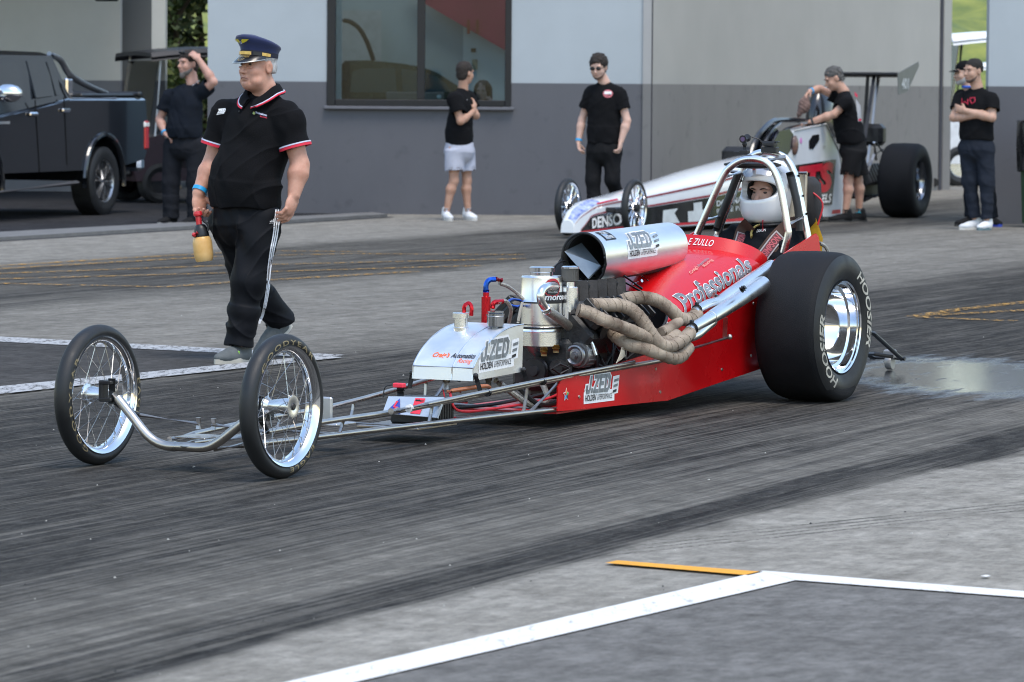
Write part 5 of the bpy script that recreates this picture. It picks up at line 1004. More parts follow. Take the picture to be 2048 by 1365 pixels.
def tmap(a, c, o=.012): q = tb[3].lerp(tb[2], a).lerp(tb[0].lerp(tb[1], a), c); return q + Vector((0, o, 0))
b = MB(); put_text(b, 'ITS', lambda a, c: tmap(.03 + a, .34 + c), .9, .58, .06, .1, 1.0); pw('lettering', b, M('bright_red_stripe'), ck, 0, False); b = MB(); put_text(b, 'WHEELS', lambda a, c: tmap(.32 + a, .06 + c), .62, .18, .03, .2, 1); pw('lettering', b, whit, ck, 0, False)
b = MB(); q = L2(1602, 282, .372); b.lathe([(0, .035), (.004, .03), (.004, 0)], q, (0, 1, 0), 12); pw('pink_sticker', b, M('pink_vinyl', (.6, .2, .5), .5), ck); b = MB(); q0 = L2(1645, 300, .374); put_text(b, 'Andrew', lambda a, c: Vector((q0.x - a * .3, .375, q0.z + c + a * .05)), .35, .05, 0, .3, 1); pw('lettering', b, M('grey_print'), ck, 0, False)
b = MB(); b.sphere(L2(1642, 245, .05), (.30, .16, .42), 20); pw('engine_scoop', b, M('scoop_gloss_black', (.01, .01, .012), .18, 0, coat=.6))
# engine bay, struts, wing
b = MB(); ue = L2(1720, 370, .2).x; b.box((ue - .2, 0, .42), (.7, .5, .4), b=.03); 
for k in range(6): b.box((ue - .45 + .1 * k, .28, .5), (.06, .08, .25), Matrix.Rotation(rad(25), 3, 'X'), b=.01)
pw('engine', b, castm)
for x0, y0, x1, y1, mt, r_ in ((1722, 345, 1742, 322, satin, .02), (1733, 352, 1748, 310, satin, .018), (1728, 400, 1765, 388, blackm, .03), (1725, 394, 1748, 391, polish, .015), (1748, 310, 1765, 300, blackm, .012), (1752, 320, 1748, 285, chrom, .015), (1752, 285, 1768, 308, blackm, .01)):
    b = MB(); b.tube([L2(x0, y0, .3), L2(x1, y1, .32)], r_, 8); pw('engine_bracket', b, mt)
b = MB(); q = L2(1745, 270, .1); b.box((q.x, .1, q.z), (.2, .30, .26), b=.05); pw('oil_tank', b, blackm)
uw = L2(1745, 155, 0).x; zw = L2U(1742, 150, uw).z
wl_, wr_ = L2U(1674, 150, uw).y, L2U(1812, 150, uw).y; b = MB(); b.box((uw, (wl_ + wr_) / 2, zw), (.34, wr_ - wl_, .045), Matrix.Rotation(rad(-3), 3, 'Y'), b=.02); wing = pw('rear_wing', b, blackm)
ep = [L2U(x, y, uw) for x, y in ((1812, 147), (1838, 131), (1838, 138), (1824, 184), (1804, 189), (1806, 172))]; b = MB(); yv = wr_; e2 = [(uw + .32, zw + .02), (uw - .42, zw + .16), (uw - .45, zw + .11), (uw - .02, zw - .2), (uw + .28, zw - .23)]
b.prism(e2, lambda a, c, d: (a, d, c), wr_, wr_ + .012); pw('end_plate', b, M('end_plate_grey', (.22, .22, .2), .5), wing); b = MB(); b.prism([(x, min(z, zw + .03)) for x, z in e2], lambda a, c, d: (a, d, c), wl_ - .012, wl_); pw('end_plate', b, MATS['end_plate_grey'], wing)
b = MB(); put_text(b, '401', lambda a, c: Vector((uw + .2 - a, wr_ + .016, zw - .16 + c)), .26, .12, .03, 0, 1); pw('lettering', b, whit, wing, 0, False)
for v_ in (-.1, .1): b = MB(); q0 = L2(1726, 300, v_); b.tube([(uw + .05, v_ * .4, zw), q0, (q0.x, v_, .5)], .022, 8, flat=(1, .6)); pw('wing_strut', b, blackm, wing)
b = MB(); b.tube([(uw - .05, .05, zw - .02), L2(1735, 330, .1)], .016, 8); pw('wing_strut', b, satin, wing); b = MB(); b.tube([(uw - .1, .06, zw - .02), L2(1748, 220, .06)], .006, 6); pw('wing_cable', b, blackm, wing)
# wheels
def spoked(c, s_, r, n):
    o = Vector(c); w = MB(); w.lathe([(-.03, r * .80), (-.034, r * .84), (.034, r * .84), (.03, r * .80), (.0, r * .77)], o, (0, s_, 0), 40, closed=True); wh = pw('spoked_wheel', w, polish, None, 40)
    t = MB(); t.lathe([(.036 * math.sin(a), r * .9 + r * .1 * math.cos(a)) for a in [2 * math.pi * k / 14 for k in range(14)]], o, (0, s_, 0), 48, closed=True); pw('tyre', t, rub, wh, 60)
    for k in range(n): a = 2 * math.pi * k / n; d = Vector((math.cos(a), 0, math.sin(a))); b = MB(); b.tube([o + d * .04, o + d * r * .55, o + d * r * .79], [.011, .008, .013], 6, flat=(1, 1.6)); pw('spoke', b, polish, wh)
    h = MB(); h.lathe([(-.05, .03), (.03, .045), (.05, .04), (.05, 0)], o, (0, s_, 0), 16); pw('hub', h, blackm, wh)
spoked((0, .36, .289), 1, .289, 12); spoked((0, -.36, .289), -1, .289, 12)
ro = L2(1812, 434, .0); Rr = .435; nv = (G(1809, 435.5) - O2).dot(V2); ur = (G(1809, 435.5) - O2).dot(U2)
def big_slick(s_):
    o = Vector((ur, s_ * nv, Rr - .003)); t = MB(); hw = .215
    t.lathe([(-hw * .8, .22), (-hw, .28), (-hw, .36), (-hw * .9, .41), (-hw * .7, .43), (0, Rr), (hw * .7, .43), (hw * .9, .41), (hw, .36), (hw, .28), (hw * .8, .22), (0, .2)], o, (0, s_, 0), 64, closed=True); t.v = [(x, y, max(z, .002)) for x, y, z in t.v]
    w = MB(); w.lathe([(hw * .8, .225), (hw * .85, .228), (hw * .7, .205), (hw * .3, .195), (-.05, .18), (-.06, .05), (-.04, 0)], o, (0, s_, 0), 40, caps=False); wh = pw('slick_wheel', w, M('dark_polished', (.30, .31, .33), .15, 1.), None, 40); pw('tyre', t, slickm, wh, 45)
big_slick(1); big_slick(-1)
b = MB(); b.tube([(ur, -.7, Rr), (ur, .7, Rr)], .05, 12); b.box((ur, 0, Rr), (.3, .4, .32), b=.05); pw('rear_axle', b, castm)
# ================================================================== PICK-UP
T3 = rad(19.5); V3 = Vector((math.cos(T3), -math.sin(T3), 0)); O3 = G(190, 431) - V3 * .79; U3, V3, L3, L3U = frame(T3, O3)
UT = thing('pickup_truck', 'dark grey double-cab pickup with chrome sports bar parked in the left bay', 'pickup', O3, math.atan2(U3.y, U3.x))
def pu(name, mb, mat, parent=None, angle=35): return mb.build(name, mat, parent or UT, angle)
upaint = M('charcoal_metallic', (.014, .016, .020), .16, .45, .1, 3, coat=1.); tint = M('tinted_glass', (.012, .014, .016), .06, 0, coat=.6); chrm = M('bright_chrome', (.85, .86, .88), .06, 1.)
SV = .90; bt = L3(200, 197, SV).z; roofz = L3(60, 104, .70).z; sill = .52
def arch(cu, r, n=14): return [(cu + r * math.cos(a), .40 + r * math.sin(a)) for a in [math.pi - math.pi * k / n for k in range(n + 1)]]
lowp = [(-1.12, .62), (-.50, .55)] + [(u, w) for u, w in arch(0, .49)] + [(.52, sill), (2.58, sill)] + arch(3.085, .49) + [(3.62, .55), (4.05, .60), (4.08, .95), (3.75, 1.08), (2.62, 1.14), (.85, bt), (-1.15, bt), (-1.2, 1.05), (-1.18, .7)]
def lowsec(v, ins): return [(u, v, w if ins == 0 else w) for u, w in lowp]
b = MB(); n_ = len(lowp); secs = []
for v, k in ((-SV, .03), (-SV + .04, 0), (SV - .04, 0), (SV, .03)):
    cx, cz = 1.4, .8; secs.append([(u + (0 if k == 0 else -.02 * math.copysign(1, u - cx)), v, w + (0 if k == 0 else -.025 * (1 if w > .9 else 0))) for u, w in lowp])
vs = [q for s_ in secs for q in s_]; fs = []
for i in range(3):
    for j in range(n_): fs.append((i * n_ + j, i * n_ + (j + 1) % n_, (i + 1) * n_ + (j + 1) % n_, (i + 1) * n_ + j))
b.add(vs, fs + [tuple(range(n_))[::-1], tuple(range(3 * n_, 4 * n_))]); pu('body', b, upaint, None, 30)
for c_ in (0, 3.085):
    for s_ in (1, -1):
        b = MB(); b.tube([(c_ + .52 * math.cos(a), s_ * (SV + .005), .40 + .52 * math.sin(a)) for a in [-.15 + (math.pi + .3) * k / 16 for k in range(17)]], .032, 8); pu('wheel_arch', b, upaint)
cA, cB = L3(143, 196, SV - .03), L3(100, 106, .68); lo_ = [(cA.x, bt - .03), (3.05, 1.12)]; hi_ = [(cB.x, roofz - .04), (2.25, roofz - .04)]; rz = roofz
b = MB(); sq = []
for s_ in (1, -1): sq.append([Vector((lo_[0][0], s_ * (SV - .03), lo_[0][1])), Vector((hi_[0][0], s_ * .70, hi_[0][1])), Vector((hi_[0][0] + .1, s_ * .60, rz)), Vector((hi_[1][0] - .1, s_ * .60, rz + .01)), Vector((hi_[1][0], s_ * .70, hi_[1][1])), Vector((lo_[1][0], s_ * (SV - .05), lo_[1][1]))])
n_, f_ = sq; b.add([n_[0], n_[1], n_[4], n_[5]], [(0, 1, 2, 3)]); b.add([f_[0], f_[1], f_[4], f_[5]], [(0, 1, 2, 3)]); b.add([n_[1], n_[2], n_[3], n_[4]], [(0, 1, 2, 3)]); b.add([f_[1], f_[2], f_[3], f_[4]], [(0, 1, 2, 3)])
b.add([n_[2], n_[3], f_[3], f_[2]], [(0, 1, 2, 3)]); b.add([n_[0], n_[1], n_[2], f_[2], f_[1], f_[0]], [(0, 1, 2, 3, 4, 5)]); b.add([n_[5], n_[4], n_[3], f_[3], f_[4], f_[5]], [(0, 1, 2, 3, 4, 5)]); pu('cab', b, upaint, None, 20)
def cabv(w): t = min(1, max(0, (w - lo_[0][1]) / (hi_[0][1] - lo_[0][1]))); return SV - .03 - t * (SV - .73)
def cwin(px, name='side_window', mat=tint):
    p = [L3(x, y, .80) for x, y in px]; p = [L3(x, y, cabv(q.z) + .012) for (x, y), q in zip(px, p)]; b = MB(); m_ = len(p); b.add([q for q in p] + [q - Vector((0, .02, 0)) for q in p], [tuple(range(m_)), tuple(range(m_, 2 * m_))[::-1]] + [(i, (i + 1) % m_, m_ + (i + 1) % m_, m_ + i) for i in range(m_)]); return pu(name, b, mat, None, 0)
cwin([(54, 122), (89, 122), (100, 150), (109, 192), (73, 196)]); cwin([(-60, 150), (-10, 128), (36, 123), (50, 192), (-60, 205)]); cwin([(94, 124), (104, 127), (118, 165), (121, 190), (113, 191)], 'quarter_window')
for x0, y0, x1, y1 in ((70, 200, 79, 345), (128, 195, 134, 330), (-5, 205, 0, 350)):
    b = MB(); b.tube([L3(x0, y0, SV + .001), L3(x1, y1, SV + .001)], .008, 6); pu('door_seam', b, M('seam_black', (.006, .006, .007), .6))
for x, y in ((67, 229), (132, 221)): q = L3(x, y, SV + .02); b = MB(); b.box(q, (.2, .035, .045), b=.014); pu('door_handle', b, chrm)
b = MB(); q = L3(16, 187, SV + .15); b.sphere(q, (.1, .17, .10), 16); b.box(q + Vector((0, -.12, -.06)), (.08, .2, .05), b=.015); mr = pu('wing_mirror', b, chrm, None, 60)
b = MB(); b.tube([L3(-60, 392, SV + .06), L3(152, 366, SV + .06)], .045, 8, flat=(1, .6)); pu('side_step', b, M('step_grey', (.06, .06, .065), .5))
for s_ in (1, -1):
    v_ = s_ * .66; p = [L3(x, y, .66) for x, y in ((98, 108), (122, 122), (140, 150), (175, 172), (214, 188))]; b = MB(); b.tube([(q.x, v_, q.z) for q in p], [.028, .036, .04, .036, .03], 10, sub=4); pu('sports_bar', b, M('bar_satin', (.25, .25, .26), .3, .9) if s_ > 0 else blackm)
p = [L3(x, y, .7) for x, y in ((140, 160), (145, 196))]; b = MB(); b.box((p[0].x, .68, (p[0].z + p[1].z) / 2), (.16, .05, p[0].z - p[1].z + .04), b=.02); pu('sports_bar_leg', b, chrm)
b = MB(); b.box((-.38, 0, bt + .03), (1.5, 1.6, .05), b=.02); b.box((-1.12, 0, bt + .045), (.1, 1.7, .06), b=.02); pu('bed_cover', b, M('cover_black', (.012, .012, .013), .35))
b = MB(); b.tube([L3(144, 197, SV + .004), L3(232, 197, SV + .004)], .012, 6); b.tube([(.84, SV - .01, bt), (1.02, .76, 1.6)], .012, 6); pu('chrome_strip', b, M('strip_dull', (.3, .3, .31), .3, .8))
q = L3(261, 262, SV - .02); b = MB(); b.box((-1.15, SV - .045, .90), (.14, .12, .36), b=.03); tl = pu('tail_light', b, M('tail_red', (.45, .01, .015), .12, coat=.8)); b = MB(); b.box((-1.152, SV - .044, 1.02), (.144, .123, .08), b=.02); pu('reverse_lens', b, M('lens_white', (.75, .72, .7), .1), tl)
b = MB(); b.box((-1.2, -SV + .06, .93), (.09, .12, .34), b=.03); pu('tail_light', b, M('tail_red'))
b = MB(); b.box((-1.27, 0, .56), (.16, 1.6, .16), b=.04); pu('rear_bumper', b, chrm)
for cu in (0, 3.085):
    for s_ in (1, -1):
        o = Vector((cu, s_ * .79, .39)); t = MB(); t.lathe([(-.12, .25), (-.135, .3), (-.13, .365), (-.11, .388), (.11, .388), (.13, .365), (.135, .3), (.12, .25), (0, .23)], o, (0, s_, 0), 48, closed=True); w = MB(); w.lathe([(.10, .25), (.12, .245), (.10, .225), (-.08, .21), (-.1, .24)], o, (0, s_, 0), 40, caps=False); wh = pu('wheel', w, M('rim_grey', (.3, .31, .33), .25, .9)); pu('tyre', t, rub, wh, 40)
        b = MB(); b.lathe([(.02, .22), (.02, 0)], o, (0, s_, 0), 24); pu('brake_disc', b, blackm, wh)
        for k in range(6):
            for da in (-.14, .14): a = k * math.pi / 3 + .2; b = MB(); b.tube([o + Vector((math.cos(a) * .03, s_ * .09, math.sin(a) * .03)), o + Vector((math.cos(a + da) * .23, s_ * .10, math.sin(a + da) * .23))], [.022, .016], 6); pu('spoke', b, M('rim_bright', (.6, .61, .63), .2, .9), wh)
b = MB(); put_text(b, 'INVINCIBLE', lambda a, c: L3(2 + a, 243 - c, SV + .006), 18, 6, .02, 0, 1) if False else b.box(L3(5, 246, SV + .003), (.35, .004, .03), b=.001); pu('door_badge', b, M('badge_silver', (.35, .35, .36), .4, .5))
b = MB(); b.box((1.6, .0, 1.2), (.5, 1.2, .5), b=.1); pu('seat', b, M('seat_black', (.02, .02, .02), .8))
# ================================================================== GOLF CARTS
def cart(name, label, O, th, body, roofm, dark, scale=1.):
    c = thing('golf_cart', label, 'golf cart', O, th); c.scale = (scale,) * 3
    P = lambda n, b, m, p=None, a=35: b.build(n, m, p or c, a)
    b = MB(); r = []
    for i in range(9):
        x = -.95 + 1.9 * i / 8; r.append([(x, y, 1.86 + .07 * math.sin(math.pi * i / 8) + .035 * math.cos(y * 2.2) - (.05 if abs(y) > .57 else 0)) for y in (-.6, -.56, -.3, 0, .3, .56, .6)])
    b.loft(r); b.loft([[(x, y, z - .05) for x, y, z in q] for q in r]); b.loft([r[0], [(x, y, z - .05) for x, y, z in r[0]]]); b.loft([r[-1], [(x, y, z - .05) for x, y, z in r[-1]]]); P('roof', b, roofm)
    for x in (-.75, .78):
        for y in (-.5, .5): b = MB(); b.tube([(x * (1 if x < 0 else 1.12), y, .72), (x, y, 1.86)], .02, 8); P('roof_post', b, M('post_white', (.75, .76, .76), .3) if dark else blackm)
    b = MB(); b.prism([(-1.1, .3), (1.15, .28), (1.2, .5), (1.0, .82), (.78, .86), (.62, .45), (.1, .42), (.08, .62), (-.5, .66), (-1.05, .78), (-1.15, .6)], lambda a, d, e: (a, e, d), -.58, .58); P('body', b, body, None, 30)
    b = MB(); b.box((-.22, 0, .72), (.55, 1.0, .12), b=.04); b.box((-.52, 0, .95), (.12, 1.0, .42), b=.04); P('seat', b, M('seat_cream', (.5, .48, .43), .6) if not dark else M('seat_maroon', (.10, .03, .035), .5))
    b = MB(); b.box((-1.12, 0, .52), (.10, 1.1, .1), b=.03); b.box((1.2, 0, .4), (.08, 1.0, .12), b=.03); P('bumper', b, blk)
    b = MB(); b.box((.88, 0, 1.33), (.012, .98, .9), Matrix.Rotation(rad(-8), 3, 'Y')); P('windscreen', b, glass('cart_screen', (.75, .72, .72), .05))
    b = MB(); b.tube([(.62, -.25, .75), (.4, -.25, 1.0)], .018, 8); b.tube([(.4 + .12 * math.cos(a) * .5, -.25 + .17 * math.sin(a), 1.0 + .15 * math.cos(a)) for a in [2 * math.pi * k / 16 for k in range(16)]], .014, 6, closed=True); P('steering_wheel', b, blk)
    for x in (-.8, .82):
        for y in (-.5, .5):
            o = Vector((x, y, .255)); s_ = 1 if y > 0 else -1; t = MB(); t.lathe([(-.08, .14), (-.1, .2), (-.085, .25), (.085, .25), (.1, .2), (.08, .14)], o, (0, s_, 0), 28, closed=True); w = MB(); w.lathe([(.07, .145), (.08, .14), (.06, .12), (.03, .1), (.05, .05), (.06, 0)], o, (0, s_, 0), 24); wh = P('wheel', w, blackm if dark else M('cart_rim', (.6, .6, .58), .25, .9)); P('tyre', t, rub, wh)
    return c
cart('golf_cart', 'dark golf cart with black roof and white roof posts beside the pickup', G(322, 408) + Vector((.45, .9, 0)), rad(180 + 28), M('cart_maroon', (.035, .018, .022), .3, 0, coat=.6), M('roof_black', (.02, .02, .024), .4), True)
gw = G(1905, 371)
cart('golf_cart', 'white golf cart with big white roof in the gap behind the men', Vector((gw.x + .75, gw.y + .4, 0)), rad(200), M('cart_white', (.72, .74, .76), .3), M('roof_white', (.82, .83, .84), .4), False, 1.22)
cart('golf_cart', 'white golf cart farther back with its lower roof behind the first cart', Vector((gw.x + 1.6, gw.y + 9.0, 0)), rad(195), MATS['cart_white'], MATS['roof_white'], False, 1.0)
# ================================================================== BIN
q = G(2083, 455); BN = thing('rubbish_bin', 'green wheelie bin with black liner bag and red rubbish at right edge', 'bin', q)
b = MB(); b.loft([[(x * s_, y * s_, z) for x, y in ((-.22, -.25), (.22, -.25), (.22, .25), (-.22, .25))] for z, s_ in ((.04, .85), (.95, 1.0))], True, True); b.build('bin_body', M('bin_green', (.02, .09, .03), .5), BN, 20)
b = MB(); rr_ = random.Random(5); ring = lambda z, s_, j: [(math.cos(a) * s_ * (.26 + rr_.uniform(-j, j)), math.sin(a) * s_ * (.29 + rr_.uniform(-j, j)), z + rr_.uniform(-j, j)) for a in [2 * math.pi * k / 18 for k in range(18)]]
b.loft([ring(.62, 1.0, .02), ring(.75, 1.02, .025), ring(.9, 1.03, .02), ring(1.12, 1.08, .015), ring(1.16, 1.05, .015), ring(1.1, .9, .02)], True, False); b.build('liner_bag', M('bag_black', (.012, .012, .013), .25, 0, bump=.6, bscale=12), BN, 60)
b = MB(); b.sphere((-.08, -.08, 1.15), (.1, .1, .09), 12); b.box((.1, 0, 1.14), (.14, .1, .1), Matrix.Rotation(.5, 3, 'X'), b=.02); b.build('red_rubbish', M('rubbish_red', (.5, .02, .05), .4), BN, 40)
# ================================================================== GRIT ON THE GROUND
rr_ = random.Random(11); b = MB()
for k in range(260):
    x, y = rr_.uniform(0, 2048), rr_.uniform(560, 1360); p = G(x, y); r_ = rr_.choice((.002, .003, .004, .006)) * rr_.uniform(.6, 1.2); d = [Vector((rr_.uniform(.6, 1) * r_ * math.cos(a), rr_.uniform(.6, 1) * r_ * math.sin(a), 0)) for a in (0, 1.6, 3.1, 4.7)]
    b.add([p + v for v in d] + [p + Vector((0, 0, r_ * .9))], [(0, 1, 4), (1, 2, 4), (2, 3, 4), (3, 0, 4)], 0 if rr_.random() < .45 else 1)
tag(b.build('grit', [M('grit_pale', (.34, .33, .30), .8), M('grit_dark', (.03, .03, .03), .8)], None, 0), 'scattered pale and dark grit on the ground', 'grit', kind='stuff')
# ================================================================== PEOPLE
def skinmat(n, c, c2): return M('skin_' + n, c, .5, 0, .2, 14, .10, 160, col2=c2, sub=.12, spec=.4)
def cloth(n, c, rough=.9, var=.2, bump=.35): return M('cloth_' + n, c, rough, 0, var, 9, bump, 220, spec=.12)
UP = Vector((0, 0, 1))
def nvec(v): v = Vector(v); return v.normalized()
class Fig:
    def __init__(s, label, Y, foot, yaw, skin, h=.009, group=None):
        s.O = Vector((AY(foot[0], foot[1], Y).x, Y, 0)); s.Y = Y; s.T = thing('person', label, 'person', s.O, group=group)
        s.f = Vector((-math.sin(rad(yaw)), -math.cos(rad(yaw)), 0)); s.l = Vector((math.cos(rad(yaw)), -math.sin(rad(yaw)), 0)); s.h = h; s.skin = skin
        s.B = SDF(h); s.late = []
    def P(s, x, y, dz=0.): return AY(x, y, s.Y - dz) - s.O
    def R(s, f=None): f = f or s.f; l = Vector((-f.y, f.x, 0)).normalized(); u = l.cross(f) * -1; return Matrix((tuple(l), tuple(f), tuple(UP))).transposed()
    def head(s, c, yaw, pitch=0., sc=1., roll=0.):
        f = Vector((-math.sin(rad(yaw)) * math.cos(rad(pitch)), -math.cos(rad(yaw)) * math.cos(rad(pitch)), -math.sin(rad(pitch)))); l = Vector((math.cos(rad(yaw)), -math.sin(rad(yaw)), 0)); u = f.cross(l); u = u if u.z > 0 else -u
        u = (u + l * math.tan(rad(roll))).normalized()
        s.hf, s.hl, s.hu, s.hc, s.hs = f, l, u, c, sc; R = Matrix((tuple(l), tuple(f), tuple(u))).transposed(); s.hR = R
        s.H = H = lambda a, b_, c_: s.hc + (l * a + f * b_ + u * c_) * sc; B = s.B
        E = lambda p, r, k=.018, op='u': B.ell(H(*p), [q * sc for q in r], R, k, op)
        E((0, -.012, .04), (.076, .096, .082)); E((0, .022, -.03), (.066, .073, .085), .03); E((0, .03, -.078), (.052, .055, .040), .025); E((0, .068, -.098), (.022, .020, .018), .02)
        for q in (-1, 1): E((q * .04, .06, -.035), (.024, .026, .028), .02); E((q * .033, .082, .024), (.028, .013, .010), .012)
        B.cap(H(0, .088, .004), H(0, .112, -.034), .008 * sc, .013 * sc, .010)
        for q in (-1, 1): E((q * .011, .101, -.040), (.009, .011, .008), .006)
        for q in (-1, 1): E((q * .032, .101, .003), (.017, .015, .010), .010, 's')
        E((0, .090, -.062), (.024, .012, .007), .008); E((0, .088, -.075), (.020, .012, .007), .008)
        for q in (-1, 1): E((q * .077, -.012, -.012), (.010, .022, .033), .008); E((q * .086, -.002, -.012), (.006, .010, .018), .006, 's')
        s.late.append(lambda: s.face())
    def face(s):
        eye = M('eye_dark', (.05, .04, .035), .2); H = s.H; sc = s.hs
        for q in (-1, 1):
            b = MB(); b.sphere(H(q * .032, .082, .002), [.011 * sc, .008 * sc, .005 * sc], 10, R=s.hR); b.build('eye', eye, s.T, 60)
            b = MB(); b.tube([H(q * .014, .099, .017), H(q * .032, .099, .023), H(q * .05, .086, .019)], [.0028 * sc, .0034 * sc, .0018 * sc], 6, sub=3); b.build('eyebrow', s.brow, s.T, 60)
        b = MB(); b.tube([H(-.027, .086, -.0755), H(-.01, .1015, -.0685), H(.01, .1015, -.0685), H(.027, .086, -.0755)], .0022 * sc, 6, sub=3); b.build('mouth', M('lip_line', (.22, .09, .075), .5), s.T, 60)
    def neck(s, base, r=.058): s.B.cap(base, s.H(0, -.02, -.07), r, r * .92, .03)
    def arm(s, sh, el, wr, r=1., hand=None):
        B = s.B; sh, el, wr = Vector(sh), Vector(el), Vector(wr); B.cap(sh, el, .050 * r, .040 * r, .02); m = el.lerp(wr, .3); B.cap(el, m, .040 * r, .045 * r, .02); B.cap(m, wr, .045 * r, .029 * r, .02)
        if hand: s.hand(wr, **hand)
    def hand(s, w, d, n, side=1, curl=(30, 40), spread=0., sc=1., fr=1.):
        B = s.B; d = nvec(d); n = nvec(n); n = nvec(n - d * n.dot(d)); l = d.cross(n) * side; R = Matrix((tuple(l), tuple(n), tuple(d))).transposed()
        B.ell(w + d * .052 * sc, (.041 * sc, .020 * sc, .058 * sc), R, .014)
        for i in range(4):
            b0 = w + (d * .088 + l * (.030 - .020 * i)) * sc; Lf = (.068, .076, .070, .056)[i] * sc; c1 = rad(curl[0] + 4 * i); c2 = c1 + rad(curl[1] + 4 * i); dd = nvec(d + l * (spread * (1.5 - i)))
            p1 = b0 + (dd * math.cos(c1) + n * math.sin(c1)) * Lf * .55; p2 = p1 + (dd * math.cos(c2) + n * math.sin(c2)) * Lf * .5; B.cap(b0, p1, .0102 * fr * sc, .0092 * fr * sc, .005); B.cap(p1, p2, .0092 * fr * sc, .0078 * fr * sc, .004)
        t0 = w + (d * .022 + l * .030) * sc; t1 = t0 + nvec(d * .65 + l * .6 + n * .45) * .045 * sc; t2 = t1 + nvec(d * .85 + l * .05 + n * .6) * .036 * sc; B.cap(t0, t1, .015 * sc, .0115 * sc, .008); B.cap(t1, t2, .0112 * sc, .009 * sc, .004)
    def leg(s, hip, kn, an, r=1.): s.B.cap(hip, kn, .078 * r, .052 * r, .03); m = Vector(kn).lerp(Vector(an), .28) - s.f * .012; s.B.cap(kn, m, .050 * r, .055 * r, .03); s.B.cap(m, an, .055 * r, .034 * r, .03)
    def torso_core(s, shm, hipm, w): s.B.cap(shm - UP * .06, hipm, .10 * w, .10 * w, .05); s.B.cap(shm - UP * .05 - s.l * .10, shm - UP * .05 + s.l * .10, .06, .06, .05)
    def shirt(s, name, mat, sa, sb, nb, hipm, hem, ea, eb, chest=(.19, .12), belly=(.18, .13, .02), sl=.55, slr=(.072, .078), folds=.004, hemr=None, neckr=.066, open_up=None, vneck=0.):
        S_ = SDF(s.h); R = s.R(); shm = (sa + sb) / 2; f = s.f
        cc = shm - UP * .15; S_.ell(cc, (chest[0], chest[1], .25), R, .04); bc = Vector((hipm.x, hipm.y, (cc.z + hipm.z) / 2 - .03)).lerp(cc, .25) + f * belly[2]; bc.z = (cc.z + hipm.z) / 2 - .02; S_.ell(bc, (belly[0], belly[1], .26), R, .06)
        hb = Vector((hipm.x, hipm.y, hem)); hr = hemr or belly[0] * .98; S_.cone(bc + UP * .02, hb, belly[0] * .94, hr, .04, 'u', (f, belly[1] / belly[0]))
        for q in (sa, sb): S_.cap(nb - UP * .03, q - UP * .012, .055, .062, .04)
        for q, e in ((sa, ea), (sb, eb)):
            d = (e - q).normalized(); S_.cap(q, q.lerp(e, sl * .3), slr[0] * .92, slr[0], .045); S_.cone(q, q.lerp(e, sl), slr[0], slr[1], .03)
        lo, hi = hb - Vector((.5, .5, .35)), hb + Vector((.5, .5, 0)); S_.half(hb, (0, 0, -1), lo, hi + Vector((0, 0, .02)))
        # body folds
        rr_ = random.Random(name + str(round(s.O.x, 2))); ph = [rr_.uniform(0, 6) for _ in range(8)]
        def fold(x, y, z):
            u_ = x * s.l.x + y * s.l.y; g = np.sin(z * 26 + 7 * np.sin(u_ * 9 + ph[0]) + ph[1]) * np.sin(u_ * 11 + z * 5 + ph[2]) + .7 * np.sin(z * 14 - u_ * 30 + ph[3]) * np.sin(z * 6 + ph[4]) + .5 * np.sin(u_ * 44 + z * 17 + ph[5]) * np.sin(z * 21 + ph[6]) + .35 * np.sin(z * 60 + u_ * 34 + 3 * np.sin(u_ * 17 + ph[7])) * np.sin(u_ * 25 - z * 12 + ph[0])
            ri = (1 - np.abs(np.sin(z * 15 + u_ * 6 + 2.5 * np.sin(u_ * 8 + ph[1]) + ph[3]))) ** 5 * (.5 + .5 * np.sin(u_ * 9 + z * 4 + ph[4])) + (1 - np.abs(np.sin(u_ * 14 - z * 9 + 2 * np.sin(z * 7 + ph[2]) + ph[5]))) ** 5 * (.5 + .5 * np.sin(z * 9 + ph[6]))
            return folds * (.55 * g - 1.1 * ri)
        S_.func(fold, hb - Vector((.7, .7, .1)), shm + Vector((.7, .7, .3)))
        for q, e in ((sa, ea), (sb, eb)):
            d = (e - q).normalized(); en = q.lerp(e, sl); S_.cone(en - d * .035, en + d * .05, slr[1] - .013, slr[1] - .009, .004, 's')
        S_.ell(nb + f * .035 + UP * .035, (neckr, neckr * 1.05, .055), R, .012, 's')
        if vneck: S_.cap(nb + f * .11 + UP * .03, nb + f * .125 - UP * vneck, .03, .012, .01, 's')
        s.shirt_o = S_.build(name, mat, s.T); return s.shirt_o
    def pants(s, name, mat, waist, ha, hb_, ka, kb, aa, ab, r=(.175, .13), leg=(.095, .078, .07), folds=.005, shorts=False):
        S_ = SDF(s.h); R = s.R(); hm = (ha + hb_) / 2; top = Vector((hm.x, hm.y, waist)); S_.cone(top, hm - UP * .02, r[0] * .97, r[0] * 1.0, .03, 'u', (s.f, r[1] / r[0])); S_.ell(hm - UP * .03, (r[0], r[1] * 1.02, .13), R, .04)
        for h_, k_, a_ in ((ha, ka, aa), (hb_, kb, ab)):
            if shorts: S_.cone(h_, k_, leg[0], leg[1], .03)
            else: S_.cap(h_, k_, leg[0], leg[1], .035); S_.cap(k_, k_.lerp(a_, .5), leg[1], leg[2], .03); S_.cone(k_.lerp(a_, .4), a_, leg[2] * 1.02, leg[2], .03)
        S_.half(top, (0, 0, 1), top - Vector((.5, .5, 0)), top + Vector((.5, .5, .25)))
        rr_ = random.Random(name + str(round(s.O.x, 2))); ph = [rr_.uniform(0, 6) for _ in range(8)]
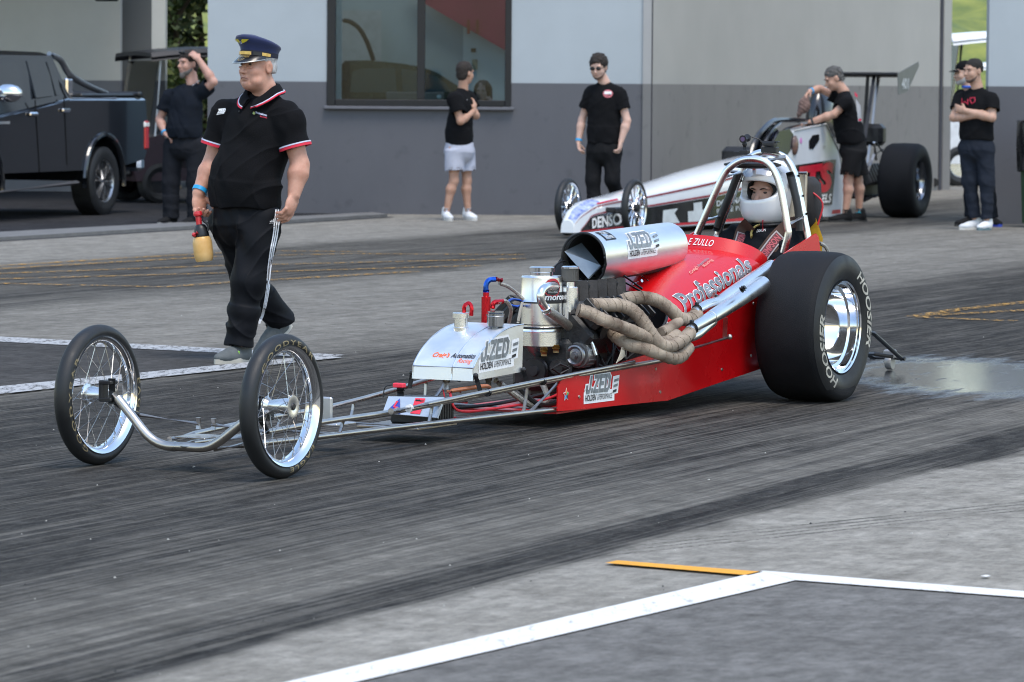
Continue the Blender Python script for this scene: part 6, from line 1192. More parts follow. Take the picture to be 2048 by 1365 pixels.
        def fold(x, y, z):
            u_ = x * s.l.x + y * s.l.y; g = np.sin(z * 30 + 9 * np.sin(u_ * 8 + ph[0]) + ph[1]) * np.sin(u_ * 13 + z * 3 + ph[2]) + .8 * np.sin(z * 19 + u_ * 22 + ph[3]) * np.sin(z * 5 + ph[4]) + .8 * np.exp(-((z - .16) / .13) ** 2) * np.sin(z * 62 + u_ * 10 + ph[5])
            ri = (1 - np.abs(np.sin(z * 17 - u_ * 7 + 2.5 * np.sin(u_ * 9 + ph[1]) + ph[3]))) ** 5 * (.5 + .5 * np.sin(u_ * 8 + z * 5 + ph[4])) + (1 - np.abs(np.sin(u_ * 16 + z * 3 + 1.5 * np.sin(z * 8 + ph[2]) + ph[5]))) ** 6 * .8
            return folds * (.5 * g - 1.0 * ri)
        if not shorts: S_.func(fold, hm - Vector((.7, .7, 1.2)), hm + Vector((.7, .7, .15)))
        else: S_.func(lambda x, y, z: folds * np.sin((x * s.l.x + y * s.l.y) * 38 + z * 9 + ph[0]) * np.sin(z * 8 + ph[1]), hm - Vector((.7, .7, 1.2)), hm + Vector((.7, .7, .15)))
        if shorts:
            for h_, k_ in ((ha, ka), (hb_, kb)): d = (k_ - h_).normalized(); S_.cone(k_ - d * .04, k_ + d * .05, leg[1] - .012, leg[1] - .01, .004, 's')
        s.pants_o = S_.build(name, mat, s.T); return s.pants_o
    def shoe(s, an, toe_dir, mat, sole, L=.285, z0=0., tilt=0., name='shoe'):
        t = nvec(toe_dir); base = Vector((an.x, an.y, z0)); S_ = SDF(min(s.h, .007)); lx = Vector((-t.y, t.x, 0)); tv = nvec(t * math.cos(rad(tilt)) - UP * math.sin(rad(tilt))); up = nvec(tv.cross(lx) * -1) if tv.cross(lx).z < 0 else nvec(tv.cross(lx)); R = Matrix((tuple(lx), tuple(tv), tuple(up))).transposed()
        q = lambda a, b_, c_: base + lx * a + tv * b_ + up * c_
        S_.ell(q(0, -.045, .055), (.038, .045, .052), R, .02); S_.cap(q(0, -.03, .075), q(0, .07, .05), .038, .034, .03); S_.ell(q(0, .12, .036), (.046, .085, .034), R, .03); S_.ell(q(0, .04, .04), (.040, .10, .042), R, .03); S_.cap(q(0, -.035, .085), q(0, -.03, .115), .040, .044, .02)
        b0 = q(0, 0, .012); S_.half(b0, -up, b0 - Vector((.3, .3, .3)), b0 + Vector((.3, .3, .3))); o = S_.build(name, mat, s.T)
        b = MB(); pr = [(.038 * math.sin(a) * (1 if math.cos(a) > 0 else .9) * 1.12, .055 + .155 * math.cos(a) - .0) for a in [2 * math.pi * k / 20 for k in range(20)]]; pr = [(x * (1.12 if y > .05 else .98), y) for x, y in pr]
        b.prism(pr, lambda a, c, d: q(a, c, d), .0, .03); b.build('sole', sole, o, 40); return o
    def hair(s, mat, grow=.010, front=.052, low=-.02, noise=.003, name='hair', side=.0, back=-.085):
        S_ = SDF(min(s.h, .008)); sc = s.hs; S_.ell(s.H(0, -.014, .043), [(q + grow) * sc for q in (.076, .096, .082)], s.hR, .02); S_.ell(s.H(0, -.045, -.03), [.070 * sc, .060 * sc, .070 * sc], s.hR, .03)
        bx = Vector((.4, .4, .4)); c = s.hc; E = lambda p, r, k=.012: S_.ell(s.H(*p), [q * sc for q in r], s.hR, k, 's')
        E((0, .085 + (front - .052), -.052 + (front - .052) * .5), (.11, .088, .108)); S_.half(s.H(0, 0, back), -s.hu, c - bx, c + bx, .01)
        for q in (-1, 1): E((q * .085, .012, -.035), (.035, .030, .050))
        S_.func(lambda x, y, z: noise * 1.4 * np.sin(x * 55 + y * 38 + 2 * np.sin(z * 60)) * np.sin(z * 48 + y * 52), c - bx, c + bx)
        S_.func(lambda x, y, z: noise * np.sin(x * 150 + y * 90) * np.sin(z * 120 + y * 130), c - bx, c + bx); return S_.build(name, mat, s.T)
    def beard(s, mat, g=.004, up=-.035, name='beard', chin=0.):
        S_ = SDF(min(s.h, .007)); sc = s.hs; E = lambda p, r, op='u', k=.015: S_.ell(s.H(*p), [q * sc for q in r], s.hR, k, op)
        E((0, .03, -.078), (.052 + g, .055 + g, .041 + g)); E((0, .022, -.04), (.066 + g, .071 + g, .080 + g)); E((0, .07, -.1 - chin), (.024 + g, .022 + g, .02 + g + chin)); bx = Vector((.4, .4, .4)); S_.half(s.H(0, .02, up), s.hu * 1 + s.hf * .55, s.hc - bx, s.hc + bx, .01); S_.half(s.H(0, -.01, -.03), -s.hf, s.hc - bx, s.hc + bx, .01); E((0, .11, -.069), (.017, .03, .006), 's', .006); return S_.build(name, mat, s.T)
    def done(s): 
        o = s.B.build('body', s.skin, s.T); [f() for f in s.late]; return o
    def band(s, wr, el, mat, r=.036, name='wristband'):
        d = (Vector(el) - Vector(wr)).normalized(); c = Vector(wr) + d * .02; b = MB(); b.lathe([(-.011, r - .004), (-.011, r), (.011, r), (.011, r - .004)], c, d, 20, closed=True); b.build(name, mat, s.T, 30)
    def onface(s, o, x, y, yaw=None):       # nearest point of a garment seen at a photo pixel
        d = ray(x, y); loc = CAM - s.O; ok, p, n, _ = o.ray_cast(loc, d, distance=200); return (p, n) if ok else (s.P(x, y, .15), -d.normalized())
def decal_px(F, o, draw, mats, name, off=.004):
    """prints laid onto a garment: draw(b, map) with map(px, py, lift)"""
    b = MB()
    def mp(x, y, k=1): p, n = F.onface(o, x, y); return p + n * off * k
    draw(b, mp); b.build(name, mats, o, 0, False)
black_knit = cloth('black', (.0065, .0065, .0075)); navy = cloth('dark_navy', (.008, .0105, .016)); hairg = M('hair_grey', (.42, .41, .40), .7, 0, .3, 60); hairb = M('hair_brown', (.008, .005, .004), .75, 0, .3, 50, 1., 110, col2=(.028, .018, .012)); hairk = M('hair_dark', (.006, .005, .004), .8, 0, .3, 60, .8, 120, col2=(.018, .014, .012)); hairsp = M('hair_salt', (.03, .028, .026), .8, 0, .4, 40, 1., 110, col2=(.13, .125, .12))
bandm = M('band_blue', (.02, .35, .70), .4); shoeb = cloth('shoe_black', (.012, .012, .013), .7); solew = M('sole_white', (.62, .60, .55), .7); soleb = M('sole_black', (.02, .02, .02), .7); shoew = cloth('shoe_white', (.66, .67, .68), .7)
# ------------------------------------------------------------------ man with the captain's cap
def captain():
    F = Fig('older man in blue captain cap, black polo and striped track pants carrying a spray bottle', 22.5, (490, 720), 33, skinmat('fair', (.44, .205, .135), (.60, .33, .24)), .0048); P = F.P; F.brow = hairg
    F.head(P(516, 131, .02), 45, -2, 1.04); nb = P(531, 186, -.01); F.neck(nb, .070); F.B.ell(F.H(0, .035, -.105), (.05, .05, .03), F.hR, .03)
    for q in (-1, 1):
        F.B.cap(F.H(q * .019, .104, -.040), F.H(q * .036, .086, -.076), .0035, .003, .006, 's'); F.B.ell(F.H(q * .032, .090, -.014), (.016, .010, .006), F.hR, .006); F.B.cap(F.H(q * .046, .080, -.020), F.H(q * .020, .096, -.020), .0025, .002, .005, 's'); F.B.ell(F.H(q * .048, .048, -.085), (.020, .026, .022), F.hR, .02); F.B.cap(F.H(q * .036, .084, -.080), F.H(q * .032, .080, -.098), .003, .002, .006, 's')
    F.B.ell(F.H(0, .112, -.036), (.013, .011, .011), F.hR, .008); F.B.cap(F.H(-.016, .092, -.088), F.H(.016, .092, -.088), .003, .003, .006, 's')
    sa, sb = P(452, 226, -.12), P(574, 230, .10); ea, wa = P(424, 326, -.13), P(397, 387, -.05); eb, wb_ = P(600, 330, .12), P(588, 390, .17)
    ha, hb = P(458, 440, -.09), P(524, 440, .07); ka, aa = P(498, 560, -.12), P(562, 644, -.30); kb, ab = P(496, 566, .13), P(478, 692, .14); hm = (ha + hb) / 2
    F.torso_core((sa + sb) / 2, hm, 1.1); F.leg(ha, ka, aa); F.leg(hb, kb, ab)
    F.arm(sa, ea, wa, 1.18, dict(d=(P(400, 432, -.02) - wa), n=(P(430, 400, .1) - wa), side=-1, curl=(38, 70), sc=1.08)); F.arm(sb, eb, wb_, 1.22, dict(d=(P(573, 440, .22) - wb_), n=(P(520, 420, .1) - wb_), side=1, curl=(25, 40), sc=1.1))
    F.done(); F.band(wa, ea, bandm, .042)
    hem = P(500, 415, 0).z
    sh = F.shirt('polo_shirt', black_knit, sa, sb, nb, hm + F.f * .01, hem, ea, eb, (.200, .150), (.205, .168, .025), .66, (.078, .082), .0075, .196, .075, vneck=.06)
    F.pants('track_pants', cloth('track_black', (.0065, .007, .009), .6, .2, .1), hem + .08, ha, hb, ka, kb, aa, ab, (.180, .150), (.110, .090, .078), .011)
    shm = cloth('shoe_grey', (.12, .13, .13), .8); shoe_a = F.shoe(aa + Vector((.0, 0, 0)), Vector((-.75, -.65, 0)), shm, M('sole_cream', (.5, .47, .40), .8), z0=.115, tilt=38); F.shoe(ab, Vector((-.55, -.83, 0)), shm, MATS['sole_cream'], z0=.0)
    for an, z0 in ((ab, .0),):
        b = MB(); d = nvec((-.55, -.83, 0)); 
        for k in range(3): q = Vector((an.x, an.y, .085 - .018 * k)) + d * (.06 + .035 * k); b.tube([q + Vector((-.03, .02, -.01)), q + Vector((0, 0, .006)), q + Vector((.03, -.02, -.01))], .003, 5, sub=3)
        b.tube([Vector((an.x, an.y, .08)) + d * .06, Vector((an.x - .06, an.y - .02, .06)) + d * .05, Vector((an.x - .07, an.y, .02)) + d * .02], .003, 5, sub=4); b.build('shoelace', M('lace_dark', (.05, .05, .05), .8), F.T)
        b = MB(); b.box(Vector((an.x, an.y, .06)) + d * .06 + Vector((.036, .0, 0)), (.01, .05, .02), b=.003); b.build('shoe_flash', M('flash_green', (.25, .55, .05), .5), F.T)
    # three stripes down the side seam, put where the photo shows them
    po = F.pants_o; wh = M('stripe_white', (.78, .78, .80), .7); cx = [(556, 420), (553, 445), (549, 475), (543, 505), (538, 540), (535, 575), (531, 605), (525, 630), (518, 648)]
    for k in (-1, 0, 1):
        b = MB(); rows = []
        for i, q in enumerate(spline([Vector((x, y, 0)) for x, y in cx], 5)):
            t_ = i / 40; off = k * (4.6 - 3.0 * t_); p0, n0 = F.onface(po, q.x + off - 1.3 + .5 * t_, q.y); p1, n1 = F.onface(po, q.x + off + 1.3 - .5 * t_, q.y); rows.append([p0 + n0 * .003, p1 + n1 * .003])
        b.loft(rows); b.build('stripe', wh, po, 0, False)
    def logo(b, mp):
        for k in range(3): x = 539 + k * 3.1; h_ = 3 + k * 2.2; b.add([mp(x, 445), mp(x + 2.4, 444.6), mp(x + 1.6, 445 - h_), mp(x + .3, 445 - h_ + 1)], [(0, 1, 2, 3)])
        b.add([mp(538, 447.5), mp(549, 446.3), mp(549, 445.8), mp(538, 447)], [(0, 1, 2, 3)])
    decal_px(F, po, logo, wh, 'brand_mark')
    def chest(b, mp):
        put_text(b, 'Professionals', lambda a, c: mp(512 + a, 228 + a * .24 - c), 22, 4.2, .02, 0, 1, 0); put_text(b, 'RACING', lambda a, c: mp(520 + a, 234.5 + a * .24 - c), 14, 2.5, .02, .2, 1, 1)
        b.add([mp(505, 228), mp(508, 224), mp(511, 227), mp(509, 231)], [(0, 1, 2, 3)], 2)
    decal_px(F, sh, chest, [M('print_lilac', (.62, .64, .80), .6), M('print_red', (.65, .03, .08), .6), M('print_multi', (.6, .4, .05), .6, col2=(.02, .35, .2), vscale=60)], 'chest_print')
    def chest2(b, mp): block_text(b, 'ZED', lambda a, c, d: mp(436.5 + a, 226.5 - a * .12 - c), 13, 6, .42, .3, .3); b.add([mp(433, 230.5), mp(449, 228), mp(449, 226.6), mp(434, 229)], [(0, 1, 2, 3)])
    decal_px(F, sh, chest2, [M('print_white', (.7, .7, .7), .6)], 'chest_print')
    # collar with red and white piping, sleeve piping, placket buttons
    H = F.H; R = .088; col = []
    f = nvec(F.f + Vector((-.1, 0, 0))); l = Vector((-f.y, f.x, 0)); l = l if l.x > 0 else -l
    def ring(t, z, r, fx=1.0): a = t; return nb + l * math.sin(a) * r + f * (math.cos(a) * r * fx + .028) + UP * z
    inn = []; out = []; n_ = 24
    for i in range(n_ + 1):
        t = rad(14) + rad(332) * i / n_; k = math.cos(t); up_ = .032 - .052 * max(0, k) ** 1.5 - .018 * k; inn.append(ring(t, up_ + .004, .080)); out.append(ring(t, up_ - .040 - .012 * max(0, k), .124 + .012 * max(0, k)))
    b = MB(); mid = [a.lerp(c, .35) + UP * .014 for a, c in zip(inn, out)]; b.loft([inn, mid, out]); b.loft([[q - UP * .006 for q in out], [q - UP * .006 for q in inn]]); co = b.build('collar', black_knit, F.T, 60)
    b = MB(); b.tube([q + UP * .003 for q in out], .0042, 6); b.build('red_piping', M('piping_red', (.65, .02, .05), .7), co); b = MB(); b.tube([q.lerp(a, .13) + UP * .004 for q, a in zip(out, mid)], .003, 6); b.build('white_piping', M('piping_white', (.6, .62, .75), .7), co)
    for q, e, r_ in ((sa, ea, .082), (sb, eb, .082)):
        en = q.lerp(e, .66); d = (e - q).normalized()
        for o_, c_, w_ in ((-.004, 'piping_red', .007), (-.016, 'piping_white', .0035)): b = MB(); b.lathe([(o_ - w_, r_ - .010), (o_ - w_, r_ + .008), (o_ + w_, r_ + .008), (o_ + w_, r_ - .010)], en, d, 36, closed=True); b.build('sleeve_piping', MATS[c_], F.T, 40)
    for y in (213, 224): p, n = F.onface(sh, 483 + (y - 213) * -.35, y); b = MB(); b.sphere(p + n * .003, .006, 8); b.build('button', blk, sh)
    # grey side hair and cap
    F.hair(hairg, .002, .03, -.02, .002, back=-.04)
    cap = thing_part = MB(); H = F.H; nv = M('cap_navy', (.012, .020, .075), .85, 0, .15, 12, .2, 260, sheen=.2)
    def capring(z, a_, b_, tilt=0., sh_=0.): return [H(math.sin(t) * a_, math.cos(t) * b_ - .008 + sh_, z + tilt * math.cos(t)) for t in [2 * math.pi * k / 36 for k in range(36)]]
    b = MB(); b.loft([capring(.040, .083, .104, .004), capring(.062, .085, .106, .010), capring(.078, .088, .110, .014), capring(.096, .098, .118, .024, .006), capring(.110, .108, .128, .030, .010), capring(.120, .106, .126, .031, .010), capring(.128, .088, .105, .029, .008), capring(.132, .05, .06, .026, .006)], True, True); cp = b.build('cap', nv, F.T, 70)
    b = MB(); b.loft([capring(.044, .0855, .1065, .005), capring(.066, .0875, .1085, .011)], True); b.build('cap_band', M('cap_black_band', (.012, .014, .03), .7), cp, 60)
    pk = []; 
    for i in range(19): t = rad(-78) + rad(156) * i / 18; k = math.cos(t) ** 1.0; pk.append((H(math.sin(t) * .088, math.cos(t) * .108 - .008, .044 + .004), H(math.sin(t) * (.088 + .012 * k), math.cos(t) * .108 - .008 + .052 * max(0, k) ** .7, .030 - .028 * max(0, k) + .003)))
    b = MB(); b.loft([[p[0] for p in pk], [p[0].lerp(p[1], .5) + F.hu * .004 for p in pk], [p[1] for p in pk]]); b.loft([[p[1] - F.hu * .003 for p in pk], [p[0] - F.hu * .003 for p in pk]]); pe = b.build('peak', M('patent_black', (.008, .008, .009), .25, 0, coat=.3), cp, 60); b = MB(); b.tube([p[1] for p in pk], .0028, 6); b.build('peak_edge', M('peak_silver', (.45, .45, .42), .3, .6), pe)
    def strap(z0, z1, t0, t1, m, nm, e=.004):
        rr = [[H(math.sin(t) * (.0885 + e), math.cos(t) * (.1095 + e) - .008, z + .0125 * math.cos(t) - .004) for t in [rad(t0 + (t1 - t0) * k / 20) for k in range(21)]] for z in (z0, z1)]; b = MB(); b.loft(rr); b.build(nm, m, cp, 60)
    gold = M('gold_braid', (.60, .40, .13), .32, .7, .25, 60); strap(.044, .061, -52, 30, gold, 'gold_strap'); strap(.044, .062, 36, 60, blk, 'strap_loop', .005); strap(.046, .062, 62, 88, gold, 'gold_strap')
    def cb(a, c, e=.006): t = a / .12; return H(math.sin(t) * (.097 + c * .40 + e), math.cos(t) * (.118 + c * .40 + e) + .0, .088 + c * .72 + .021 * math.cos(t))
    ym = M('badge_yellow', (.62, .50, .03), .5); b = MB()
    for q in (-1, 1): b.add([cb(q * x * 1.4 + .004, y * 1.3) for x, y in ((.006, .004), (.042, .024), (.012, .022), (.006, .014))], [(0, 1, 2, 3)]); b.add([cb(q * x * 1.4 + .004, y * 1.3, .008) for x, y in ((.006, -.002), (.034, .014), (.036, .018), (.008, .006))], [(0, 1, 2, 3)])
    b.build('wing_badge', ym, cp, 0, False); b = MB(); b.add([cb(.004, .002, .009)] + [cb(.004 + .009 * math.cos(t), .002 + .009 * math.sin(t), .009) for t in [k * math.pi / 6 for k in range(12)]], [(0, i + 1, (i + 1) % 12 + 1) for i in range(12)]); b.build('star_badge', M('badge_white', (.65, .68, .75), .5), cp, 0, False)
    b = MB(); b.add([cb(.004, .002, .011)] + [cb(.004 + .006 * math.cos(t), .002 + .006 * math.sin(t), .011) for t in [k * math.pi / 6 for k in range(12)]], [(0, i + 1, (i + 1) % 12 + 1) for i in range(12)]); b.build('badge_centre', M('badge_navy', (.03, .05, .2), .5), cp, 0, False)
    def pkm(a, c): k = max(0, min(17, int(a * 18))); p = pk[k]; q_ = pk[k + 1]; g = a * 18 - k; return p[0].lerp(q_[0], g).lerp(p[1].lerp(q_[1], g), 1 - c) + F.hu * .007
    b = MB(); put_text(b, 'CAPTAIN', lambda a, c: pkm(.42 + a, .55 + c), .26, .3, .01, 0, 1); put_text(b, 'PILOT', lambda a, c: pkm(.47 + a, .15 + c), .16, .25, .01, 0, 1); b.build('peak_lettering', gold, pe, 0, False)
    # spray bottle in his right hand
    c0, c1 = P(399, 436, .02), P(409, 524, .03); d = nvec(c1 - c0); SB = thing('spray_bottle', 'amber plastic pump spray bottle with black neck and red handle held by man', 'spray bottle', F.O + c0 + d * .24); off = F.O - (F.O + c0 + d * .24)
    T = lambda v: v + off
    b = MB(); b.lathe([(.095, .026), (.10, .040), (.115, .049), (.135, .053), (.20, .053), (.228, .048), (.238, .042), (.240, 0)], T(c0), d, 32); am = M('amber_plastic', (.62, .33, .08), .35, 0, .12, 9, col2=(.75, .50, .22)); b.build('bottle', am, SB, 40)
    b = MB(); b.lathe([(.035, .018), (.04, .026), (.06, .036), (.09, .042), (.108, .043), (.112, .04)], T(c0), d, 24); b.build('pump_head', blk, SB, 40); rm_ = M('pump_red', (.55, .015, .025), .3, coat=.3)
    b = MB(); b.lathe([(-.035, .0), (-.035, .022), (-.025, .026), (-.012, .024), (-.006, .016), (.045, .016)], T(c0) + Vector((-.006, 0, 0)), d, 20); b.build('pump_handle', rm_, SB, 40); q = T(P(388, 470, .06)); b = MB(); b.tube([q, q + Vector((.02, .0, .012))], .012, 10); b.sphere(q, .013, 8); b.build('trigger', rm_, SB, 50); b = MB(); b.tube([T(P(404, 440, .05)), T(P(416, 450, .05)), T(P(416, 462, .05))], .007, 8, sub=4); b.build('nozzle', blk, SB)
captain()
# ------------------------------------------------------------------ bystanders
def tee(F, sh, eb): pass
def scratcher():
    F = Fig('bearded man in dark work shirt scratching his head beside the golf cart', 44.1, (360, 450), 48, skinmat('ruddy', (.42, .22, .16), (.52, .30, .24)), .0095); P = F.P; F.brow = hairsp
    F.head(P(377, 127, 0), 52, 0, 1.1); nb = P(385, 168, 0); F.neck(nb, .066); sa, sb = P(340, 192, -.11), P(404, 184, .11); ea, wa = P(319, 240, -.14), P(331, 268, .0); eb, wb_ = P(427, 164, .18), P(397, 119, .15)
    ha, hb = P(347, 292, -.08), P(394, 292, .08); ka, aa = P(342, 365, -.05), P(342, 437, -.05); kb, ab = P(391, 365, .08), P(390, 437, .06); hm = (ha + hb) / 2; F.torso_core((sa + sb) / 2, hm, 1.); F.leg(ha, ka, aa); F.leg(hb, kb, ab)
    F.arm(sa, ea, wa, 1.05, dict(d=P(344, 276, .05) - wa, n=(0, .2, -1), side=1, curl=(20, 20), fr=1.15)); F.arm(sb, eb, wb_, 1.05, dict(d=P(380, 103, .1) - wb_, n=P(375, 118, -.05) - wb_, side=-1, curl=(25, 35), fr=1.15)); F.done(); F.band(wa, ea, bandm, .04)
    sh = F.shirt('work_shirt', navy, sa, sb, nb, hm, P(370, 276).z, ea, eb, (.215, .15), (.22, .165, .02), .62, (.074, .084), .007, .215, .07, vneck=.05); F.pants('trousers', cloth('charcoal', (.014, .015, .019)), P(370, 268).z, ha, hb, ka, kb, aa, ab, (.20, .15), (.11, .095, .085), .006)
    F.hair(hairb, .010, .045, -.01); F.beard(M('beard_grey', (.14, .125, .115), .8, 0, .4, 60), .005, -.05, chin=.012); 
    decal_px(F, sh, lambda b, mp: block_text(b, 'ZED', lambda a, c, d: mp(385 + a, 172 - a * .6 - c), 13, 3, .3, .2, .3), [M('print_dim', (.32, .33, .36), .6)], 'chest_print')
    for an in (aa, ab): F.shoe(an, (-.6, -.8, 0), shoeb, M('sole_grey', (.25, .25, .25), .8))
    b = MB(); 
    for q in (-1, 1): b.sphere(F.H(q * .03, .075, .105), [.026, .012, .016], 10, R=F.hR)
    b.tube([F.H(-.075, 0, .085), F.H(-.05, .07, .1), F.H(.05, .07, .1), F.H(.075, 0, .085)], .005, 6); b.build('sunglasses', M('shades_black', (.008, .008, .009), .35), F.T)
scratcher()
def shortsman():
    F = Fig('young man in black tee, pale grey shorts and white trainers, arms folded', 46.2, (917, 441), -100, skinmat('tan', (.38, .20, .13), (.48, .28, .20)), .0095); P = F.P; F.brow = hairb
    F.head(P(930, 146, 0), -135, 2, 1.0); nb = P(926, 180, 0); F.neck(nb, .058); sa, sb = P(908, 196, .16), P(936, 194, -.17); ea, wa = P(921, 243, .20), P(948, 222, .06); eb, wb_ = P(952, 232, -.12), P(936, 225, .10)
    ha, hb = P(908, 300, .08), P(930, 300, -.08); ka, aa = P(908, 362, .09), P(893, 424, .10); kb, ab = P(934, 362, -.06), P(936, 424, -.05); hm = (ha + hb) / 2; F.torso_core((sa + sb) / 2, hm, .9); F.leg(ha, ka, aa, .95); F.leg(hb, kb, ab, .95)
    F.arm(sa, ea, wa, 1., dict(d=P(950, 206, .02) - wa, n=(-.6, .3, 0), side=1, curl=(20, 30), fr=1.15)); F.arm(sb, eb, wb_, 1., dict(d=(-.1, .05, .06), n=(-.3, .8, 0), side=1, curl=(30, 40), fr=1.15)); F.done()
    sh = F.shirt('tee_shirt', black_knit, sa, sb, nb, hm, P(920, 295).z, ea, eb, (.185, .130), (.168, .150, -.01), .62, (.075, .085), .005, .165, .066)
    F.pants('shorts', cloth('pale_grey', (.42, .43, .50), .9, .08), P(920, 285).z, ha, hb, P(909, 343, .09), P(933, 343, -.07), aa, ab, (.165, .160), (.105, .105, .1), .006, True)
    F.hair(hairb, .008, .055, .0, .002); F.shoe(aa, (.25, -.95, 0), shoew, solew); F.shoe(ab, (.45, -.9, 0), shoew, solew)
    for an in (aa, ab): b = MB(); b.tube([an + UP * -.01, an + UP * .04], .042, 12); b.build('sock', M('sock_white', (.7, .7, .74), .8), F.T)
    decal_px(F, sh, lambda b, mp: b.add([mp(934, 199), mp(944, 200), mp(944, 203), mp(934, 202)], [(0, 1, 2, 3)]), [M('print_white')], 'chest_print')
shortsman()
def shades():
    F = Fig('man in sunglasses, black tee and black trousers walking behind white dragster nose', 44.4, (1210, 430), 18, skinmat('pale', (.50, .30, .23), (.60, .39, .31)), .0095); P = F.P; F.brow = hairb
    F.head(P(1197, 134, .05), 20, 14, 1.05); nb = P(1209, 166, 0); F.neck(nb, .062); sa, sb = P(1182, 184, -.06), P(1238, 186, .06); ea, wa = P(1164, 240, -.1), P(1157, 284, -.04); eb, wb_ = P(1254, 242, .1), P(1242, 283, .14)
    ha, hb = P(1190, 300, -.04), P(1226, 300, .04); ka, aa = P(1186, 362, .0), P(1190, 440, .02); kb, ab = P(1224, 360, .06), P(1246, 424, -.22); hm = (ha + hb) / 2; F.torso_core((sa + sb) / 2, hm, .95); F.leg(ha, ka, aa); F.leg(hb, kb, ab)
    F.arm(sa, ea, wa, 1., dict(d=P(1160, 308, 0) - wa, n=P(1190, 300, .05) - wa, side=-1, curl=(25, 40), fr=1.15)); F.arm(sb, eb, wb_, 1.02, dict(d=P(1238, 305, .16) - wb_, n=P(1210, 300, .1) - wb_, side=1, curl=(25, 45), fr=1.15)); F.done(); F.band(wa, ea, bandm, .037)
    sh = F.shirt('tee_shirt', black_knit, sa, sb, nb, hm, P(1210, 287).z, ea, eb, (.20, .135), (.185, .145, .0), .60, (.07, .08), .006, .185, .068)
    F.pants('trousers', cloth('black_twill', (.011, .011, .012)), P(1210, 282).z, ha, hb, ka, kb, aa, ab, (.175, .14), (.098, .08, .068), .006); F.hair(hairb, .016, .066, -.012, .005); F.beard(M('beard_brown', (.10, .06, .045), .8, 0, .3, 60), .0025, -.05)
    b = MB(); R = F.hR
    for q in (-1, 1): b.sphere(F.H(q * .033, .100, .002), [.028, .006, .018], 12, R=R); b.tube([F.H(q * .06, .095, .006), F.H(q * .08, .0, .0)], .004, 6)
    b.tube([F.H(-.06, .1, .008), F.H(0, .112, .008), F.H(.06, .1, .008)], .004, 6); b.build('sunglasses', M('shades_black', (.008, .008, .009), .35), F.T)
    def lg(b, mp):
        c = (1216, 188); b.add([mp(*c)] + [mp(c[0] + 10 * math.cos(t), c[1] + 8 * math.sin(t)) for t in [k * math.pi / 6 for k in range(12)]], [(0, i + 1, (i + 1) % 12 + 1) for i in range(12)], 0); b.add([mp(c[0] - 7, c[1] + 1, 2), mp(c[0] + 7, c[1] + 1, 2), mp(c[0] + 7, c[1] - 4, 2), mp(c[0] - 7, c[1] - 4, 2)], [(0, 1, 2, 3)], 1)
    decal_px(F, sh, lg, [M('print_pinkred', (.45, .12, .14), .7), M('print_white')], 'chest_print'); F.shoe(aa, (-.4, -.9, 0), shoeb, soleb); F.shoe(ab, (-.4, -.9, 0), shoeb, M('sole_volt', (.5, .6, .05), .6), z0=.05, tilt=25)
shades()
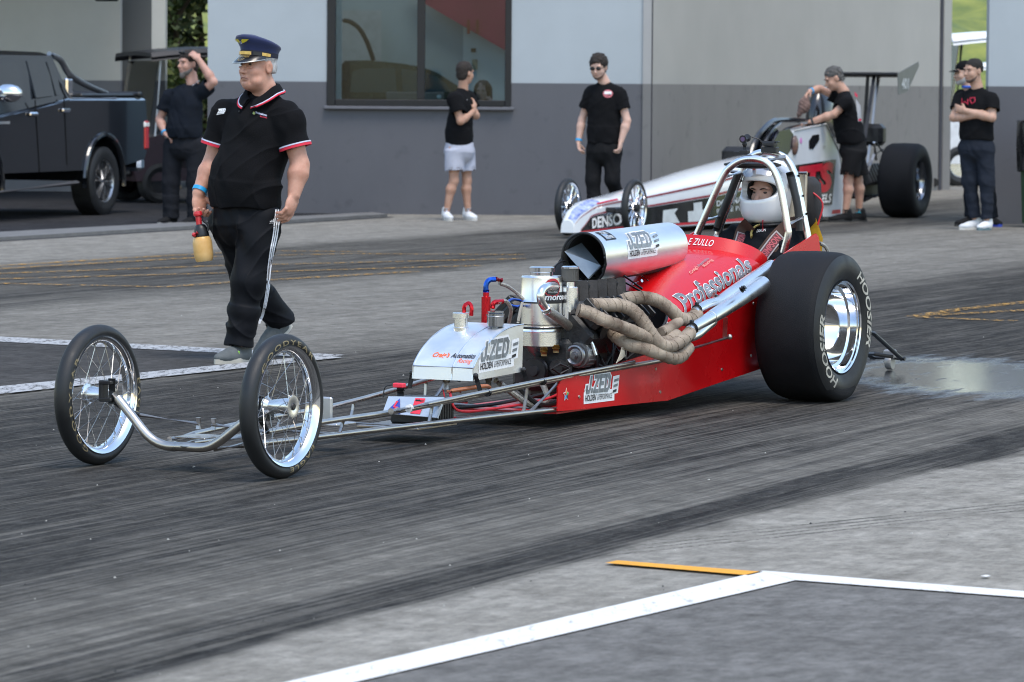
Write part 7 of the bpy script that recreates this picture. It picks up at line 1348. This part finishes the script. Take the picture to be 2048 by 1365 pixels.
def leaner():
    F = Fig('grey-haired man in black tee and shorts leaning over white dragster cockpit', 46.6, (1700, 443), 88, skinmat('tan2', (.42, .23, .16), (.52, .31, .23)), .0095); P = F.P; F.brow = hairsp
    F.head(P(1668, 157, .0), 82, 24, 1.05); nb = P(1688, 184, -.01); F.neck(nb, .062); sa, sb = P(1684, 200, -.19), P(1694, 205, .19); ea, wa = P(1640, 178, -.2), P(1620, 183, -.06); eb, wb_ = P(1668, 229, .22), P(1622, 244, .16)
    ha, hb = P(1706, 300, -.09), P(1708, 300, .09); ka, aa = P(1716, 360, -.12), P(1718, 424, -.14); kb, ab = P(1696, 362, .08), P(1691, 426, .1); hm = (ha + hb) / 2; F.torso_core((sa + sb) / 2, hm, .95); F.leg(ha, ka, aa); F.leg(hb, kb, ab)
    F.arm(sa, ea, wa, 1., dict(d=P(1606, 198, .0) - wa, n=P(1615, 205, 0) - wa, side=1, curl=(35, 50), fr=1.15)); F.arm(sb, eb, wb_, 1.05, dict(d=P(1600, 248, .14) - wb_, n=(0, .1, -1), side=-1, curl=(30, 30), fr=1.15)); F.done(); F.band(wa, ea, bandm, .037); F.band(wb_, eb, M('watch_black', (.02, .02, .02), .4), .039, 'watch')
    sh = F.shirt('tee_shirt', black_knit, sa, sb, nb, hm + Vector((0.0, 0, 0)), P(1700, 288).z, ea, eb, (.205, .135), (.19, .155, .02), .55, (.072, .082), .007, .185, .068)
    F.pants('shorts', cloth('black_short', (.013, .013, .014)), P(1700, 282).z, ha, hb, P(1719, 352, -.11), P(1699, 352, .09), aa, ab, (.18, .15), (.115, .105, .1), .006, True); F.hair(hairsp, .005, .062, -.012, .004, back=-.05); F.shoe(aa, (-.95, -.2, 0), shoeb, soleb); F.shoe(ab, (-.95, -.25, 0), shoeb, soleb)
    for an in (aa, ab): b = MB(); b.tube([an + UP * -.01, an + UP * .035], .043, 12); b.build('sock', M('sock_black', (.02, .02, .02), .9) if an is ab else M('sock_blue', (.02, .35, .5), .8), F.T)
    def bp(b, mp):
        b.add([mp(1712, 198), mp(1721, 212), mp(1723, 244), mp(1716, 244), mp(1713, 214)], [(0, 1, 2, 3, 4)], 0); b.add([mp(1709, 184), mp(1715, 190), mp(1715, 196), mp(1710, 192)], [(0, 1, 2, 3)], 1); b.add([mp(1716, 238, 2), mp(1723, 238, 2), mp(1723, 242, 2), mp(1716, 242, 2)], [(0, 1, 2, 3)], 1)
    decal_px(F, sh, bp, [M('print_grey', (.5, .5, .52), .7), M('print_red')], 'back_print')
    q = F.O + P(1609, 212, .0); S_ = SDF(.008); z = Vector((0, 0, 0)); S_.ell((0, 0, 0), (.07, .05, .08), None, .03); S_.cap((-.03, 0, -.03), (-.06, 0, -.1), .045, .03, .03); S_.cap((-.02, 0, .04), (.02, .0, .09), .04, .03, .03); S_.func(lambda x, y, z_: .006 * np.sin(x * 90 + z_ * 60) * np.sin(z_ * 80), Vector((-.3, -.3, -.3)), Vector((.3, .3, .3)))
    o = S_.build('cloth', M('rag_brown', (.16, .10, .085), .9, 0, .3, 20, .3, 60)); o.location = q; tag(o, 'crumpled brown cloth held in far hand of man leaning over dragster', 'cloth')
leaner()
def folded():
    F = Fig('man with buzz cut in black tee, navy joggers and white trainers, arms folded', 44.3, (1950, 460), 42, skinmat('olive', (.40, .23, .16), (.50, .31, .23)), .0095); P = F.P; F.brow = hairk
    F.head(P(1947, 142, .02), 55, 2, 1.06); nb = P(1954, 176, 0); F.neck(nb, .066); sa, sb = P(1922, 198, -.11), P(1984, 198, .11); ea, wa = P(1907, 236, .0), P(1950, 232, .16); eb, wb_ = P(1984, 236, .2), P(1930, 222, .13)
    ha, hb = P(1936, 295, -.06), P(1970, 295, .06); ka, aa = P(1940, 362, -.03), P(1950, 436, -.02); kb, ab = P(1974, 362, .07), P(1974, 438, .08); hm = (ha + hb) / 2; F.torso_core((sa + sb) / 2, hm, .95); F.leg(ha, ka, aa); F.leg(hb, kb, ab)
    F.arm(sa, ea, wa, 1.08, dict(d=P(1966, 226, .16) - wa, n=(.2, .9, 0), side=1, curl=(20, 25), fr=1.15)); F.arm(sb, eb, wb_, 1.08, dict(d=P(1914, 217, .08) - wb_, n=(.2, .9, 0), side=-1, curl=(20, 25), fr=1.15)); F.done()
    sh = F.shirt('tee_shirt', black_knit, sa, sb, nb, hm, P(1955, 280).z, ea, eb, (.205, .14), (.19, .15, .0), .62, (.072, .082), .006, .185, .07)
    F.pants('joggers', cloth('navy_jersey', (.018, .022, .032)), P(1955, 274).z, ha, hb, ka, kb, aa, ab, (.18, .145), (.10, .085, .062), .007); F.hair(hairk, .003, .062, -.012, .0015, back=-.015); F.beard(M('beard_stubble', (.09, .06, .05), .8, 0, .3, 60), .0015, -.05)
    def lg(b, mp):
        for px in ([(1924, 198), (1924, 208), (1930, 204), (1936, 209), (1936, 199)], [(1940, 200), (1944, 208), (1950, 204), (1950, 196), (1940, 197)]): b.tube([mp(x, y, 1) for x, y in px], .005, 5)
    decal_px(F, sh, lg, [M('print_red')], 'chest_print'); F.shoe(aa, (-.85, -.5, 0), shoew, solew); F.shoe(ab, (-.55, -.83, 0), shoew, M('sole_teal', (.10, .16, .18), .6))
folded()
def capbehind():
    F = Fig('bearded man in black cap half hidden behind the man with folded arms', 45.4, (1950, 450), 60, skinmat('grey', (.40, .24, .18), (.5, .32, .25)), .0095); P = F.P; F.brow = hairg
    F.head(P(1928, 146, .0), 70, 4, 1.05); nb = P(1938, 178, 0); F.neck(nb, .06); sa, sb = P(1922, 192, -.14), P(1966, 194, .1); ea, wa = P(1926, 236, -.1), P(1932, 270, -.05); eb, wb_ = P(1966, 240, .05), P(1962, 275, .05)
    ha, hb = P(1940, 292, -.06), P(1966, 292, .06); ka, aa = P(1940, 362, -.03), P(1940, 434, -.05); kb, ab = P(1975, 362, .03), P(1986, 436, .0); hm = (ha + hb) / 2; F.torso_core((sa + sb) / 2, hm, .9); F.leg(ha, ka, aa); F.leg(hb, kb, ab); F.arm(sa, ea, wa); F.arm(sb, eb, wb_); F.done()
    F.shirt('shirt', black_knit, sa, sb, nb, hm, P(1950, 285).z, ea, eb, (.17, .12), (.15, .13, 0), .6, (.07, .08), .004, .15, .066); F.pants('trousers', navy, P(1950, 278).z, ha, hb, ka, kb, aa, ab, (.15, .13), (.09, .075, .062), .005); F.beard(M('beard_pale', (.35, .34, .33), .8), .004, -.04); b = MB(); b.tube([nb + Vector((.07 * math.cos(t), .07 * math.sin(t), .02)) for t in [k * .4 for k in range(16)]], .016, 6, closed=True); b.build('blue_collar', M('collar_blue', (.03, .10, .45), .7), F.T)
    S_ = SDF(.009); S_.ell(F.H(0, -.012, .048), [.087, .105, .085], F.hR, .02); bx = Vector((.4, .4, .4)); S_.half(F.H(0, 0, .025), -F.hu, F.hc - bx, F.hc + bx); o = S_.build('cap', black_knit, F.T); b = MB(); pk = [(F.H(math.sin(t) * .075, .07 + math.cos(t) * .02, .035), F.H(math.sin(t) * .07, .10 + math.cos(t) * .07, .022)) for t in [rad(-80 + 16 * k) for k in range(11)]]; b.loft([[p[0] for p in pk], [p[1] for p in pk]]); b.loft([[p[1] - UP * .006 for p in pk], [p[0] - UP * .006 for p in pk]]); b.build('peak', black_knit, o)
    F.shoe(aa, (-.85, -.5, 0), shoeb, soleb); F.shoe(ab, (.3, -.9, 0), shoeb, M('sole_blue', (.03, .06, .4), .6))
capbehind()
def woman():
    F = Fig('woman with long brown hair resting her head on her hand behind the window', 49.6, (965, 440), 12, skinmat('rose', (.55, .33, .27), (.62, .42, .36)), .0095); P = F.P; F.brow = hairb
    F.head(P(965, 182, .05), 14, 6, .95); nb = P(968, 212, 0); F.neck(nb, .05); sa, sb = P(936, 228, -.03), P(1000, 226, .03); ea, wa = P(926, 240, .22), P(938, 206, .16); eb, wb_ = P(1004, 248, .18), P(985, 212, .14); hm = P(968, 320, -.05); F.torso_core((sa + sb) / 2, hm, .85)
    F.arm(sa, ea, wa, .8, dict(d=P(945, 180, .12) - wa, n=P(960, 190, .05) - wa, side=1, curl=(20, 30), sc=.9, fr=1.2)); F.arm(sb, eb, wb_, .8, dict(d=P(978, 190, .12) - wb_, n=P(960, 190, .05) - wb_, side=-1, curl=(25, 35), sc=.9, fr=1.2)); F.done()
    S_ = SDF(.009); H = F.H; S_.ell(H(0, -.03, .03), [.098, .105, .10], F.hR, .03); S_.cap(H(-.07, -.02, .0), H(-.085, .0, -.16), .045, .04, .03); S_.cap(H(.07, -.02, .0), H(.085, .0, -.16), .045, .04, .03); S_.ell(H(0, .12, -.03), [.062, .09, .10], F.hR, .02, 's'); S_.func(lambda x, y, z: .004 * np.sin(x * 130 + y * 60), F.hc - Vector((.4, .4, .4)), F.hc + Vector((.4, .4, .4))); S_.build('hair', M('hair_chestnut', (.10, .065, .045), .6, 0, .4, 40), F.T)
    sh = F.shirt('top', black_knit, sa, sb, nb, hm, P(968, 325).z, ea, eb, (.17, .11), (.16, .13, 0), .8, (.06, .06), .004)
    for q in (sa, sb): b = MB(); b.tube([q.lerp(nb, .35) + Vector((0, -.02, .06)), q.lerp(nb, .3) + Vector((0, -.13, .0)), q.lerp(nb, .3) + Vector((0, -.15, -.2))], .03, 8, flat=(1, .3)); b.build('hi_vis_strap', M('hi_vis', (.35, .75, .02), .5), F.T)
    b = MB(); b.box(hm + Vector((0, .12, -.1)), (.45, .08, .7), b=.02); b.box(hm + Vector((0, -.05, -.22)), (.45, .42, .08), b=.02); b.box(hm + Vector((0, .0, -.48)), (.08, .08, .45)); b2 = b.build('office_chair', M('chair_dark', (.03, .03, .035), .7)); b2.location = F.O; tag(b2, 'dark office chair under the woman behind the window', 'chair')
woman()
# ------------------------------------------------------------------ driver of the red dragster
def driver():
    Lw = lambda p: O1 + UU * p.x + VV * p.y + Vector((0, 0, p.z)); F = Fig('dragster driver in white full-face helmet and black race suit with brown harness', 20.5, (1530, 780), 40, skinmat('fair'.replace('fair', 'driver'), (.46, .26, .19), (.56, .34, .27)), .0065); F.brow = hairb
    C_ = Lw(LC(1540, 382, .0)); F.O = Lw(Vector((-5.38, 0, .22))); F.T.location = F.O; hc = C_ - F.O; F.Y = C_.y
    F.head(hc + Vector((0, 0, -.004)), 40, 4, 1.05); W3 = lambda u, v, w: Lw(Vector((u, v, w))) - F.O
    nb = W3(-5.43, 0, .79); F.neck(nb); F.f = UU.copy(); sa, sb = W3(-5.38, -.17, .73), W3(-5.38, .17, .73); ea, wa = W3(-5.2, -.24, .5), W3(-4.9, -.1, .5); eb, wb_ = W3(-5.2, .24, .5), W3(-4.9, .1, .5); hm = W3(-5.3, 0, .3); F.torso_core((sa + sb) / 2, hm, 1); F.arm(sa, ea, wa, 1, dict(d=UU, n=(0, 0, -1), side=1, curl=(50, 60))); F.arm(sb, eb, wb_, 1, dict(d=UU, n=(0, 0, -1), side=-1, curl=(50, 60))); F.leg(W3(-5.3, -.1, .3), W3(-4.6, -.1, .42), W3(-4.0, -.1, .25)); F.leg(W3(-5.3, .1, .3), W3(-4.6, .1, .42), W3(-4.0, .1, .25)); F.done()
    su = cloth('race_black', (.010, .011, .014), .8); S_ = SDF(.008); R = F.R(UU); S_.ell(W3(-5.37, 0, .58), (.215, .14, .23), R, .05); S_.cap(W3(-5.40, -.16, .735), W3(-5.40, .16, .735), .07, .07, .05); S_.cap(W3(-5.40, 0, .76), W3(-5.41, 0, .83), .085, .075, .04); S_.cap(W3(-5.3, 0, .5), W3(-5.3, 0, .32), .17, .16, .05)
    for q, e, w in ((sa, ea, wa), (sb, eb, wb_)): S_.cap(q, e, .075, .062, .04); S_.cap(e, w, .06, .045, .03)
    for v in (-.1, .1): S_.cap(W3(-5.25, v, .32), W3(-4.6, v, .42), .09, .07, .04); S_.cap(W3(-4.6, v, .42), W3(-4.0, v, .26), .065, .05, .04)
    S_.func(lambda x, y, z: .006 * np.sin(x * 40 + z * 31) * np.sin(z * 45 - y * 20) + .004 * np.sin(z * 90 + x * 30), W3(-5.38, 0, .2) - Vector((.8, 1.5, .4)), W3(-5.38, 0, .9) + Vector((.8, .8, .2))); so_ = S_.build('race_suit', su, F.T)
    # helmet
    S_ = SDF(.0055); H = F.H; R = F.hR; bx = Vector((.3, .3, .3)); E = lambda p, r, k=.02, op='u': S_.ell(H(*p), r, R, k, op)
    E((0, -.012, .030), (.136, .166, .146)); E((0, .045, -.085), (.108, .120, .086), .04); E((0, .03, -.04), (.126, .142, .126), .04); S_.half(H(0, 0, -.158), -F.hu + F.hf * .12, F.hc - bx, F.hc + bx, .02); E((0, .155, .018), (.146, .125, .048), .012, 's'); E((0, .01, -.04), (.096, .118, .155), .01, 's'); he = S_.build('helmet', M('helmet_white', (.80, .81, .82), .12, 0, .02, 4, coat=1.), F.T)
    S_ = SDF(.006); S_.ell(H(0, .0, .0), (.108, .128, .12), R, .02); S_.ell(H(0, .12, .012), (.082, .13, .052), R, .01, 's'); S_.ell(H(0, .0, -.03), (.082, .108, .14), R, .01, 's'); S_.build('helmet_lining', M('lining_black', (.012, .012, .013), .95), he)
    def hm_(az, el, e): a, t = rad(az), rad(el); return H(math.sin(a) * math.cos(t) * (.136 + e), -.012 + math.cos(a) * math.cos(t) * (.166 + e), .030 + math.sin(t) * (.146 + e))
    b = MB(); b.loft([[hm_(-82 + 164 * i / 30, 19 + 19 * j / 4 - (6 if abs(i - 15) > 13 else 0) + 5 * abs(i - 15) / 15, .008 + .010 * (1 - j / 4)) for i in range(31)] for j in range(5)]); b.build('visor', glass('visor_clear', (.78, .80, .82), .22, .03), he, 80)
    for q in (-1, 1): b = MB(); c = hm_(q * 84, 2, .004); b.lathe([(-.006, .022), (.004, .022), (.007, .016), (.007, 0)], c, (c - H(0, -.012, .028)), 18); b.build('visor_pivot', blk, he)
    b = MB(); b.box(H(0, .142, -.052), (.03, .015, .012), R, b=.003); b.tube([H(.07, .115, -.10), H(.09, .09, -.085)], .0035, 6); b.tube([H(-.07, .115, -.10), H(-.09, .09, -.085)], .0035, 6); b.sphere(hm_(14, 62, .0), (.016, .016, .006), 10, R=R); b.build('helmet_vent', blk, he); b = MB(); b.loft([[hm_(-4 + 8 * i, 34 + 9 * j, .0025) for i in (0, 1)] for j in (0, 1)]); b.build('helmet_badge', M('badge_scarlet', (.55, .05, .03), .5), he, 0); b = MB(); b.loft([[hm_(-6 + 6 * i, 46 + 3 * j, .0025) for i in range(4)] for j in (0, 1)]); b.build('helmet_print', inkm, he, 0)
    b = MB(); b.tube([H(math.sin(t) * .100, .055 + math.cos(t) * .095 - .02, -.150) for t in [2 * math.pi * k / 24 for k in range(24)]], .010, 8, closed=True); b.build('helmet_rim', blk, he)
    # harness and straps
    br = cloth('harness_brown', (.095, .060, .048), .8); 
    for px, w_ in ((((1478, 500), (1484, 480), (1490, 462), (1500, 448)), .075), (((1522, 520), (1538, 498), (1556, 476), (1580, 456), (1600, 448)), .08)):
        d = [F.onface(so_, x, y) for x, y in px]; pts = spline([p + n * .008 for p, n in d], 5); b = MB(); rows = []
        for i, q in enumerate(pts):
            t = (pts[min(i + 1, len(pts) - 1)] - pts[max(i - 1, 0)]).normalized(); vw = (CAM - F.O - q).normalized(); s_ = t.cross(vw).normalized() * w_ / 2; rows.append([q - s_, q - s_ * .3 + vw * .004, q + s_ * .3 + vw * .004, q + s_])
        b.loft(rows); hb_ = b.build('harness_strap', br, F.T, 60); n_ = len(rows); i0, i1 = int(n_ * .05), int(n_ * .55)
        def mp(a, c, k): 
            g = i0 + (i1 - i0) * a; j = min(n_ - 2, int(g)); fq = g - j; r0 = rows[j][0].lerp(rows[j][3], c); r1 = rows[j + 1][0].lerp(rows[j + 1][3], c); q = r0.lerp(r1, fq); return q + (CAM - F.O - q).normalized() * (.007 + k)
        b = MB(); b.loft([[mp(a / 5, c, 0) for a in range(6)] for c in (.14, .86)], mi=0); b.loft([[mp(.04 + a / 5 * .92, c, .0015) for a in range(6)] for c in (.22, .78)], mi=1); put_text(b, 'SIMPSON', lambda a, c: mp(.08 + a, .70 - c, .004), .84, .40, .03, 0, 1, 2)
        b.build('harness_label', [M('label_grey', (.45, .42, .42), .7), M('label_maroon', (.16, .05, .055), .7), M('label_red', (.55, .12, .14), .7)], hb_, 0, False)
    b = MB(); pts = [F.onface(so_, x, y) for x, y in ((1522, 452), (1512, 458), (1506, 468), (1505, 478))]; b.tube([p + n * .014 for p, n in pts], .016, 8, sub=4, flat=(1, .35)); b.build('yellow_tether', M('tether_yellow', (.50, .40, .13), .8), F.T)
    for x, y in ((1494, 455), (1526, 458)): p, n = F.onface(so_, x, y); b = MB(); b.tube([p + n * .02 + Vector((0, 0, .03)), p + n * .012 + Vector((0, 0, -.02))], .009, 6, flat=(1, .4)); b.build('red_tag', M('signal_red'), F.T)
    decal_px(F, so_, lambda b, mp: put_text(b, 'DIXON', lambda a, c: mp(1514 + a, 466 - a * .12 - c), 18, 5, .02, .2, 1), [M('print_white')], 'suit_print')
driver()
